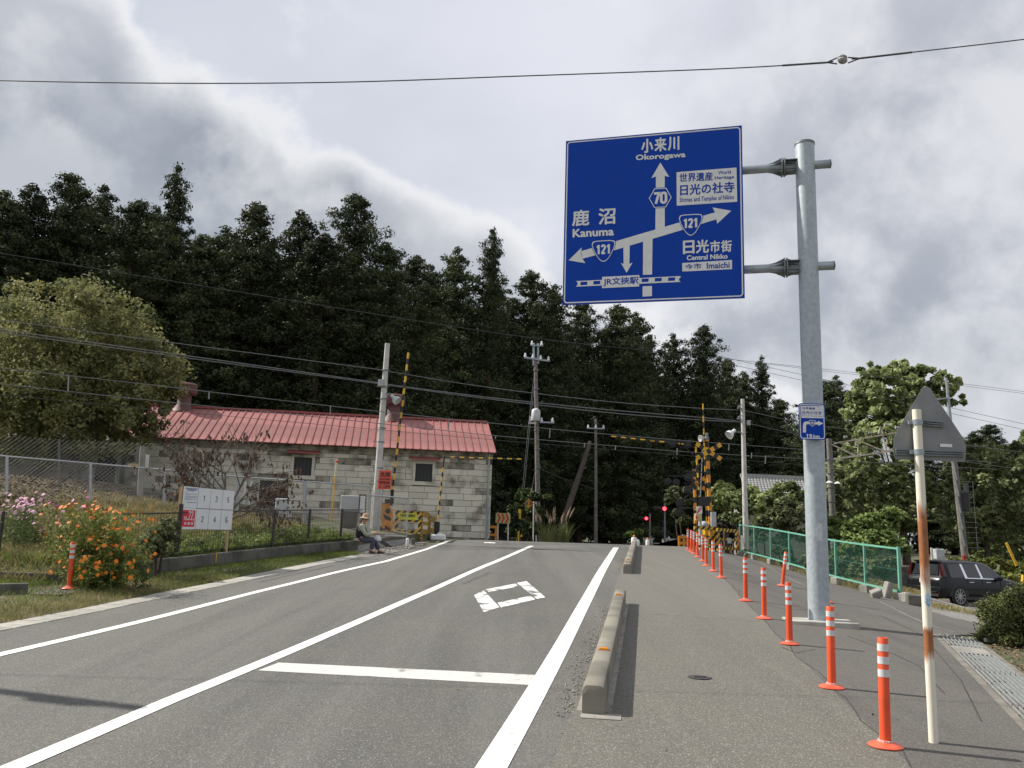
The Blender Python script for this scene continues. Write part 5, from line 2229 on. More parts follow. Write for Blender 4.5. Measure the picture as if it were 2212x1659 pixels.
mb.tube([P(845, 1092, d_ - .3), P(847, 1060, d_ - .3)], .06, 8)
mb.box(P(841, 1083, d_ - .3), (.34, .12, .16))
mb.box(P(847, 1069, d_ - .3), (.12, .12, .4))
part('pivot', mb, BLACK, gm)
gate_arm(gm, P(847, 1063, d_ - .3), P(882.5, 762, d_ - .3), .043, 23)
mb = MB()
mb.tube([P(812, 1143, d_ - .1), P(834, 1143, d_ - .1)], .13, 10)
part('counterweight', mb, BLACK, gm, True)

g2 = thing('crossing_gate', 'black crossing gate post whose striped arm bends level above the stone wall', 'crossing gate', P(941, 1160, 36.6))
d2_ = 36.6
g2.location = (*P(941, 1150, d2_).xy, h(*P(941, 1150, d2_).xy))
mb = MB()
mb.box(P(944, 1138, d2_), (.22, .3, .45), bev=.03)
mb.box(P(942, 1156, d2_), (.14, .14, .5))
part('machine', mb, BLACK, g2)
gate_arm(g2, P(946, 1122, d2_), P(959, 990, d2_), .033, 13, 'lower_arm')
mb = MB()
mb.tube([P(957.5, 1002, d2_), P(960, 985, d2_)], .04, 8)
mb.bar(P(959, 988, d2_), P(974, 988, d2_), .05)
part('hinge', mb, mat('hinge_brown', (.06, .04, .03), .6), g2)
gate_arm(g2, P(972, 987.5, d2_), P(1126, 992, d2_), .026, 15, 'upper_arm')


def barricade(label, tl, tr, dl, dr, hgt_px, rails, mid_posts=(), slats=None, mt=Y_BLK_D, w=.12, group='striped crossing barricades'):
    """flat painted frame between two posts: tl, tr are top pixels, dl, dr distances"""
    A, B = P(*tl, dl), P(*tr, dr)
    hl = hgt_px * dl / FPX
    dx = Vector((B.x - A.x, B.y - A.y, 0))
    W_ = dx.length
    rz = math.atan2(dx.y, dx.x)
    r = thing('barricade', label, 'barricade', (A.x, A.y, A.z - hl), rz, group)
    sk = (B.z - A.z) / W_
    zA = h(A.x, A.y) - r.location.z - .05
    for i, u in enumerate((0, 1) + tuple(mid_posts)):
        mb = MB()
        x_ = w / 2 + (W_ - w) * u
        zt = hl + sk * x_
        mb.box((x_, 0, (zt + zA) / 2), (w, .05, zt - zA))
        part('post', mb, mt, r, world=False)
    for (v, th) in rails:
        mb = MB()
        z0 = hl * v
        mb.add([(w, -.022, z0 - th / 2 + sk * w), (W_ - w, -.022, z0 - th / 2 + sk * W_), (W_ - w, -.022, z0 + th / 2 + sk * W_), (w, -.022, z0 + th / 2 + sk * w),
                (w, .02, z0 - th / 2 + sk * w), (W_ - w, .02, z0 - th / 2 + sk * W_), (W_ - w, .02, z0 + th / 2 + sk * W_), (w, .02, z0 + th / 2 + sk * w)],
               [(0, 1, 2, 3), (7, 6, 5, 4), (3, 2, 6, 7), (0, 4, 5, 1)])
        part('rail', mb, mt, r, world=False)
    return r, W_, hl


b1, W_, hl = barricade('yellow and black striped barricade with a lime name plate before the stone wall', (854.5, 1102), (911, 1105), 34.0, 34.2, 56, [(.93, .13), (.63, .09), (.22, .12)])
mb = MB()
mb.box((W_ * .47, -.034, hl * .78), (W_ * .70, .012, .26))
part('name_plate', mb, mat('lime_plate', (.62, .68, .03), .5, var=.05), b1, world=False)
mb = MB()
NF = (Vector((W_ * .12, -.042, hl * .78 - .13)), Vector((1, 0, 0)), EZ, Vector((0, -1, 0)))
FN = Face([(0, 0), (100, 0), (100, 100), (0, 100)], W_ * .70, .26, NF)
FN.word(mb, '宇都宮街道踏切', [(8, 14), (90, 14), (90, 60), (8, 60)], .001, .003)
FN.word(mb, '踏切', [(4, 72), (18, 72), (18, 88), (4, 88)], .001)
part('lettering', mb, BLACK, b1, world=False)
Y_BLK_T = stripe_mat('hazard_side', (1, 0, -1), 7.5, (.62, .34, .02), (.016, .016, .016))
barricade('orange slatted barricade panel beside the lime name plate, seen almost edge on', (912, 1105), (928, 1109), 34.2, 36.6, 54, [(.92, .22), (.55, .14), (.22, .2)], mt=Y_BLK_T, w=.22)
barricade('short orange slatted barricade panel nearest the black gate post', (928.5, 1116), (940, 1119), 36.4, 38.0, 44, [(.9, .25), (.35, .22)], mt=Y_BLK_T, w=.2)
mb = MB()
c = P(946, 1155, 36.0)
mb.box((c.x, c.y, h(c.x, c.y) + .12), (.66, .3, .26), Matrix.Rotation(.1, 3, 'Z'), bev=.05)
mb.box((c.x + .1, c.y, h(c.x, c.y) + .25), (.3, .22, .06), bev=.02)
single('white_block', mb, WHITE, 'low white plastic block on the verge in front of the stone wall', 'road block')
mb = MB()
A_ = P(881, 1153, 31.2)
mb.lathe([(.055, 0), (.06, .02), (.06, .22), (.04, .26), (.01, .27)], 12, (A_.x, A_.y, h(A_.x, A_.y)))
single('white_marker', mb, STEEL_W, 'small cream marker peg beside the lower mesh gate', 'marker')
mb = MB()
A_ = P(893, 1158, 31.5)
mb.box((A_.x, A_.y, h(A_.x, A_.y) + .1), (.13, .13, .3), bev=.02)
single('boundary_stone', mb, CONC_D, 'small dark boundary stone at the foot of the striped barricade', 'stone')

# trackside cabinets and posts on the left
c = P(757, 1103, 31.4)
cb = thing('trackside_cabinet', 'grey trackside cabinet behind the chain link gate near the seated person', 'cabinet', (c.x, c.y, h(c.x, c.y)))
CAB = mat('cabinet_grey', (.46, .48, .48), .5, scale=3, col2=(.38, .40, .40))
mb = MB()
zt = ztop(c.x, c.y, 1070) - cb.location.z
mb.box((0, 0, zt - .30), (.68, .4, .58), bev=.02)
part('body', mb, CAB, cb, world=False)
mb = MB()
mb.box((0, 0, (zt - .6) / 2), (.5, .3, zt - .6))
part('stand', mb, CONC_D, cb, world=False)
mb = MB()
for x_ in (-.17, .17):
    mb.box((x_, -.204, zt - .30), (.3, .012, .5))
part('door', mb, CAB, cb, world=False)
c = P(611, 1120, 31.5)
cb = thing('trackside_cabinet', 'white trackside cabinet in front of the storehouse doorway', 'cabinet', (c.x, c.y, h(c.x, c.y)))
zt = ztop(c.x, c.y, 1077) - cb.location.z
mb = MB()
mb.box((0, 0, zt / 2), (.54, .4, zt), bev=.02)
part('body', mb, mat('cabinet_white', (.60, .62, .63), .5, scale=3), cb, world=False)
mb = MB()
mb.box((0, -.206, zt / 2), (.46, .012, zt * .8))
mb.box((.18, -.22, zt / 2), (.03, .02, .1))
part('door', mb, CAB, cb, world=False)
nb_ = P(782, 1105, 30.6)
nbt = thing('notice_board', 'small brown framed white notice beside the chain link gate', 'notice board', (nb_.x, nb_.y, h(nb_.x, nb_.y)))
mb = MB()
zt = ztop(nb_.x, nb_.y, 1068) - nbt.location.z
mb.box((0, 0, zt / 2), (.06, .05, zt))
mb.box((.0, -.02, zt - .35), (.26, .03, .70))
part('frame', mb, mat('brown_red', (.13, .03, .025), .6), nbt, world=False)
mb = MB()
mb.box((0.01, -.042, zt - .35), (.18, .008, .60))
part('paper', mb, WHITE, nbt, world=False)
ys = thing('marker_pole', 'slim yellow marker pole with red tip against the storehouse wall', 'marker post', P(717, 1112, 33.5))
mb = MB()
A_, B_ = stand(mb, (716, 1120), (724, 1030), 33.5, .035, .035, 8)
ys.location = A_
part('pole', mb, YELLOW, ys)
mb = MB()
mb.tube([P(724, 1030, 33.5), P(727, 1000, 33.5)], .045, 8)
part('sleeve', mb, mat('sleeve_cream', (.6, .55, .38), .6), ys)
mb = MB()
mb.sphere(P(727.5, 997, 33.5), .055)
part('tip', mb, mat('tip_red', (.6, .05, .03), .5), ys, True)

# ------------------------------------------------------------------ level crossing, right side
d_ = 36.0
cs = thing('crossing_signal', 'black and orange banded crossing signal mast with crossbuck and round lamps', 'crossing signal', P(1535, 1175, d_))
mb = MB()
A_, B_ = stand(mb, (1536, 1175), (1527, 945), d_, .085, .085, 14)
cs.location = A_
part('mast', mb, O_BLK_Z, cs, True)
c = P(1531, 975, d_ - .14)
for sg in (1, -1):
    mb = MB()
    a1_ = Vector((math.cos(math.radians(31)), 0, sg * math.sin(math.radians(31))))
    n_ = 7
    for i in range(n_):
        mb.cur = i % 2
        u0, u1 = -.62 + 1.24 * i / n_, -.62 + 1.24 * (i + 1) / n_
        up_ = Vector((-a1_.z, 0, a1_.x))
        off = -.012 * (sg > 0)
        pts = [c + a1_ * u0 - up_ * .095, c + a1_ * u1 - up_ * .095, c + a1_ * u1 + up_ * .095, c + a1_ * u0 + up_ * .095]
        pts = [p + Vector((0, off, 0)) for p in pts]
        mb.add(pts + [p + Vector((0, .01, 0)) for p in pts], [(0, 1, 2, 3), (7, 6, 5, 4), (0, 4, 5, 1), (2, 6, 7, 3), (1, 5, 6, 2), (0, 3, 7, 4)])
    part('crossbuck', mb, [mat('crossbuck_yellow', (.72, .38, .02), .45, var=.08), BLACK], cs)
DRED = mat('lamp_red_unlit', (.045, .006, .006), .2)


def round_lamp(root, px, py, dd, r, face=(-.15, -1, 0)):
    c = P(px, py, dd)
    f_ = Vector(face).normalized()
    a_ = f_.orthogonal().normalized()
    M = Matrix((a_, f_.cross(a_), f_)).transposed()
    mb = MB()
    mb.lathe([(r * .5, -.10), (r * 1.0, -.02), (r * 1.0, 0), (r * .55, .005)], 22, c, M)
    mb.lathe([(r * .50, .0), (r * .56, .0), (r * .56, .14), (r * .50, .14)], 18, c, M)
    o = part('lamp', mb, BLACK, root, True)
    mb = MB()
    mb.lathe([(r * .48, .006), (r * .4, .03), (r * .05, .045)], 16, c, M)
    l_ = part('lens', mb, DRED, o, True, world=False)
    l_.data.transform(Matrix.Translation(-root.location))


for px, py in ((1487, 1031), (1487, 1058)):
    round_lamp(cs, px, py, d_ - .1, .185)
for px, py in ((1452, 959), (1485, 961)):
    round_lamp(cs, px, py, d_ - .1, .16)
mb = MB()
for (a_, b_, r_) in (((1400, 950), (1530, 956), .025), ((1462, 951), (1500, 985), .025), ((1496, 1018), (1529, 988), .025), ((1480, 1018), (1532, 1021), .035), ((1478, 1044), (1533, 1046), .025), ((1480, 1018), (1487, 1024), .02), ((1488, 1069), (1470, 1082), .02), ((1465, 1078), (1501, 1080), .02), ((1465, 1096), (1501, 1098), .02)):
    mb.tube([P(*a_, d_), P(*b_, d_)], r_, 6)
part('bracket', mb, BLACK, cs)
mb = MB()
mb.lathe([(.10, 0), (.10, .12), (.06, .14), (.07, .28), (.02, .3)], 12, P(1527, 950, d_))
part('bell', mb, GALV_D, cs, True)
lamp_shade('horn', cs, P(1516, 947, d_), (-.9, -.3, -.12), .42, mat('horn_grey', (.5, .5, .48), .5))
mb = MB()
mb.box(P(1520, 1083, d_ - .18), (.48, .16, .38), bev=.015)
part('direction_indicator', mb, BLACK, cs)
mb = MB()
mb.box(P(1540, 1122, d_ - .05), (.22, .3, .62), bev=.015)
part('relay_box', mb, CAB, cs)

c2 = thing('signal_ladder_mast', 'slimmer orange and black mast with dark round lamps left of the crossbuck', 'crossing signal', P(1502, 1175, 38.5))
dd = 38.5
mb = MB()
A_, B_ = stand(mb, (1503, 1170), (1500, 1014), dd, .07, .07, 12)
c2.location = A_
part('mast', mb, O_BLK_Z, c2, True)
for px, py in ((1468, 1088), (1468, 1104), (1443, 1040), (1461, 1042)):
    round_lamp(c2, px, py, dd - .1, .17)
mb = MB()
for sg in (1, -1):
    cc = P(1505, 1044, dd - .1)
    a1_ = Vector((math.cos(.6), 0, sg * math.sin(.6)))
    for i in range(5):
        mb.cur = i % 2
        mb.bar(cc + a1_ * (-.5 + .2 * i) + Vector((0, .02 * sg, 0)), cc + a1_ * (-.5 + .2 * (i + 1)) + Vector((0, .02 * sg, 0)), .02, .17)
part('crossbuck', mb, [mat('crossbuck_orange', (.62, .28, .02), .5), BLACK], c2)
mb = MB()
for (a_, b_) in (((1442, 1028), (1500, 1030)), ((1466, 1080), (1500, 1081)), ((1466, 1098), (1501, 1098)), ((1500, 1018), (1470, 1030))):
    mb.tube([P(*a_, dd), P(*b_, dd)], .022, 6)
part('bracket', mb, BLACK, c2)

gr2 = thing('crossing_gate', 'striped gate arm standing upright behind the crossbuck mast', 'crossing gate', P(1527, 1175, 37.0))
gr2.location = (*P(1530, 1170, 37.0).xy, h(*P(1530, 1170, 37.0).xy))
gate_arm(gr2, P(1526.5, 1130, 37.0), P(1518.5, 872, 37.0), .030, 19)
mb = MB()
mb.box(P(1530, 1142, 37.0), (.42, .4, .6), bev=.03)
mb.box(P(1531, 1166, 37.0), (.2, .2, .6))
part('machine', mb, YELLOW, gr2)
mb = MB()
mb.tube([P(1509, 1178, 37.05), P(1517.5, 970, 37.05)], .022, 6)
part('tie_rod', mb, GALV, gr2)
mb = MB()
mb.sphere(P(1521, 1135, 36.7), .19)
part('counterweight', mb, mat('grey_blue', (.38, .42, .46), .5), gr2, True)

g3 = thing('crossing_gate', 'striped gate arm folded level high over the far lane beside the crossbuck', 'crossing gate', P(1506, 1170, 39.5))
g3.location = (*P(1511, 1170, 39.5).xy, h(*P(1511, 1170, 39.5).xy))
gate_arm(g3, P(1512, 1085, 39.5), P(1503, 965, 39.5), .045, 9, 'lower_arm')
mb = MB()
mb.tube([P(1512, 1085, 39.5), P(1514, 1175, 39.5)], .07, 8)
mb.box(P(1513, 1140, 39.5), (.3, .3, .5))
part('machine', mb, BLACK, g3)
gate_arm(g3, P(1476, 959.5, 39.5), P(1321, 942.5, 39.5), .032, 15, 'upper_arm')
mb = MB()
mb.bar(P(1503, 967, 39.5), P(1474, 959, 39.5), .04)
part('hinge', mb, BLACK, g3)

eb2 = thing('emergency_button', 'beige emergency button box under a white panel with a red arrow', 'button box', P(1508, 1170, 35.6))
eb2.location = (*P(1512, 1170, 35.6).xy, h(*P(1512, 1170, 35.6).xy))
mb = MB()
stand(mb, (1513, 1180), (1512, 1095), 35.7, .075, .075, 10)
part('post', mb, POLE_C, eb2, True)
mb = MB()
mb.box(P(1507.5, 1117.5, 35.55), (.26, .18, .31), bev=.02)
bxo = part('box', mb, mat('beige_box', (.52, .42, .22), .6), eb2)
mb = MB()
bc = P(1504.5, 1117, 35.45)
mb.lathe([(.05, 0), (.05, .02), (.01, .03)], 12, bc, Matrix.Rotation(math.pi / 2, 3, 'X'))
o = part('button', mb, RED, bxo, world=False)
o.data.transform(Matrix.Translation(-eb2.location))
mb = MB()
tl, br = P(1504, 1093.5, 35.5), P(1517, 1109, 35.5)
mb.box((tl + br) / 2, (br.x - tl.x, .012, tl.z - br.z))
pnl = part('arrow_panel', mb, WHITE, eb2)
mb = MB()
AF = (Vector((tl.x, 35.49, br.z)), Vector((1, 0, 0)), EZ, Vector((0, -1, 0)))
FA = Face([(0, 0), (100, 0), (100, 100), (0, 100)], br.x - tl.x, tl.z - br.z, AF)
FA.poly(mb, [(2, 98), (0, 65), (14, 75), (52, 18), (64, 4), (84, 2), (98, 16), (96, 34), (36, 92), (44, 100)], .002)
mb.cur = 1
FA.word(mb, '非常', [(50, 26), (84, 10), (92, 24), (58, 44)], .004, .001)
o = part('arrow_print', mb, [mat('arrow_salmon', (.62, .17, .12), .5), WHITE], pnl, world=False)
o.data.transform(Matrix.Translation(-eb2.location))

barricade('yellow and black striped barricade at the pavement end, with an orange front post', (1499, 1136.5), (1548, 1138), 35.0, 35.4, 58, [(.95, .14), (.62, .10), (.28, .10)], w=.12)
barricade('yellow and black striped barricade next to the far end of the green fence', (1548.5, 1140), (1593, 1144), 35.2, 36.4, 58, [(.94, .14), (.60, .10), (.28, .11)], w=.14)
mb = MB()
A_ = P(1569, 1170, 36.2)
mb.box((A_.x, A_.y, A_.z - .1), (.2, .2, 1.0))
single('timber_post', mb, BARK, 'dark stubby timber post behind the striped barricade by the green fence', 'post')
mb = MB()
mb.box(P(1575.5, 1168, 35.6), (.16, .08, .22))
single('grey_switch_box', mb, CAB, 'small grey box hung on the striped barricade by the green fence', 'box')


def slat_barrier(label, x0, x1, y0, y1, d_):
    A, B = P(x0, y0, d_), P(x1, y1, d_)
    z0 = h(A.x, A.y) - .1
    r = thing('orange_barrier', label, 'barrier', (A.x, A.y, z0), 0, 'plain orange crossing barriers')
    W_, H_ = B.x - A.x, A.z - z0
    for u in (.06, .55, .97):
        mb = MB()
        mb.box((W_ * u, 0, H_ / 2), (.10, .08, H_))
        part('post', mb, ORANGE, r, world=False)
    for v in (.94, .45):
        mb = MB()
        mb.box((W_ / 2, -.05, H_ * v), (W_, .03, .13))
        part('rail', mb, ORANGE, r, world=False)
    return r


slat_barrier('plain orange barrier at the storehouse corner below the downpipe', 1031, 1072, 1135, 1163, 42.5)
slat_barrier('plain orange barrier across the track behind the row of orange posts', 1466, 1488, 1158, 1184, 43.0)

# railway: ballast and rails at the crossing
BALL = mat('ballast', (.20, .17, .14), .95, scale=18, col2=(.09, .075, .06), bump=1.0, bscale=30)
tv = (Vector(TRK[1]) - Vector(TRK[0])).normalized()
tn = Vector((-tv.y, tv.x))
mb = MB()
for i in range(41):
    c = Vector(TRK[0]) + tv * (12 + i * 1.2)
    for o_ in (-1.7, 1.7):
        q = c + tn * o_
        mb.v.append((q.x, q.y, h(*q) - .004))
mb.f = [(2 * i, 2 * i + 2, 2 * i + 3, 2 * i + 1) for i in range(40)]
mb.m = [0] * 40
o = part('ballast_bed', mb, BALL)
o['kind'] = 'structure'
tr_ = thing('railway_track', 'single railway track crossing the road at the crest', 'railway track', (*(Vector(TRK[0]) + tv * 30), 1.1))
for o_ in (-.53, .53):
    mb = MB()
    pts = []
    for i in range(41):
        c = Vector(TRK[0]) + tv * (12 + i * 1.2)
        q = c + tn * o_
        pts.append((q.x, q.y, h(*q) - .03))
    mb.tube(pts, .045, 6)
    part('rail', mb, mat('rail_steel', (.2, .15, .12), .45, .6), tr_)

# ------------------------------------------------------------------ things beyond the crossing
def utility_pole(label, pb, pt, d_, r0, r1, arms, mt=POLE_D):
    r = thing('utility_pole', label, 'utility pole', P(*pb, d_))
    mb = MB()
    A_, B_ = stand(mb, pb, pt, d_, r0, r1, 12)
    r.location = A_
    part('pole', mb, mt, r, True)
    for (a_, b_, w, insn) in arms:
        mb = MB()
        mb.bar(P(*a_, d_ - .15), P(*b_, d_ - .15), w)
        am = part('crossarm', mb, GALV, r)
        for k in range(insn):
            q = P(*a_, d_ - .15).lerp(P(*b_, d_ - .15), (k + .15) / max(1, insn - .7))
            mb = MB()
            mb.lathe([(.03, 0), (.09, .05), (.09, .12), (.05, .16), (.07, .22), (.02, .3)], 8, q)
            o = part('insulator', mb, WHITE, am, True, world=False)
            o.data.transform(Matrix.Translation(-r.location))
    return r


up1 = utility_pole('utility pole with transformer can and twin top prongs before the cedars', (1163, 1166), (1157, 772), 52, .17, .11, [((1132, 772), (1187, 780), .10, 4), ((1146, 746), (1173, 747), .07, 2), ((1166, 912), (1197, 913), .09, 2)])
mb = MB()
mb.tube([P(1153, 790, 52), P(1153, 741, 52)], .07, 8)
mb.tube([P(1162, 786, 52), P(1162, 742, 52)], .07, 8)
part('top_prong', mb, GALV, up1, True)
mb = MB()
mb.lathe([(.26, 0), (.28, .05), (.28, .62), (.2, .72), (.08, .78)], 16, P(1157, 909, 51.6))
part('transformer', mb, mat('transformer_grey', (.52, .54, .53), .5), up1, True)
mb = MB()
mb.box(P(1146, 905, 51.7), (.12, .12, .3))
mb.box(P(1150, 914, 51.7), (.5, .1, .08))
part('fuse_cutout', mb, WHITE, up1)
for (px, y) in ((1158, 800), (1158.5, 840), (1160, 930), (1161, 970), (1162, 1010)):
    mb = MB()
    mb.lathe([(.14, -.03), (.185, -.03), (.185, .03), (.14, .03)], 12, P(px, y, 52))
    part('band', mb, GALV_D, up1)
up2 = utility_pole('slender dark utility pole with small crossarm in front of the cedars', (1287, 1170), (1287, 905), 68, .15, .10, [((1268, 925), (1306, 926), .09, 3)])
wire('guy wire from the transformer pole down to the yellow sleeve', [(1159, 1000), (1148, 1062), (1140, 1105), (1131, 1130)], .014, WIRE_L, d=50)
mb = MB()
mb.tube([P(1131, 1130, 50), P(1127, 1160, 50)], .06, 8)
single('guy_sleeve', mb, YELLOW, 'short yellow guy wire sleeve in the weeds below the diamond sign', 'guy sleeve')
mb = MB()
mb.tube([P(1123.5, 1100, 49), P(1122, 1128, 49)], .07, 8)
mb.tube([P(1122, 1128, 49), P(1120, 1175, 49)], .03, 8)
single('guy_sleeve', mb, YELLOW, 'taller yellow guy wire sleeve left of the diamond sign', 'guy sleeve')
for k, (a_, b_) in enumerate((((1153, 815), (1128, 1065)), ((1156, 815), (1132, 1060)))):
    wire('%s of the two steep wires falling from the transformer pole to the bushes' % ('outer', 'inner')[k], [a_, ((a_[0] + b_[0]) / 2 - 1, (a_[1] + b_[1]) / 2), b_], .015, WIRE_L, d=51)
wire('thin drop wire from the transformer pole to the slender dark pole', [(1162, 1010), (1220, 1035), (1285, 1056)], .014, WIRE, d=[52, 60, 68])
mb = MB()
mb.tube([P(1209, 1150, 62), P(1240, 1060, 64), P(1275, 955, 66)], [.24, .22, .16], 10)
single('leaning_pole', mb, BARK, 'dark pole leaning steeply to the right between two utility poles', 'pole', smooth=True)

CHEV = mat('chevron_board', (.50, .48, .20), .5, var=.04)
d_ = 45
ch = thing('chevron_board', 'yellow board with three red chevrons pointing right on two white posts', 'road sign', P(1087, 1163, d_))
tl, br = P(1071, 1108, d_), P(1102, 1131, d_)
CF = (Vector((tl.x, d_, br.z)), Vector((1, 0, 0)), EZ, Vector((0, -1, 0)))
cw_, chh = br.x - tl.x, tl.z - br.z
mb = MB()
mb.prism(rrect(0, 0, cw_, chh, .04), CF, 0, -.02)
part('board', mb, CHEV, ch)
mb = MB()
for u in (.10, .38, .66):
    mb.flat([(cw_ * u, chh * .96), (cw_ * (u + .10), chh * .96), (cw_ * (u + .26), chh * .5), (cw_ * (u + .08), chh * .04), (cw_ * (u - .02), chh * .04), (cw_ * (u + .12), chh * .5)], CF, .006)
part('chevron', mb, mat('chevron_red', (.70, .03, .03), .5), ch)
for px in (1075, 1097):
    mb = MB()
    A_, B_ = stand(mb, (px, 1163), (px + .5, 1107), d_ + .08, .04, .04, 8)
    part('post', mb, STEEL_W, ch, True)
ch.location = ch.location
mb = MB()
A_, B_ = stand(mb, (1052.5, 1163), (1056.5, 1093), 41.5, .045, .045, 8)
single('grey_post', mb, GALV, 'plain grey steel post at the storehouse corner', 'post', smooth=True)
d_ = 49
ds = thing('signal_ahead_sign', 'yellow diamond sign with a traffic light symbol in the bushes', 'road sign', P(1153, 1160, d_))
c = P(1142, 1087.5, d_ - .1)
sfr = (c, Vector((1, 0, 0)), EZ, Vector((0, -1, 0)))
mb = MB()
mb.prism([(-.31, 0), (0, -.31), (.31, 0), (0, .31)], sfr, 0, -.01)
part('plate', mb, mat('sign_amber', (.62, .27, .02), .45), ds)
mb = MB()
mb.stroke([(-.28, 0), (0, -.28), (.28, 0), (0, .28)], .014, sfr, .003, True)
mb.flat(rrect(-.225, -.07, .225, .07, .068), sfr, .003)
part('symbol', mb, BLACK, ds)
for u, mt in ((-.15, mat('dot_green', (.02, .30, .17), .5)), (0, YELLOW), (.15, mat('dot_red', (.40, .02, .03), .5))):
    mb = MB()
    mb.flat(arc(u, 0, .06, .06, 0, 360, 14)[:-1], sfr, .006)
    part('symbol_dot', mb, mt, ds)
mb = MB()
A_, B_ = stand(mb, (1152, 1160), (1153, 1083), d_, .035, .035, 8)
part('post', mb, STEEL_W, ds, True)

LRED = mat('lamp_red_lit', (.6, .01, .01), .3, emit=((1.0, .02, .03), 9.0))


def traffic_light(label, px, py, d_, x_off, sc=1.0, pole=True):
    c = P(px, py, d_)
    r = thing('traffic_light', label, 'traffic light', (c.x, c.y, h(c.x, c.y)), 0, 'red traffic lights')
    z = c.z - r.location.z
    mb = MB()
    mb.box((-.33 * sc, .08, z), (1.15 * sc, .22, .36 * sc), bev=.05)
    part('housing', mb, BLACK, r, world=False)
    for k, mt in ((-2, DRED), (-1, DRED), (0, LRED)):
        mb = MB()
        mb.lathe([(.155 * sc, 0), (.13 * sc, .03), (.01, .05)], 16, (k * .36 * sc, -.045, z), Matrix.Rotation(math.pi / 2, 3, 'X'))
        part('lens', mb, mt, r, True, world=False)
    for k in (-2, -1, 0):
        mb = MB()
        for i in range(9):
            an = math.pi * i / 8
            mb.v += [(k * .36 * sc + .165 * sc * math.cos(an), -.03, z + .165 * sc * math.sin(an)), (k * .36 * sc + .165 * sc * math.cos(an), -.12, z + .165 * sc * math.sin(an))]
        mb.f = [(2 * i, 2 * i + 2, 2 * i + 3, 2 * i + 1) for i in range(8)]
        mb.m = [0] * 8
        part('visor', mb, BLACK, r, world=False)
    mb = MB()
    mb.tube([(x_off, .1, 0), (x_off, .1, z + .4)], .07, 10)
    part('pole', mb, GALV_D, r, True, world=False)
    return r


traffic_light('lit red traffic light with its dark pole right of the cedar trunks, nearer the crossbuck', 1435, 1099, 62, .05, .85)
traffic_light('smaller lit red traffic light farther off among the dark cedars', 1396, 1120, 66, .3, .72)
for i, (px, py0, py1, d_, lb) in enumerate(((1369.5, 1161, 1186, 38.2, 'white drum marker with orange ball right behind the far concrete barrier'), (1377, 1166, 1186, 39.5, 'slimmer white drum marker beside the one behind the concrete barrier'), (1399, 1166, 1186, 42, 'white drum marker with orange ball standing alone in the far lane'))):
    A_ = P(px, py1, d_)
    r = thing('drum_marker', lb, 'traffic marker', (A_.x, A_.y, h(A_.x, A_.y)))
    z = ztop(A_.x, A_.y, py0) - r.location.z
    mb = MB()
    rr_ = .13 if i == 0 else .10
    mb.lathe([(rr_, 0), (rr_, z - .05), (rr_ * .8, z), (.01, z + .01)], 14)
    part('drum', mb, WHITE, r, True, world=False)
    if i != 1:
        mb = MB()
        mb.sphere((0, 0, z + .05), .055)
        part('ball', mb, mat('orange_ball', (.75, .2, .02), .4), r, True, world=False)

# tiled house roof behind the vines
d_ = 58
hs = thing('tiled_house', 'grey house roof of pale glazed tiles half buried in vines', 'house', P(1650, 1180, d_))
A_, B_ = P(1600, 1030, d_), P(1735, 1036, d_)
e0, e1 = P(1606, 1062, d_ - 2.2), P(1735, 1072, d_ - 2.2)
mb = MB()
TILE = mat('roof_tile', (.30, .30, .29), .4, scale=6, col2=(.22, .22, .215), rnd=.12)
hs.location = (A_.x, A_.y, h(A_.x, A_.y))
mb = MB()
mb.add([A_ - EZ * .05, B_ - EZ * .05, e1 - EZ * .05, e0 - EZ * .05], [(0, 3, 2, 1)])
part('roof_deck', mb, mat('roof_deck', (.1, .1, .1), .8), hs)
n_u, n_v = 20, 8
mb = MB()
su, sv = (B_ - A_).length / n_u, (e0 - A_).length / n_v
ux, vx = (B_ - A_).normalized(), (e0 - A_).normalized()
nz_ = ux.cross(-vx).normalized()
if nz_.z < 0:
    nz_ = -nz_
pts, fs = [], []
for k in range(5):
    an = math.pi * k / 4
    for j in (0, 1.08):
        pts.append(ux * (su * (.5 - .46 * math.cos(an))) + nz_ * (.045 * math.sin(an) + (.03 if j else 0.0)) + vx * (sv * j))
fs = [(2 * k, 2 * k + 2, 2 * k + 3, 2 * k + 1) for k in range(4)] + [(1, 3, 5, 7, 9)]
tile_me = local_mesh('roof_tile', pts, fs, TILE)
for i in range(n_u):
    for j in range(n_v):
        o = bpy.data.objects.new('roof_tile', tile_me)
        link(o, hs)
        o.location = A_ + ux * (su * i) + vx * (sv * j) + nz_ * (.0) - hs.location
mb = MB()
mb.bar(A_ + EZ * .1, B_ + EZ * .1, .3, .25)
part('ridge', mb, TILE, hs)
mb = MB()
mb.prism([(0, 0), ((B_ - A_).length, 0), ((B_ - A_).length, e1.z - hs.location.z - .3), (0, e0.z - hs.location.z - .2)], (Vector((e0.x + .3, e0.y + .6, hs.location.z)), Vector((1, 0, 0)), EZ, Vector((0, -1, 0))), 0, -3.0)
part('wall', mb, mat('house_wall', (.30, .28, .24), .9), hs)

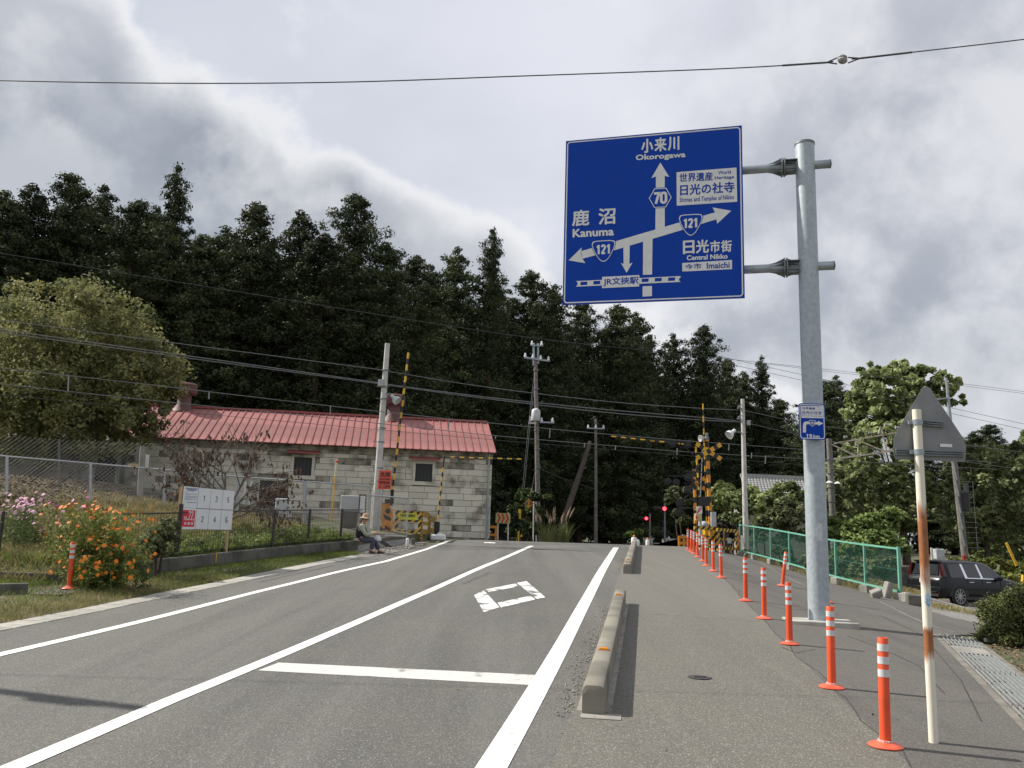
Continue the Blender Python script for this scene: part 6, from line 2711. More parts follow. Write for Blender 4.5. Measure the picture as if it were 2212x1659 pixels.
# catenary mast with its lattice arm, right
d_ = 46
q6 = lambda x, y: (1728 + .1819 * x, 850.3 + .1819 * y)
cm = thing('catenary_mast', 'dark catenary mast with rusty white lattice arm and two small lamps', 'catenary mast', P(1796, 1200, d_))
mb = MB()
A_, B_ = stand(mb, (1803, 1205), q6(345, 535), d_, .19, .15, 12)
cm.location = A_
part('mast', mb, POLE_D, cm, True)
LATT = mat('rusty_lattice', (.55, .50, .38), .6, scale=2.5, col2=(.30, .15, .07), fac=(.5, .7))
for (a_, b_, w) in (((335, 785), (1110, 678), .10), ((400, 592), (1140, 462), .08), ((345, 588), (672, 742), .07), ((668, 545), (1020, 692), .07), ((690, 600), (686, 738), .05), ((985, 500), (1022, 690), .06), ((1035, 545), (1022, 690), .04), ((930, 480), (960, 395), .06), ((985, 475), (960, 395), .06), ((1020, 690), (1100, 655), .06), ((985, 690), (1025, 795), .06), ((660, 540), (665, 620), .06)):
    mb = MB()
    mb.bar(P(*q6(*a_), d_), P(*q6(*b_), d_), w)
    part('lattice_bar', mb, LATT, cm)
for (x, y, r_) in ((540, 515, .07), (830, 465, .06), (840, 755, .06), (970, 800, .08), (1020, 370, .07), (1150, 405, .08)):
    mb = MB()
    for k in (-1, 0, 1):
        mb.lathe([(.02, -.03), (r_, -.02), (r_ * .9, .03), (.02, .04)], 10, P(*q6(x + k * 14, y), d_ - .1), Matrix.Rotation(math.pi / 2, 3, 'Y'))
    part('insulator', mb, mat('insulator_white', (.34, .36, .36), .4), cm, True)
for (x, y) in ((350, 1062), (445, 1072)):
    mb = MB()
    c = P(*q6(x, y), d_ - .3)
    mb.lathe([(.16, 0), (.17, .02), (.10, .09), (.03, .12)], 14, c)
    mb.tube([c + EZ * .1, P(*q6(375, 1085), d_)], .015, 5)
    part('lamp', mb, WHITE, cm, True)
for k in range(7):
    mb = MB()
    mb.lathe([(.17, -.02), (.21, -.02), (.21, .02), (.17, .02)], 12, A_.lerp(B_, .25 + .1 * k))
    part('band', mb, GALV_D, cm)

d_ = 40
rs = thing('rail_signal_mast', 'tall grey railway mast with ladder rungs and dark signal head beyond the car', 'signal mast', P(2085, 1210, d_))
mb = MB()
A_, B_ = stand(mb, (2086, 1216), (2060, 985), d_, .17, .13, 12)
rs.location = A_
part('mast', mb, POLE_D, rs, True)
mb = MB()
mb.tube([P(2062, 1000, d_), P(2050, 880, d_), P(2044, 816, d_)], [.10, .08, .06], 8)
mb.bar(P(2046, 860, d_), P(2026, 862, d_), .08)
part('mast_extension', mb, GALV, rs, True)
mb = MB()
for k in range(5):
    mb.tube([P(2064 + k * 4.3 - 5, 1000 + k * 36, d_ - .2), P(2064 + k * 4.3 + 3, 1036 + k * 36, d_ - .2)], .035, 6)
part('conduit', mb, GALV, rs)
mb = MB()
for k in range(14):
    y = 1040 + k * 11
    x = 2066 + (y - 985) * .115
    mb.tube([P(x, y, d_), P(x + 30, y + 1, d_ + .2)], .007, 4)
mb.tube([P(2101, 1040, d_ + .2), P(2112, 1190, d_ + .2)], .008, 4)
part('ladder', mb, GALV_D, rs)
mb = MB()
mb.box(P(2086, 1084, d_ - .2), (.3, .2, .9), bev=.04)
part('signal_head', mb, BLACK, rs)
mb = MB()
mb.box(P(2087, 1055, d_ - .25), (.2, .05, .5))
part('number_plate', mb, mat('plate_dark', (.08, .08, .08), .5), rs)
mb = MB()
mb.tube([P(2083, 1200, d_ - .2), P(2085, 1216, d_ - .2)], .13, 8)
part('base_band', mb, mat('red_oxide', (.25, .035, .02), .7), rs)
mb = MB()
A_, B_ = stand(mb, (2015, 1232), (2012, 1183), 37, .05, .05, 8)
rb_ = thing('relay_box', 'grey relay box on a short post above the black car roof', 'equipment box', A_)
part('post', mb, POLE_C, rb_, True)
mb = MB()
mb.box(P(2028, 1197, 36.8), (.36, .3, .44), bev=.02)
part('box', mb, CAB, rb_)
for (a_, b_, lb) in (((2174, 1173), (2196, 1222), 'slanting yellow guy wire sleeve beyond the black car'), ((2211, 1242), (2208, 1285), 'upright yellow guy wire sleeve beside the clipped bush')):
    mb = MB()
    dd_ = 38 if a_[0] < 2200 else 26
    mb.tube([P(*a_, dd_), P(*b_, dd_)], .06, 8)
    single('guy_sleeve', mb, YELLOW, lb, 'guy sleeve')
mb = MB()
for k in range(2):
    pass
A_ = P(1985, 1265, 36)
mb.box((A_.x - 1.2, A_.y, h(A_.x, A_.y) + .55), (4.2, .5, 1.3), bev=.05)
mb_o = single('stone_retaining_wall', mb, mat('rubble_wall', (.16, .135, .11), .95, scale=4, col2=(.07, .06, .05), bump=1.0, bscale=9), 'low rough rubble wall behind the rear of the black car', 'wall')

# pole on the verge beside the camera's left, seen only by the shadow it lays across the near lane
vx_, vy_ = -2.95 - .951 * 7.2, 7.3 + .309 * 7.2
vp = thing('verge_pole', 'slim concrete pole on the left verge that shadows the near lane', 'utility pole', (vx_, vy_, h(vx_, vy_)))
mb = MB()
mb.tube([(0, 0, -.1), (0, 0, 6.6)], [.12, .085], 14)
part('pole', mb, POLE_C, vp, True, world=False)
mb = MB()
mb.box((0, -.05, 5.9), (.26, .2, .5), bev=.03)
part('junction_box', mb, CAB, vp, world=False)


# ------------------------------------------------------------------ black car
def build_car():
    d_ = 33.5
    c = P(2010, 1300, d_)
    hd = math.radians(22)                 # heading, measured from the image's right towards the distance
    root = thing('parked_car', 'black sport utility car seen from its rear right corner on the gravel lot', 'car', (c.x - .15, c.y + .2, h(c.x + 1.5, c.y + 1.5) + .0), hd)
    PAINTB = mat('car_black', (.007, .008, .010), .28, spec=.3, var=0, coat=.1)
    TRIM = mat('car_trim', (.022, .023, .025), .55, var=.1)
    CHROME = mat('chrome', (.75, .76, .78), .14, 1.0, var=0)
    GL = mat('car_glass', (.010, .012, .013), .06, spec=.9, var=0)
    TAIL = mat('tail_red', (.05, .005, .006), .15, var=0)
    PLATE = mat('number_plate_white', (.6, .62, .6), .5, var=.05)
    # stations: x from the tail, z sill, z belt, z top, half width sill/belt/top
    Lc = 4.6
    stn = [(0.00, .46, .72, .90, .62, .70, .66), (.05, .36, .80, 1.06, .78, .84, .80), (.16, .30, .88, 1.12, .86, .885, .82), (.30, .28, .98, 1.62, .88, .895, .66), (.55, .28, 1.03, 1.685, .89, .90, .655), (1.2, .27, 1.05, 1.70, .895, .90, .66), (2.0, .26, 1.04, 1.70, .895, .90, .66), (2.55, .26, 1.03, 1.66, .895, .90, .65), (2.95, .26, 1.02, 1.50, .895, .90, .66), (3.45, .26, 1.0, 1.08, .895, .89, .74), (3.95, .27, .93, 1.0, .89, .87, .70), (4.35, .30, .82, .90, .85, .82, .66), (4.55, .38, .66, .74, .74, .70, .58), (4.6, .45, .58, .62, .62, .60, .5)]
    mb = MB()
    for (x, zs, zb, zt, ws, wb, wt) in stn:
        mid = zs + (zb - zs) * .45
        half = [(0, zs), (ws * .9, zs), (ws, zs + .06), (max(ws, wb) + .02, mid), (wb, zb - .03), (wb - .02, zb), (wt + (wb - wt) * .12, zb + (zt - zb) * .85), (wt - .06, zt - .012), (wt * .55, zt + .012), (0, zt + .018)]
        ring = [(x, y, z) for y, z in half] + [(x, -y, z) for y, z in half[-2:0:-1]]
        mb.v += ring
    m_ = 18
    for i in range(len(stn) - 1):
        for j in range(m_):
            mb.f.append((i * m_ + j, i * m_ + (j + 1) % m_, (i + 1) * m_ + (j + 1) % m_, (i + 1) * m_ + j))
    mb.f += [tuple(range(m_))[::-1], tuple((len(stn) - 1) * m_ + j for j in range(m_))]
    mb.m = [0] * len(mb.f)
    part('body', mb, PAINTB, root, 'all', world=False)

    def side(x, v, off=0.012, sgn=-1):
        """point on the greenhouse side: v 0 at belt, 1 at roof edge"""
        for a_, b_ in zip(stn, stn[1:]):
            if a_[0] <= x <= b_[0]:
                k = (x - a_[0]) / (b_[0] - a_[0])
                zs, zb, zt, ws, wb, wt = [a_[i] + (b_[i] - a_[i]) * k for i in range(1, 7)]
                y0, z0 = wb - .02, zb
                y1, z1 = wt + (wb - wt) * .12, zb + (zt - zb) * .85
                return Vector((x, sgn * (y0 + (y1 - y0) * v + off), z0 + (z1 - z0) * v))

    def pane(name, quad, mt, sgn, off=.012):
        mb = MB()
        n = 6
        for i in range(n + 1):
            for j in (0, 1):
                x = quad[0 + 2 * j][0] * (1 - i / n) + quad[1 + 2 * j][0] * (i / n)
                v = quad[0 + 2 * j][1] * (1 - i / n) + quad[1 + 2 * j][1] * (i / n)
                mb.v.append(side(x, v, off, sgn))
        mb.f = [(2 * i, 2 * i + 2, 2 * i + 3, 2 * i + 1) if sgn < 0 else (2 * i, 2 * i + 1, 2 * i + 3, 2 * i + 2) for i in range(n)]
        mb.m = [0] * n
        return part(name, mb, mt, root, True, world=False)
    for sg in (-1, 1):
        pane('quarter_window', [(.50, .06), (1.22, .06), (.50, .96), (1.16, .98)], GL, sg)
        pane('rear_side_window', [(1.36, .06), (2.08, .06), (1.30, .98), (2.00, .98)], GL, sg)
        pane('front_side_window', [(2.20, .06), (3.18, .08), (2.12, .98), (2.72, .98)], GL, sg)
        pane('pillar_trim', [(1.22, .04), (1.36, .04), (1.16, .98), (1.27, .98)], CHROME, sg, .016)
        pane('pillar_trim', [(2.08, .04), (2.20, .04), (2.0, .98), (2.10, .98)], CHROME, sg, .016)
        pane('belt_trim', [(1.22, -.01), (3.2, -.01), (1.22, .05), (3.2, .05)], CHROME, sg, .02)
        for x in (1.55, 2.45):
            mb = MB()
            p = side(x, 0, .03, sg)
            mb.box((x, p.y, .90), (.24, .03, .035), bev=.008)
            part('door_handle', mb, CHROME, root, world=False)
        for x in (1.29, 2.14, 3.12):
            mb = MB()
            mb.box((x, sg * .912, .65), (.012, .008, .72))
            part('door_seam', mb, BLACK, root, world=False)
        mb = MB()
        mb.box((3.0, sg * 1.0, 1.06), (.12, .20, .16), bev=.03)
        mi = part('mirror', mb, PAINTB, root, world=False)
        mb = MB()
        mb.box((2.25, sg * .905, .30), (2.3, .04, .12))
        part('sill', mb, TRIM, root, world=False)
        # wheels
        for x in (.86, 3.62):
            M = Matrix.Rotation(math.pi / 2 * (1 if sg < 0 else -1), 3, 'X')
            mb = MB()
            mb.lathe([(.36, -.12), (.375, -.06), (.375, .06), (.36, .105), (.30, .12), (.275, .11), (.275, -.1)], 28, (x, sg * .83, .375), M)
            ty_ = part('tyre', mb, BLACK_R, root, True, world=False)
            ty_.name = 'wheel'
            mb = MB()
            mb.lathe([(.262, .085), (.278, .09), (.278, .115), (.262, .112)], 28, (x, sg * .83, .375), M, False)
            mb.lathe([(.06, .06), (.06, .105), (.03, .112), (.01, .113)], 14, (x, sg * .83, .375), M)
            for k in range(10):
                an = 2 * math.pi * k / 10 + .2
                dv = Vector((math.cos(an), 0, math.sin(an)))
                pv_ = Vector((-math.sin(an), 0, math.cos(an)))
                o_ = Vector((x, sg * (.83 + .10), .375))
                q = [o_ + dv * .05 - pv_ * .022, o_ + dv * .27 - pv_ * .014, o_ + dv * .27 + pv_ * .014, o_ + dv * .05 + pv_ * .022]
                mb.add(q, [(0, 1, 2, 3) if sg < 0 else (3, 2, 1, 0)])
            part('rim', mb, mat('alloy', (.42, .43, .44), .3, .8, var=.05), ty_, True, world=False)
            mb = MB()
            mb.lathe([(.27, .05), (.27, .06), (.05, .065)], 20, (x, sg * .83, .375), M)
            part('wheel_disc', mb, BLACK, ty_, world=False)
            mb = MB()
            n = 14
            for i in range(n + 1):
                an = math.pi * i / n
                for r_, y_ in ((.40, .915), (.47, .925), (.50, .90)):
                    mb.v.append((x + r_ * math.cos(an), sg * y_, .375 + r_ * math.sin(an)))
            for i in range(n):
                for k in range(2):
                    f_ = (i * 3 + k, i * 3 + k + 1, (i + 1) * 3 + k + 1, (i + 1) * 3 + k)
                    mb.f.append(f_ if sg > 0 else f_[::-1])
            mb.m = [0] * len(mb.f)
            part('wheel_arch', mb, TRIM, root, True, world=False)
            mb = MB()
            mb.lathe([(.41, .0), (.41, .012), (.05, .012)], 24, (x, sg * .905, .375), M)
            part('wheel_well', mb, BLACK, root, world=False)
    # tail: window, lamps, bumper, plate
    mb = MB()
    for (y, z, x) in ((-.60, 1.16, .145), (.60, 1.16, .145), (.54, 1.56, .272), (-.54, 1.56, .272)):
        mb.v.append((x - .012, y, z))
    mb.f = [(0, 3, 2, 1)]
    mb.m = [0]
    part('rear_window', mb, GL, root, world=False)
    for sg in (-1, 1):
        mb = MB()
        mb.prism([(sg * .70, 1.10), (sg * .86, 1.10), (sg * .82, 1.24), (sg * .70, 1.58), (sg * .64, 1.58), (sg * .69, 1.25)], (Vector((.24, 0, 0)), Vector((0, 1, 0)), EZ, Vector((-1, 0, 0))), .09, -.06)
        part('tail_lamp', mb, TAIL, root, world=False)
        mb = MB()
        mb.box((.02, sg * .70, .50), (.05, .10, .06))
        part('reflector', mb, RED, root, world=False)
    mb = MB()
    mb.box((.03, 0, .60), (.16, 1.62, .26), bev=.06)
    part('rear_bumper', mb, PAINTB, root, True, world=False)
    mb = MB()
    mb.box((-.045, 0, .52), (.04, 1.3, .03))
    mb.box((.04, 0, .42), (.12, 1.4, .14))
    part('bumper_trim', mb, TRIM, root, world=False)
    mb = MB()
    mb.box((.035, 0, 1.04), (.04, .62, .05), bev=.01)
    part('tailgate_strip', mb, CHROME, root, world=False)
    mb = MB()
    mb.box((.01, 0, .92), (.03, .34, .17))
    part('number_plate', mb, PLATE, root, world=False)
    mb = MB()
    mb.prism([(-.58, 1.63), (.58, 1.63), (.55, 1.69), (-.55, 1.69)], (Vector((.30, 0, 0)), Vector((0, 1, 0)), EZ, Vector((-1, 0, 0))), .10, -.1)
    part('roof_spoiler', mb, PAINTB, root, world=False)
    return root


build_car()
# roof of a car on the far side of the crest
d_ = 56
c = P(1437, 1185, d_)
fc = thing('far_car', 'dark car just showing its windscreen over the crest near the red light', 'car', (c.x, c.y, h(c.x, c.y)))
zt = ztop(c.x, c.y, 1174) - fc.location.z
mb = MB()
sec = [(-.85, .25), (-.88, .7), (-.80, zt - .42), (-.55, zt - .03), (0, zt), (.55, zt - .03), (.80, zt - .42), (.88, .7), (.85, .25)]
for x in (0, .3, 3.6, 4.0):
    k = 0 if x in (.3, 3.6) else -.25
    mb.v += [(y * (1 + k * .2), x, z + (k if z > .9 else 0)) for y, z in sec]
n = len(sec)
for i in range(3):
    for j in range(n - 1):
        mb.f.append((i * n + j, i * n + j + 1, (i + 1) * n + j + 1, (i + 1) * n + j))
mb.f += [tuple(range(n))[::-1], tuple(3 * n + j for j in range(n))]
mb.m = [0] * len(mb.f)
part('body', mb, mat('car_grey', (.10, .105, .11), .3), fc, True, world=False)
mb = MB()
mb.add([(-.66, .0, zt - .44), (.66, .0, zt - .44), (.48, .28, zt - .09), (-.48, .28, zt - .09)], [(0, 1, 2, 3)])
part('windscreen', mb, GLASS, fc, world=False)
for sg in (-1, 1):
    for x in (.8, 3.2):
        mb = MB()
        mb.lathe([(.3, -.1), (.32, 0), (.3, .1)], 16, (sg * .78, x, .32), Matrix.Rotation(math.pi / 2, 3, 'Y'))
        part('wheel', mb, BLACK_R, fc, True, world=False)


# ------------------------------------------------------------------ seated person
def skin_mesh(name, chains, mt, root_i=0, sub=2):
    """chains: lists of (x, y, z, r); points closer than 1 mm are shared"""
    vs, rs, es = [], [], []

    def vid(p):
        for i, q in enumerate(vs):
            if abs(q[0] - p[0]) + abs(q[1] - p[1]) + abs(q[2] - p[2]) < .001:
                return i
        vs.append(p[:3])
        rs.append(p[3])
        return len(vs) - 1
    for ch in chains:
        ids = [vid(p) for p in ch]
        es += list(zip(ids, ids[1:]))
    me = bpy.data.meshes.new(name)
    me.from_pydata(vs, es, [])
    o = bpy.data.objects.new(name, me)
    COL.objects.link(o)
    md = o.modifiers.new('skin', 'SKIN')
    md.use_smooth_shade = True
    for i, sv in enumerate(me.skin_vertices[0].data):
        r_ = rs[i]
        sv.radius = r_ if isinstance(r_, tuple) else (r_, r_)
        sv.use_root = (i == root_i)
    s_ = o.modifiers.new('sub', 'SUBSURF')
    s_.levels = s_.render_levels = sub
    dg_ = bpy.context.evaluated_depsgraph_get()
    m2 = bpy.data.meshes.new_from_object(o.evaluated_get(dg_))
    bpy.data.objects.remove(o)
    m2.materials.clear()
    m2.materials.append(mt)
    m2.polygons.foreach_set('use_smooth', [True] * len(m2.polygons))
    m2.name = name
    return m2


def build_person():
    d_ = 26.2
    ft = P(803, 1196, d_)
    x0, y0 = ft.x, ft.y
    zg = h(x0, y0)
    root = thing('person', 'seated person in straw coloured hat, dark vest and jeans on the wall end', 'person', (x0, y0, zg))
    SKIN = mat('skin', (.42, .23, .15), .6, var=.08)
    SHIRT = mat('shirt_grey_green', (.38, .39, .31), .85, var=.1, scale=20)
    VEST = mat('vest_dark', (.022, .024, .026), .9, var=.15)
    JEAN = mat('jeans', (.075, .085, .115), .9, var=.15, scale=16)
    HAT = mat('hat_straw', (.46, .33, .22), .9, var=.12, scale=18)
    SHOE = mat('shoe_brown', (.075, .035, .028), .6, var=.15)
    BAG = mat('bag_white', (.62, .64, .66), .5, var=.05)
    HAIR = mat('hair_grey', (.18, .17, .16), .9)
    # side view: +x is where the person looks, z up, camera on the -y side
    hip = (-.36, 0, .38, .11)
    bel = (-.38, 0, .52, .10)
    che = (-.36, 0, .72, .105)
    nk = (-.31, 0, .88, .055)
    hd0 = (-.285, 0, .95, .062)
    hd1 = (-.255, 0, 1.02, .088)
    hd2 = (-.26, 0, 1.09, .08)
    ch = [[hip, bel, che, nk, hd0, hd1, hd2]]
    for sg in (-1, 1):
        knee = (.06 if sg < 0 else .02, sg * .11, .43 if sg < 0 else .40, .066)
        ank = (-.01 if sg < 0 else .22, sg * .10, .075, .042)
        toe = (ank[0] + .15, sg * .11, .035, .034)
        ch.append([hip, (-.27, sg * .10, .40, .095), knee, ((knee[0] + ank[0]) / 2 - .01, sg * .105, .25, .058), ank, toe])
        sh = (-.33, sg * .18, .80, .066)
        el = (-.18 if sg < 0 else -.14, sg * .23, .56, .046)
        wr = (.06 if sg < 0 else .02, sg * .12, .60 if sg < 0 else .64, .030)
        hnd = (wr[0] + .07, sg * .10, wr[2] - .01, .034)
        ch.append([che, sh, el, wr, hnd])
        for k in range(5):
            f0 = (hnd[0] + .03, hnd[1] + sg * (.03 - .016 * k), hnd[2] + .005, .010)
            if k == 0:
                ch.append([hnd, (hnd[0] + .015, hnd[1] + sg * .03, hnd[2] + .03, .011), (hnd[0] + .045, hnd[1] + sg * .03, hnd[2] + .045, .009)])
            else:
                ln = (.05, .058, .054, .042)[k - 1]
                ch.append([hnd, f0, (f0[0] + ln * .6, f0[1], f0[2] - .008, .0095), (f0[0] + ln, f0[1], f0[2] - .03, .008)])
    o = bpy.data.objects.new('body', skin_mesh('body', ch, SKIN))
    link(o, root)

    def cloth(name, chains, mt):
        q = bpy.data.objects.new(name, skin_mesh(name, chains, mt))
        link(q, root)
    L_, R_ = [], []
    tr = []
    for sg in (-1, 1):
        knee = (.06 if sg < 0 else .02, sg * .11, .43 if sg < 0 else .40, .09)
        ank = (-.01 if sg < 0 else .20, sg * .10, .12, .075)
        tr.append([(-.36, 0, .40, .16), (-.26, sg * .10, .415, .115), knee, ((knee[0] + ank[0]) / 2, sg * .105, .27, .08), ank])
    tr.append([(-.36, 0, .40, .16), (-.375, 0, .5, .15)])
    cloth('trousers', tr, JEAN)
    sl = [[(-.375, 0, .60, .130), (-.36, 0, .74, .135), (-.315, 0, .865, .085)]]
    for sg in (-1, 1):
        sl.append([(-.36, 0, .74, .135), (-.33, sg * .185, .80, .085), (-.18 if sg < 0 else -.14, sg * .23, .56, .065), (.03 if sg < 0 else 0, sg * .13, .605 if sg < 0 else .64, .048)])
    cloth('shirt', sl, SHIRT)
    cloth('vest', [[(-.36, 0, .44, .172), (-.37, 0, .60, .19), (-.37, 0, .74, .185), (-.345, 0, .85, .12)]], VEST)
    mb = MB()
    mb.lathe([(.185, -.02), (.19, -.012), (.14, .012), (.105, .022), (.102, .085), (.085, .125), (.05, .135), (.01, .137)], 22, (-.255, 0, 1.075), Matrix.Rotation(.10, 3, 'Y'))
    part('hat', mb, HAT, root, True, world=False)
    mb = MB()
    mb.sphere((-.27, 0, 1.05), .092, 14, 8, (1.0, .95, .75))
    part('hair', mb, HAIR, root, True, world=False)
    # face: nose, ear, mouth, eyes
    mb = MB()
    mb.sphere((-.165, 0, 1.015), .020, 8, 6, (1.1, .7, 1.3))
    for sg in (-1, 1):
        mb.sphere((-.268, sg * .082, 1.01), .022, 8, 6, (.8, .35, 1.4))
    part('nose_and_ear', mb, SKIN, root, True, world=False)
    mb = MB()
    for sg in (-1, 1):
        mb.sphere((-.178, sg * .034, 1.04), .011, 8, 6)
    mb.box((-.172, 0, .975), (.012, .04, .007))
    part('eye_and_mouth', mb, BLACK, root, True, world=False)
    for sg in (-1, 1):
        ax = (-.01 if sg < 0 else .22)
        mb = MB()
        pr_ = [(-.07, .045, .05), (-.02, .055, .075), (.05, .052, .07), (.12, .046, .045), (.165, .03, .03)]
        n = 8
        for (dx, w, hh_) in pr_:
            for k in range(n):
                an = 2 * math.pi * k / n
                mb.v.append((ax + dx, sg * .105 + w * math.cos(an), max(0.0, hh_ * .55 + hh_ * .8 * math.sin(an))))
        for i in range(len(pr_) - 1):
            for k in range(n):
                mb.f.append((i * n + k, i * n + (k + 1) % n, (i + 1) * n + (k + 1) % n, (i + 1) * n + k))
        mb.f += [tuple(range(n))[::-1], tuple((len(pr_) - 1) * n + k for k in range(n))]
        mb.m = [0] * len(mb.f)
        part('shoe', mb, SHOE, root, True, world=False)
    bg = thing('carrier_bag', 'crumpled white plastic bag held on the lap of the seated person', 'bag', (x0, y0, zg))
    mb = MB()
    rng_ = random.Random(3)
    pr_ = [(.02, .60), (.05, .585), (.085, .54), (.10, .48), (.09, .42), (.05, .385), (.01, .38)]
    n = 12
    for (r_, z) in pr_:
        for k in range(n):
            an = 2 * math.pi * k / n
            q = r_ * (1 + rng_.uniform(-.18, .18))
            mb.v.append((.12 + q * math.cos(an) * 1.05 + (.6 - z) * .35, -.06 + q * math.sin(an) * .8, z + rng_.uniform(-.01, .01)))
    for i in range(len(pr_) - 1):
        for k in range(n):
            mb.f.append((i * n + k, (i + 1) * n + k, (i + 1) * n + (k + 1) % n, i * n + (k + 1) % n))
    mb.f += [tuple(range(n)), tuple((len(pr_) - 1) * n + k for k in range(n))[::-1]]
    mb.m = [0] * len(mb.f)
    part('sack', mb, BAG, bg, True, world=False)
    mb = MB()
    for sg in (-1, 1):
        mb.tube([(.12, -.06 + sg * .03, .58), (.11, -.06 + sg * .035, .63), (.09, -.06, .65)], .006, 5)
    part('handle', mb, BAG, bg, world=False)


build_person()

# ------------------------------------------------------------------ vegetation
def leaf_mat(name, c1, c2, scale, rnd=.0, trans=.25, fac=(.4, .65)):
    return mat(name, c1, .7, scale=scale, col2=c2, fac=fac, rnd=rnd, trans=trans, spec=.25, detail=3)


CEDAR = leaf_mat('cedar_needles', (.068, .086, .034), (.030, .042, .020), .35, .25, .15)
CEDAR_B = mat('cedar_bark', (.075, .05, .036), .95, scale=3, bump=.8, bscale=8)


def cedar_meshes(seed, H=28.0, R0=3.6, base=.10, slim=1.0):
    rng = np.random.default_rng(seed)
    cen, rad = [], []
    z = H * base
    while z < H * .985:
        k = (z - H * base) / (H * (1 - base))
        prof = (1 - k ** 2.2) ** .62 * (.8 + .2 * min(1, (k + .05) / .25))
        rr = R0 * slim * prof * (1 + .15 * math.sin(z * 1.3 + seed) + rng.normal(0, .10)) + .25
        nb_ = max(3, int(3 + rr * 1.7))
        a0 = rng.uniform(0, 6.28)
        for b in range(nb_):
            an = a0 + b * 6.283 / nb_ + rng.normal(0, .25)
            r1 = rr * rng.uniform(.60, 1.28)
            droop = .20 * r1
            # two clumps out along the limb
            for q in ((1.0, .62, .28) if rr > 1.2 else (1.0, .4)):
                cr = (.40 + .20 * rr ** .5) * rng.uniform(.7, 1.35)
                cen.append((math.cos(an) * r1 * q * .92, math.sin(an) * r1 * q * .92, z - droop * q + rng.normal(0, .35)))
                rad.append(cr)
        z += (.85 + .30 * rr / R0) * rng.uniform(.85, 1.15)
    cen.append((0, 0, H * .985))
    rad.append(.5)
    v = leaves(rng, cen, rad, 78, .135, .5, .5, .85, .66, .3)
    return v


CED = []
for sd, kw in ((1, dict(R0=4.3)), (2, dict(R0=5.0)), (3, dict(R0=3.4, slim=.9)), (4, dict(R0=4.6, base=.06)), (5, dict(R0=5.2, base=.2))):
    v = cedar_meshes(sd, **kw)
    o = leaf_part('crown', v, CEDAR)
    me = o.data
    bpy.data.objects.remove(o)
    mb = MB()
    mb.tube([(0, 0, -1), (0, 0, 2), (.1, 0, 12), (0, .1, 27)], [.55, .42, .32, .05], 8)
    # a few bare limbs low on the stem
    rg = random.Random(sd)
    for k in range(16):
        an, z = rg.uniform(0, 6.28), rg.uniform(2.5, 24)
        ln = 2.6 * (1 - z / 30) + .4
        mb.tube([(0, 0, z), (math.cos(an) * ln, math.sin(an) * ln, z - .2 * ln)], [.07, .02], 4)
    tm = mesh_of('trunk', mb, CEDAR_B, True)
    CED.append((me, tm))

rg = random.Random(9)
tops = [(-90, 410, 60), (-25, 400, 62), (60, 372, 63), (138, 398, 66), (215, 436, 62), (302, 354, 66), (372, 505, 64), (425, 492, 70), (492, 433, 68), (600, 458, 70), (655, 500, 66), (722, 422, 71), (798, 520, 70), (868, 548, 74), (905, 570, 80), (958, 536, 80), (1040, 490, 80), (1088, 640, 86), (1135, 592, 84), (1185, 612, 88),
        (1250, 640, 92), (1330, 655, 92), (1372, 672, 96), (1400, 722, 104), (1455, 722, 106), (1522, 705, 106), (1575, 772, 118), (1612, 800, 122), (1652, 768, 118), (1690, 860, 126), (1790, 820, 92), (1770, 900, 90)]
wh = ['just left of the round tree', 'above the round tree']
GC = 'cedars of the dark avenue behind the railway'


def put_cedar(px, py, d_, k, wid, label):
    x, y = X2(px, d_)
    z0 = h(x, y)
    ht = ztop(x, y, py) - z0
    r = thing('cedar_tree', label, 'tree', (x, y, z0), rg.uniform(0, 6.28), GC)
    sz = ht / 28.0
    for nm, me in (('crown', CED[k][0]), ('trunk', CED[k][1])):
        o = bpy.data.objects.new(nm, me)
        link(o, r)
    r.scale = (wid, wid, sz)


for i, (px, py, d_) in enumerate(tops):
    k = [0, 1, 3, 2, 4, 2, 0, 1, 3, 1, 0, 4, 3, 0, 2, 1, 2, 3, 4, 0, 1, 3, 0, 2, 1, 4, 3, 0, 2, 3, 0, 1][i]
    lb = ('narrow cedar with open layered branches, highest above the round tree' if i == 5 else 'broad round topped cedar above the raised striped gate arm' if i == 11 else 'narrow ragged cedar standing clear left of the transformer pole' if i == 16 else
          'tall dark cedar rising above the round yellowing tree' if px < 380 else 'tall dark cedar rising above the red storehouse roof' if px < 1000 else 'tall dark cedar behind the transformer pole' if px < 1220 else
          'tall dark cedar behind the lower edge of the blue board' if px < 1420 else 'tall dark cedar above the crossbuck mast and pale pole' if px < 1700 else 'dark cedar standing beside the tall galvanised pole')
    put_cedar(px, py, d_, k, rg.uniform(.9, 1.12) * (.78 if k == 2 else 1.0), lb)
for i in range(46):
    px = -140 + i * 41 + rg.uniform(-14, 14)
    d_ = 66 + max(0, px) * .031 + rg.uniform(4, 16)
    tp = np.interp(px, [t[0] for t in tops[:30]], [t[1] for t in tops[:30]])
    put_cedar(px, tp + rg.uniform(45, 150), d_, rg.randrange(5), rg.uniform(.95, 1.25), 'lower dark cedar filling the avenue between the taller ones')
# understory that closes the view between the trunks
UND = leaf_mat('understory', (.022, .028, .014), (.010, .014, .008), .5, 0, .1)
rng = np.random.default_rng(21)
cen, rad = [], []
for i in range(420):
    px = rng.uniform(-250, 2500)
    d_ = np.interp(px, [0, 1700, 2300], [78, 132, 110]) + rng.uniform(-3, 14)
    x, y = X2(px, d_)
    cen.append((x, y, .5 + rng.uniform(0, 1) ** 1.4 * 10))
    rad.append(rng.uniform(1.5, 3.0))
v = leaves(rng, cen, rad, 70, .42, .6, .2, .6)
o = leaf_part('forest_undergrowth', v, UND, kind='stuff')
o['label'] = 'dark undergrowth closing the gaps between the cedar trunks'


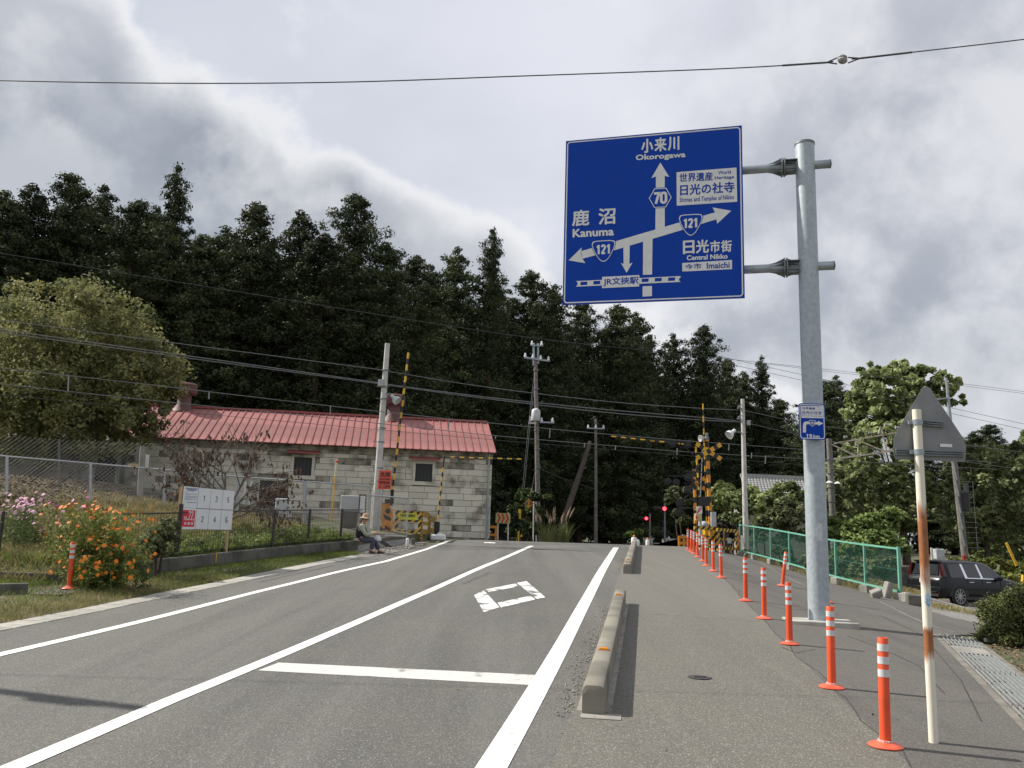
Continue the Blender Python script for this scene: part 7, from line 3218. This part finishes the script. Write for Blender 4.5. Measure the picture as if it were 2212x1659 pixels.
def branchy(mb, p, d, ln, r, lv, rg, tips, spread=.6, kids=3, grav=0.0):
    n = 4
    pts, rs = [p.copy()], [r]
    dd = d.copy()
    for i in range(n):
        dd = (dd + Vector((rg.gauss(0, .12), rg.gauss(0, .12), rg.gauss(0, .10) + grav))).normalized()
        pts.append(pts[-1] + dd * ln / n)
        rs.append(r * (1 - .5 * (i + 1) / n))
    mb.tube(pts, rs, 5 if lv else 8, False)
    if lv == 0:
        tips += [(q, dd) for q in pts[1:]]
        return
    for k in range(kids):
        t = rg.uniform(.45, 1.0)
        i = min(n - 1, int(t * n))
        q = pts[i].lerp(pts[i + 1], t * n - i)
        ax = dd.orthogonal().normalized()
        ax = Matrix.Rotation(rg.uniform(0, 6.28), 3, dd) @ ax
        nd = (dd + ax * rg.uniform(spread * .6, spread * 1.4)).normalized()
        branchy(mb, q, nd, ln * rg.uniform(.55, .8), r * .5, lv - 1, rg, tips, spread, kids, grav)


def broadleaf(name, label, base, crowns, leafmat, n, size, trunk_r, seed, aspect=.6, limbs=6, group=None):
    """crowns: list of (centre, radius, squash); a tree of leaf clumps spread through several lobes"""
    rng = np.random.default_rng(seed)
    rg = random.Random(seed)
    r = thing(name, label, 'tree', base, 0, group)
    cen, rad = [], []
    for (c, R_, sq, nc) in crowns:
        for i in range(nc):
            u = rng.normal(size=3)
            u /= np.linalg.norm(u)
            k = R_ * (.35 + .65 * rng.random() ** .45)
            cen.append(np.array(c) + u * k * np.array([1, 1, sq]))
            rad.append(R_ * rng.uniform(.12, .24))
    v = leaves(rng, cen, rad, n, size, aspect, .5, .6, .8, .3)
    leaf_part('crown', v, leafmat, r, off=r.location)
    mb = MB()
    b = Vector(base)
    top = Vector(crowns[0][0])
    mb.tube([b - EZ * .3, b.lerp(top, .35), top], [trunk_r * 1.2, trunk_r * .8, trunk_r * .3], 8)
    for k in range(limbs):
        c, R_, sq, nc = crowns[k % len(crowns)]
        an = rg.uniform(0, 6.28)
        e = Vector(c) + Vector((math.cos(an) * R_ * .7, math.sin(an) * R_ * .7, rg.uniform(-.3, .5) * R_ * sq))
        s_ = b.lerp(top, rg.uniform(.3, .7))
        mb.tube([s_, s_.lerp(e, .5) + EZ * .1 * R_, e], [trunk_r * .45, trunk_r * .3, .03], 6)
    part('trunk', mb, BARK, r, True)
    return r


# the round yellowing tree on the left
ROUND = leaf_mat('round_tree_leaf', (.32, .31, .13), (.13, .145, .058), 1.1, 0, .35, (.38, .62))
d_ = 36
bx_, by_ = X2(150, d_)
tz0 = h(bx_, by_)
cr = []
for (px, py, rpx, nc) in ((150, 760, 185, 150), (60, 790, 170, 110), (270, 800, 130, 90), (120, 680, 120, 80), (240, 720, 110, 60), (-70, 760, 140, 60), (330, 830, 70, 30), (210, 890, 120, 70), (60, 900, 130, 70), (300, 880, 80, 40), (-60, 890, 120, 50), (150, 930, 110, 70), (270, 930, 70, 36), (20, 930, 110, 50)):
    c = P(px, py, d_ + random.Random(px).uniform(-1.5, 1.5))
    cr.append((tuple(c), rpx * d_ / FPX, .85, nc))
broadleaf('round_tree', 'broad rounded tree with yellowing green leaves behind the chain link fences', (bx_, by_, tz0), cr, ROUND, 66, .085, .24, 31)

# right hand trees
BIGL = leaf_mat('large_leaf', (.34, .39, .17), (.13, .16, .065), .8, 0, .3)
d_ = 60
bx_, by_ = X2(1960, d_)
cr = []
for (px, py, rpx, nc) in ((1920, 860, 80, 70), (1880, 900, 60, 45), (1985, 840, 60, 40), (2040, 830, 36, 22), (1940, 810, 46, 30), (1900, 980, 75, 55), (1850, 1040, 70, 50), (1990, 930, 60, 40), (1940, 1050, 80, 50), (1880, 800, 26, 12), (2060, 860, 24, 10)):
    c = P(px, py, d_ + random.Random(px).uniform(-2, 2))
    cr.append((tuple(c), rpx * d_ / FPX, .9, nc))
broadleaf('large_leaf_tree', 'tall bright tree with big leaves rising behind the triangular sign', (bx_, by_, h(bx_, by_)), cr, BIGL, 40, .21, .3, 41, .75, 10)
MIDL = leaf_mat('mid_green_leaf', (.24, .275, .12), (.085, .108, .046), .8, 0, .25)
for i, (lb, px0, d_, lobes, size) in enumerate((
        ('mid green tree behind the catenary mast and its lattice arm', 1830, 56, [(1830, 1050, 60, 50), (1880, 1100, 70, 50), (1800, 1090, 50, 35), (1940, 1090, 60, 40)], .16),
        ('loose green tree with bare twigs right of the triangular sign', 2130, 58, [(2120, 1010, 70, 60), (2180, 1040, 80, 60), (2080, 1080, 70, 50), (2150, 1120, 80, 55), (2220, 1000, 60, 40)], .17),
        ('dark leafy tree at the frame edge behind the yellow guy sleeves', 2230, 62, [(2215, 1090, 90, 70), (2250, 980, 60, 40), (2120, 1150, 70, 50), (2190, 1160, 70, 50)], .17))):
    bx_, by_ = X2(px0, d_)
    cr = []
    for (px, py, rpx, nc) in lobes:
        c = P(px, py, d_ + random.Random(px + i).uniform(-2, 2))
        cr.append((tuple(c), rpx * d_ / FPX, .9, nc))
    broadleaf('leafy_tree', lb, (bx_, by_, h(bx_, by_)), cr, MIDL, 42, size, .22, 50 + i)
for i, (px, py, d_) in enumerate(((2118, 930, 100), (2152, 915, 104), (2100, 962, 96), (2200, 965, 96), (2225, 950, 90), (1815, 812, 112), (1855, 930, 108), (2010, 960, 112), (2060, 990, 108))):
    put_cedar(px, py, d_, rg.randrange(4), .9, 'lone dark cedar rising beyond the leafy trees at the right')


def thicket(name, label, lobes, leafmat, n, size, seed, aspect=.7, cat='shrub', group=None, kind=None):
    rng = np.random.default_rng(seed)
    cen, rad = [], []
    base = None
    for (px, py, d_, rpx, sq, nc) in lobes:
        c = np.array(P(px, py, d_))
        R_ = rpx * d_ / FPX
        base = base if base is not None else c
        for i in range(nc):
            u = rng.normal(size=3)
            u /= np.linalg.norm(u)
            u[2] = abs(u[2]) * 1.0 - .25
            cen.append(c + u * R_ * (.45 + .55 * rng.random() ** .5) * np.array([1, 1, sq]))
            rad.append(R_ * rng.uniform(.14, .30))
    v = leaves(rng, cen, rad, n, size, aspect, .6, .6, .8, .3)
    loc = (base[0], base[1], h(base[0], base[1]))
    r = thing(name, label, cat, loc, 0, group)
    leaf_part('foliage', v, leafmat, r, off=loc)
    rg = random.Random(seed)
    for (px, py, d_, rpx, sq, nc) in lobes:
        mb = MB()
        c = P(px, py, d_)
        b = Vector((c.x, c.y, h(c.x, c.y) - .1))
        for k in range(1):
            e = c + Vector((rg.uniform(-.5, .5), rg.uniform(-.5, .5), rg.uniform(0, .4))) * (rpx * d_ / FPX)
            mb.tube([b + Vector((rg.uniform(-.1, .1), 0, 0)), b.lerp(e, .5), e], [.05, .035, .01], 5)
        part('stem', mb, BARK, r)
    return r


VINE = leaf_mat('vine_leaf', (.28, .33, .13), (.10, .125, .048), 1.0, 0, .25)
VINE2 = leaf_mat('vine_leaf_dark', (.16, .18, .08), (.052, .064, .03), 1.2, 0, .25)
VINE3 = leaf_mat('hedge_leaf_bright', (.21, .28, .08), (.080, .115, .032), 1.2, 0, .25)
thicket('vine_thicket', 'mass of pale big leaved vines swallowing the tiled house', [(1570, 1090, 44, 46, .9, 50), (1610, 1080, 45, 42, .9, 40), (1650, 1100, 44, 48, .9, 50), (1580, 1130, 43, 36, .7, 30), (1560, 1060, 46, 26, .9, 20), (1700, 1080, 45, 46, 1.1, 40)], VINE, 46, .13, 61)
thicket('dark_shrub', 'dense dark leaved shrub behind the middle of the green fence', [(1665, 1140, 40, 46, .9, 55), (1700, 1120, 40, 50, 1.1, 50), (1720, 1165, 40, 40, .8, 30), (1640, 1170, 39.5, 22, 1.0, 14)], VINE2, 46, .10, 62)
thicket('creeper_heap', 'dead brown creeper heap between the barricade and the pale pole', [(1555, 1140, 42, 28, .8, 24), (1585, 1150, 42, 30, .7, 22)], leaf_mat('dead_creeper', (.050, .040, .026), (.016, .013, .010), 1.5, 0, .1), 46, .09, 63)
thicket('hanging_creeper', 'loose creeper hanging around the slim crossing mast', [(1470, 1075, 47, 34, 1.0, 30), (1466, 1112, 47, 15, 1.0, 12), (1480, 1130, 48, 22, .9, 12), (1500, 1010, 47, 10, 2.2, 8), (1505, 1060, 46, 12, 1.5, 8)], VINE2, 40, .11, 64)
thicket('bright_hedge', 'bright green overgrown hedge behind the near half of the green fence', [(1830, 1160, 44, 50, .8, 50), (1880, 1140, 44, 44, .8, 45), (1925, 1120, 44, 36, .8, 36), (1960, 1140, 44, 32, .9, 26), (1900, 1180, 42, 60, .7, 50), (1850, 1190, 41, 44, .7, 30), (1800, 1140, 44, 34, .8, 22)], VINE3, 50, .11, 65)
thicket('green_shrub', 'low shrub in shade just behind the near green fence panels', [(1880, 1235, 30, 42, .8, 40), (1915, 1225, 30, 34, 1.0, 30), (1820, 1230, 32, 40, .9, 34), (1760, 1215, 33, 36, .8, 26)], VINE2, 44, .085, 66)
thicket('variegated_shrub', 'grey green and red leaved shrub growing through the green fence', [(1690, 1190, 31.6, 20, 1.5, 24), (1704, 1215, 31, 16, 1.3, 16), (1676, 1170, 32.6, 10, 1.2, 8)], leaf_mat('variegated_leaf', (.13, .16, .08), (.05, .065, .03), 2.0, 0, .2), 42, .07, 67)
thicket('weed_heap', 'pale yellow green weed heap behind the green fence posts', [(1760, 1222, 27.5, 22, .7, 22), (1830, 1240, 26.8, 26, .6, 24), (1610, 1195, 36.6, 18, .5, 14), (1640, 1200, 35.6, 16, .5, 12)], leaf_mat('weed_pale', (.20, .20, .075), (.08, .09, .03), 2.0, 0, .2), 44, .06, 68)
thicket('field_weed', 'tall yellow green weeds filling the field beyond the black car', [(2060, 1222, 39, 24, .8, 24), (2110, 1225, 39, 28, .8, 28), (2150, 1222, 39, 28, .8, 28), (2195, 1230, 39, 30, .8, 30), (2230, 1240, 38, 30, .8, 26), (2175, 1250, 37, 30, .6, 22), (2020, 1235, 39.5, 18, .7, 14)], leaf_mat('field_weed_leaf', (.20, .22, .055), (.075, .095, .022), 1.2, 0, .25), 52, .075, 69)
# bushes beyond the crossing on the left of the road
thicket('roadside_bush', 'pale leaved bush beside the storehouse corner and the chevron board', [(1085, 1080, 48, 24, .9, 26), (1075, 1100, 48, 22, .9, 18), (1100, 1130, 48, 34, .9, 26), (1070, 1140, 47, 20, .9, 14)], leaf_mat('bush_leaf_grey', (.065, .09, .04), (.02, .03, .014), 2, 0, .2), 42, .11, 70)
thicket('roadside_bush', 'bright leaved bush around the yellow diamond sign', [(1140, 1075, 50.5, 28, .8, 26), (1120, 1100, 50.5, 22, .9, 18), (1150, 1110, 50.5, 30, .9, 24), (1178, 1075, 50.5, 18, .4, 10), (1130, 1145, 50, 34, .8, 30), (1165, 1150, 50, 26, .8, 20), (1126, 1068, 51, 10, 1.6, 8)], leaf_mat('bush_leaf_bright', (.105, .145, .045), (.028, .042, .015), 2, 0, .2), 42, .12, 71)
thicket('far_shrub', 'sunlit yellow green shrub beyond the crossing below the far red light', [(1362, 1158, 60, 12, .9, 12), (1380, 1150, 62, 9, 2.0, 10)], VINE3, 40, .12, 74)
# pampas grass
pg = thing('pampas_grass', 'clump of tall pampas grass with brown plumes right of the transformer pole', 'grass clump', (*X2(1190, 49), h(*X2(1190, 49))))
rng = np.random.default_rng(33)
mb = MB()
mp_ = MB()
for k in range(150):
    px = rng.uniform(1170, 1228)
    b = P(px, 1170, 49 + rng.uniform(-.6, .6))
    b.z = h(b.x, b.y)
    ht = rng.uniform(.9, 1.6) if k > 26 else rng.uniform(1.5, 2.1)
    ln = Vector((rng.normal(0, .22), rng.normal(0, .2), 1)) * ht
    if k <= 26 and px < 1212:
        mb.tube([b, b + ln], .008, 3, False)
        mp_.tube([b + ln * .72, b + ln * .85, b + ln * 1.02], [.02, .055, .01], 5)
    else:
        w = Vector((.02, 0, 0))
        t = b + ln * .8 + Vector((rng.normal(0, .3), 0, 0))
        mb.add([b - w, b + w, (b + t) / 2 + EZ * .2 + w, t, (b + t) / 2 + EZ * .2 - w], [(0, 1, 2, 3, 4)])
part('blade', mb, mat('pampas_blade', (.17, .18, .055), .8, scale=2, col2=(.08, .10, .03)), pg)
part('plume', mp_, mat('pampas_plume', (.24, .17, .11), .9), pg, True)

# clipped bush, right foreground
CLIP = leaf_mat('clipped_leaf', (.14, .16, .05), (.045, .056, .02), 5, 0, .2)
thicket('clipped_bush', 'dense rounded dark green bush at the right edge beside the drain grating', [(2232, 1350, 13.2, 104, 1.0, 260), (2176, 1325, 13.4, 56, .9, 100), (2250, 1300, 13.6, 66, .8, 80), (2165, 1380, 13.0, 48, .9, 80), (2205, 1425, 12.8, 46, .9, 70)], CLIP, 64, .021, 72, .6)

# bare tree with withered brown leaves
bt_ = P(480, 1120, 24.2)
bt = thing('withered_tree', 'small bare tree with hanging withered brown leaves before the storehouse', 'tree', (bt_.x, bt_.y, h(bt_.x, bt_.y)))
rg2 = random.Random(13)
mb = MB()
tips = []
b0 = bt.location.copy()
for (dx, dy, L_, r_) in ((.05, 0, 1.5, .05), (-.7, .2, 1.5, .034), (.8, -.1, 1.5, .034), (-.35, -.2, 1.6, .036), (.45, .2, 1.6, .036), (-1.3, .1, 1.5, .03), (1.5, .1, 1.4, .028), (-2.2, 0, 1.2, .026), (2.4, .1, 1.2, .024)):
    branchy(mb, b0 + EZ * (.25 + .25 * abs(dx) * 0), Vector((dx, dy, 1)).normalized(), L_, r_, 2, rg2, tips, .8, 5, -.01)
mb.tube([b0 - EZ * .2, b0 + EZ * .5], [.07, .06], 8)
part('trunk', mb, mat('pale_bark', (.16, .135, .11), .9, scale=6), bt, True)
rng = np.random.default_rng(14)
vs = []
for (q, dd) in tips:
    if rng.random() < .5:
        for k in range(rng.integers(1, 5)):
            c = np.array(q) + rng.normal(0, .05, 3)
            ln = rng.uniform(.08, .17)
            w = ln * .26
            an = rng.uniform(0, 6.28)
            u = np.array([math.cos(an), math.sin(an), 0]) * w
            dn = np.array([rng.normal(0, .2), rng.normal(0, .2), -1]) * ln
            vs += [c, c + dn * .5 + u, c + dn, c + dn * .5 - u]
leaf_part('withered_leaf', np.array(vs), mat('withered_brown', (.135, .078, .05), .9, scale=4, col2=(.07, .04, .027)), bt, off=bt.location, kind='stuff')


# orange cosmos
def flower_mesh(name, mt, r_, petals=7):
    mb = MB()
    for k in range(petals):
        a0 = 2 * math.pi * k / petals
        ex_, ey_ = Vector((math.cos(a0), math.sin(a0), 0)), Vector((-math.sin(a0), math.cos(a0), 0))
        mb.add([(0, 0, 0), ex_ * r_ * .55 - ey_ * r_ * .30 + EZ * r_ * .16, ex_ * r_ * 1.0 - ey_ * r_ * .26 + EZ * r_ * .10, ex_ * r_ * 1.06 + ey_ * r_ * .05, ex_ * r_ * .98 + ey_ * r_ * .28 + EZ * r_ * .1, ex_ * r_ * .55 + ey_ * r_ * .30 + EZ * r_ * .16], [(0, 1, 2, 3, 4, 5)])
    mb.cur = 1
    mb.lathe([(r_ * .2, 0), (r_ * .2, r_ * .16), (r_ * .08, r_ * .24)], 8)
    return mesh_of(name, mb, [mt, YELLOW])


FEATHER = leaf_mat('cosmos_leaf', (.26, .28, .065), (.10, .135, .03), 3, 0, .3)
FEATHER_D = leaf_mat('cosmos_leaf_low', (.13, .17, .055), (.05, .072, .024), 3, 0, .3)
fo_me = flower_mesh('flower', mat('cosmos_orange', (.85, .22, .008), .6, var=.1, rnd=.1), .036)
ob = P(205, 1250, 15.5)
cz = thing('cosmos_bush', 'bushy orange cosmos in full flower beside the lone orange post', 'flowering plant', (ob.x, ob.y, h(ob.x, ob.y)))
rng = np.random.default_rng(77)
stems = MB()
vs = []
heads = []
for k in range(230):
    b = P(rng.uniform(150, 270), 1250, 15.5 + rng.normal(0, .28))
    b.z = h(b.x, b.y)
    px, py = 210 + rng.normal(0, 56), 1080 + rng.random() ** 1.25 * 165 + abs(rng.normal(0, .3)) * 40
    px = min(335, max(88, px))
    t = P(px, min(py, 1248), 15.5 - max(0, py - 1120) * .004 + rng.normal(0, .3))
    mid = b.lerp(t, .55) + Vector((0, 0, .08))
    stems.tube([b, mid, t], [.006, .005, .003], 3, False)
    for j in range(46):
        q = np.array(b.lerp(mid, rng.random()) if rng.random() < .45 else mid.lerp(t, rng.random() * .93)) + rng.normal(0, .05, 3)
        an, el = rng.uniform(0, 6.28), rng.normal(.3, .5)
        u = np.array([math.cos(an) * math.cos(el), math.sin(an) * math.cos(el), math.sin(el)])
        ln = rng.uniform(.03, .075)
        sd_ = np.cross(u, rng.normal(size=3))
        sd_ = sd_ / np.linalg.norm(sd_) * ln * .22
        vs += [q - u * ln * .5, q + sd_, q + u * ln, q - sd_]
    if k < 205:
        heads.append((t, (t - mid).normalized()))
part('stem', stems, mat('stem_green', (.09, .13, .03), .7), cz, kind='stuff')
leaf_part('foliage', np.array(vs), FEATHER, cz, off=cz.location)
for (t, dd) in heads:
    o = bpy.data.objects.new('flower', fo_me)
    link(o, cz)
    o.location = t - cz.location
    dv = (dd + Vector((rng.normal(0, .35), rng.normal(0, .35) - .35, 0))).normalized()
    o.rotation_euler = dv.to_track_quat('Z', 'Y').to_euler()
    k = rng.uniform(.75, 1.2)
    o.scale = (k, k, k)
cl = []
for i in range(60):
    c = P(rng.uniform(165, 330), rng.uniform(1185, 1262), 15.4 + rng.normal(0, .25))
    c.z = max(c.z, h(c.x, c.y) + .05)
    cl.append(tuple(c))
v = leaves(rng, cl, [.12] * len(cl), 60, .024, .45)
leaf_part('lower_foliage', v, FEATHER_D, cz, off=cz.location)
# darker shrub right of it, pink cosmos left
thicket('fence_shrub', 'small dark shrub at the fence corner between the orange flowers and the poster board', [(345, 1165, 17.4, 40, 1.0, 46), (330, 1190, 17.2, 34, .9, 30), (362, 1135, 17.6, 24, 1.0, 16)], VINE2, 46, .035, 73, .5)
fp_me = flower_mesh('flower', mat('cosmos_pink', (.72, .36, .55), .6, var=.1, rnd=.15), .04)
fm_me = flower_mesh('flower', mat('cosmos_magenta', (.45, .05, .22), .6, var=.1, rnd=.15), .036)
pb_ = P(60, 1190, 18.5)
pc = thing('pink_cosmos', 'sparse patch of pink and magenta cosmos on the grass bank', 'flowering plant', (pb_.x, pb_.y, h(pb_.x, pb_.y)))
stems = MB()
vs = []
for k in range(95):
    if k < 55:
        px, py = 55 + rng.normal(0, 22), 1098 + rng.normal(0, 12)
    else:
        px, py = rng.uniform(0, 200), rng.uniform(1060, 1150)
    d_ = 18.5 + rng.normal(0, .5)
    t = P(px, py, d_)
    b = Vector((t.x + rng.normal(0, .1), t.y, h(t.x, t.y)))
    stems.tube([b, t], .004, 3, False)
    o = bpy.data.objects.new('flower', fp_me if k < 55 else (fm_me if k % 2 else fp_me))
    link(o, pc)
    o.location = t - pc.location
    dv = Vector((rng.normal(0, .5), -.6 + rng.normal(0, .4), .8)).normalized()
    o.rotation_euler = dv.to_track_quat('Z', 'Y').to_euler()
    for j in range(24):
        q = np.array(b.lerp(t, rng.random() * .9)) + rng.normal(0, .07, 3)
        u = rng.normal(size=3)
        u /= np.linalg.norm(u)
        ln = rng.uniform(.04, .09)
        sd_ = np.cross(u, rng.normal(size=3))
        sd_ = sd_ / np.linalg.norm(sd_) * ln * .2
        vs += [q - u * ln * .5, q + sd_, q + u * ln, q - sd_]
part('stem', stems, mat('stem_green', (.09, .13, .03), .7), pc, kind='stuff')
leaf_part('foliage', np.array(vs), FEATHER_D, pc, off=pc.location)


# ------------------------------------------------------------------ grass, litter
def grass(name, label, n, place, hgt, wid, mt, seed, lean=.5):
    rng = np.random.default_rng(seed)
    pts = []
    while len(pts) < n:
        s, t = place(rng)
        x, y = xy(s, t)
        pts.append((x, y, hst(s, t)))
    p = np.array(pts)
    n = len(p)
    an = rng.uniform(0, 6.28, n)
    u = np.stack([np.cos(an), np.sin(an), np.zeros(n)], 1) * (wid * (.6 + .8 * rng.random(n)))[:, None]
    hh_ = hgt * (.45 + .9 * rng.random(n))
    tip = p + np.stack([rng.normal(0, lean, n) * hh_, rng.normal(0, lean, n) * hh_, hh_], 1)
    m_ = p * .5 + tip * .5 + np.stack([np.zeros(n), np.zeros(n), hh_ * .15], 1)
    p = p - np.array([0, 0, .015])
    v = np.stack([p - u, m_ + u * .6, tip, m_ - u * .6], 1).reshape(-1, 3)
    o = leaf_part(name, v, mt, kind='stuff')
    o['label'] = label
    return o


G1 = leaf_mat('grass_green', (.17, .22, .055), (.10, .125, .035), 1.2, 0, .3)
G2 = leaf_mat('grass_dry', (.34, .28, .13), (.17, .16, .065), 1.4, 0, .3)
G3 = leaf_mat('grass_lush', (.22, .30, .07), (.11, .15, .035), .8, 0, .3)


def verge(rng):
    while True:
        s = rng.uniform(5, 25)
        t = rng.uniform(tw(s) if s > 15 else -12.5, -8.47)
        return s, t


grass('verge_grass', 'short green grass between the gutter slabs and the low wall', 26000, verge, .075, .007, G1, 101)
grass('dry_grass', 'straw coloured dry grass at the edge of the gutter', 14000, lambda r_: (r_.uniform(5, 17), -8.47 - abs(r_.normal(0, .7))), .06, .007, G2, 102, .8)
grass('bank_grass', 'lush grass and weeds on the bank behind the black mesh fence', 34000, lambda r_: (lambda s_: (s_, tw(s_) - .15 - abs(r_.normal(0, 1.2))))(r_.uniform(15, 26)), .14, .016, G3, 103)
grass('bank_weed', 'rough yellowing weeds higher on the railway bank', 26000, lambda r_: (r_.uniform(14, 27), -10.8 - abs(r_.normal(0, 3.0))), .20, .018, G2, 104)
grass('lawn_grass', 'sunny lawn grass behind the garden kerb', 22000, lambda r_: (r_.uniform(13.6, 18), r_.uniform(-16, -10.6)), .09, .011, G3, 105)
grass('roadside_weed', 'weeds along the foot of the green fence', 6000, lambda r_: (r_.uniform(21, 40), 0) if False else st(*(Vector(FEN_A).lerp(Vector(FEN_B), r_.uniform(-.02, 1.15)) + Vector((r_.uniform(-.05, 1.2), 0)))), .12, .012, G2, 106)
def lot_edge(r_):
    while True:
        s, t = r_.uniform(26, 44), r_.uniform(6.8, 18)
        if not inside(lot_poly, *xy(s, t)):
            return s, t


grass('lot_weed', 'dry weeds on the slope behind the black car', 12000, lot_edge, .18, .016, G2, 107)
# broad leaved weeds along the wall top
rng = np.random.default_rng(120)
cen = []
for k in range(560):
    s = rng.uniform(15.2, 26)
    t = tw(s) - .2 - abs(rng.normal(0, .9))
    cen.append((*xy(s, t), hst(s, t) + rng.uniform(.02, .22)))
v = leaves(rng, cen, rng.uniform(.08, .2, len(cen)), 34, .035, .6)
o = leaf_part('wall_weed', v, leaf_mat('wall_weed_leaf', (.24, .29, .09), (.09, .115, .035), 1.5, 0, .3), kind='stuff')
o['label'] = 'mixed broad leaved weeds on the bank above the low wall'
# fallen leaves
LIT = mat('leaf_litter', (.20, .14, .075), .9, scale=9, col2=(.09, .06, .035))


def litter(name, label, n, place, size, seed, mt=LIT):
    rng = np.random.default_rng(seed)
    cen = []
    for i in range(n):
        s, t = place(rng)
        x, y = xy(s, t)
        cen.append((x, y, hst(s, t) + .004 + size * .25))
    v = leaves(rng, cen, [.012] * n, 1, size, .6, 1.6, 0)
    o = leaf_part(name, v, mt, kind='stuff')
    o['label'] = label


def near_bush(r_):
    k = r_.uniform(.15, 1.0)
    p = grate_line(k, .55 + abs(r_.normal(0, .8)))
    return st(p.x, p.y)


litter('leaf_litter', 'brown leaf litter on the soil between the grating and the bush', 2600, near_bush, .022, 111)
litter('road_debris', 'scattered dead leaves and grit on the carriageway and pavement', 130, lambda r_: (r_.uniform(6, 30), r_.uniform(-8, 2.5)), .016, 114)
litter('bank_litter', 'brown fallen leaves and ballast stones on the railway bank', 16000, lambda r_: (r_.uniform(19, 31), r_.uniform(-24, -12.5)), .06, 112)
litter('gravel_stone', 'loose gravel stones at the verge beside the seated person', 2600, lambda r_: (r_.uniform(24.5, 31), r_.uniform(-9.4, -7.9)), .03, 113, mat('stone_chip', (.28, .25, .21), .9, scale=9, col2=(.12, .10, .085)))
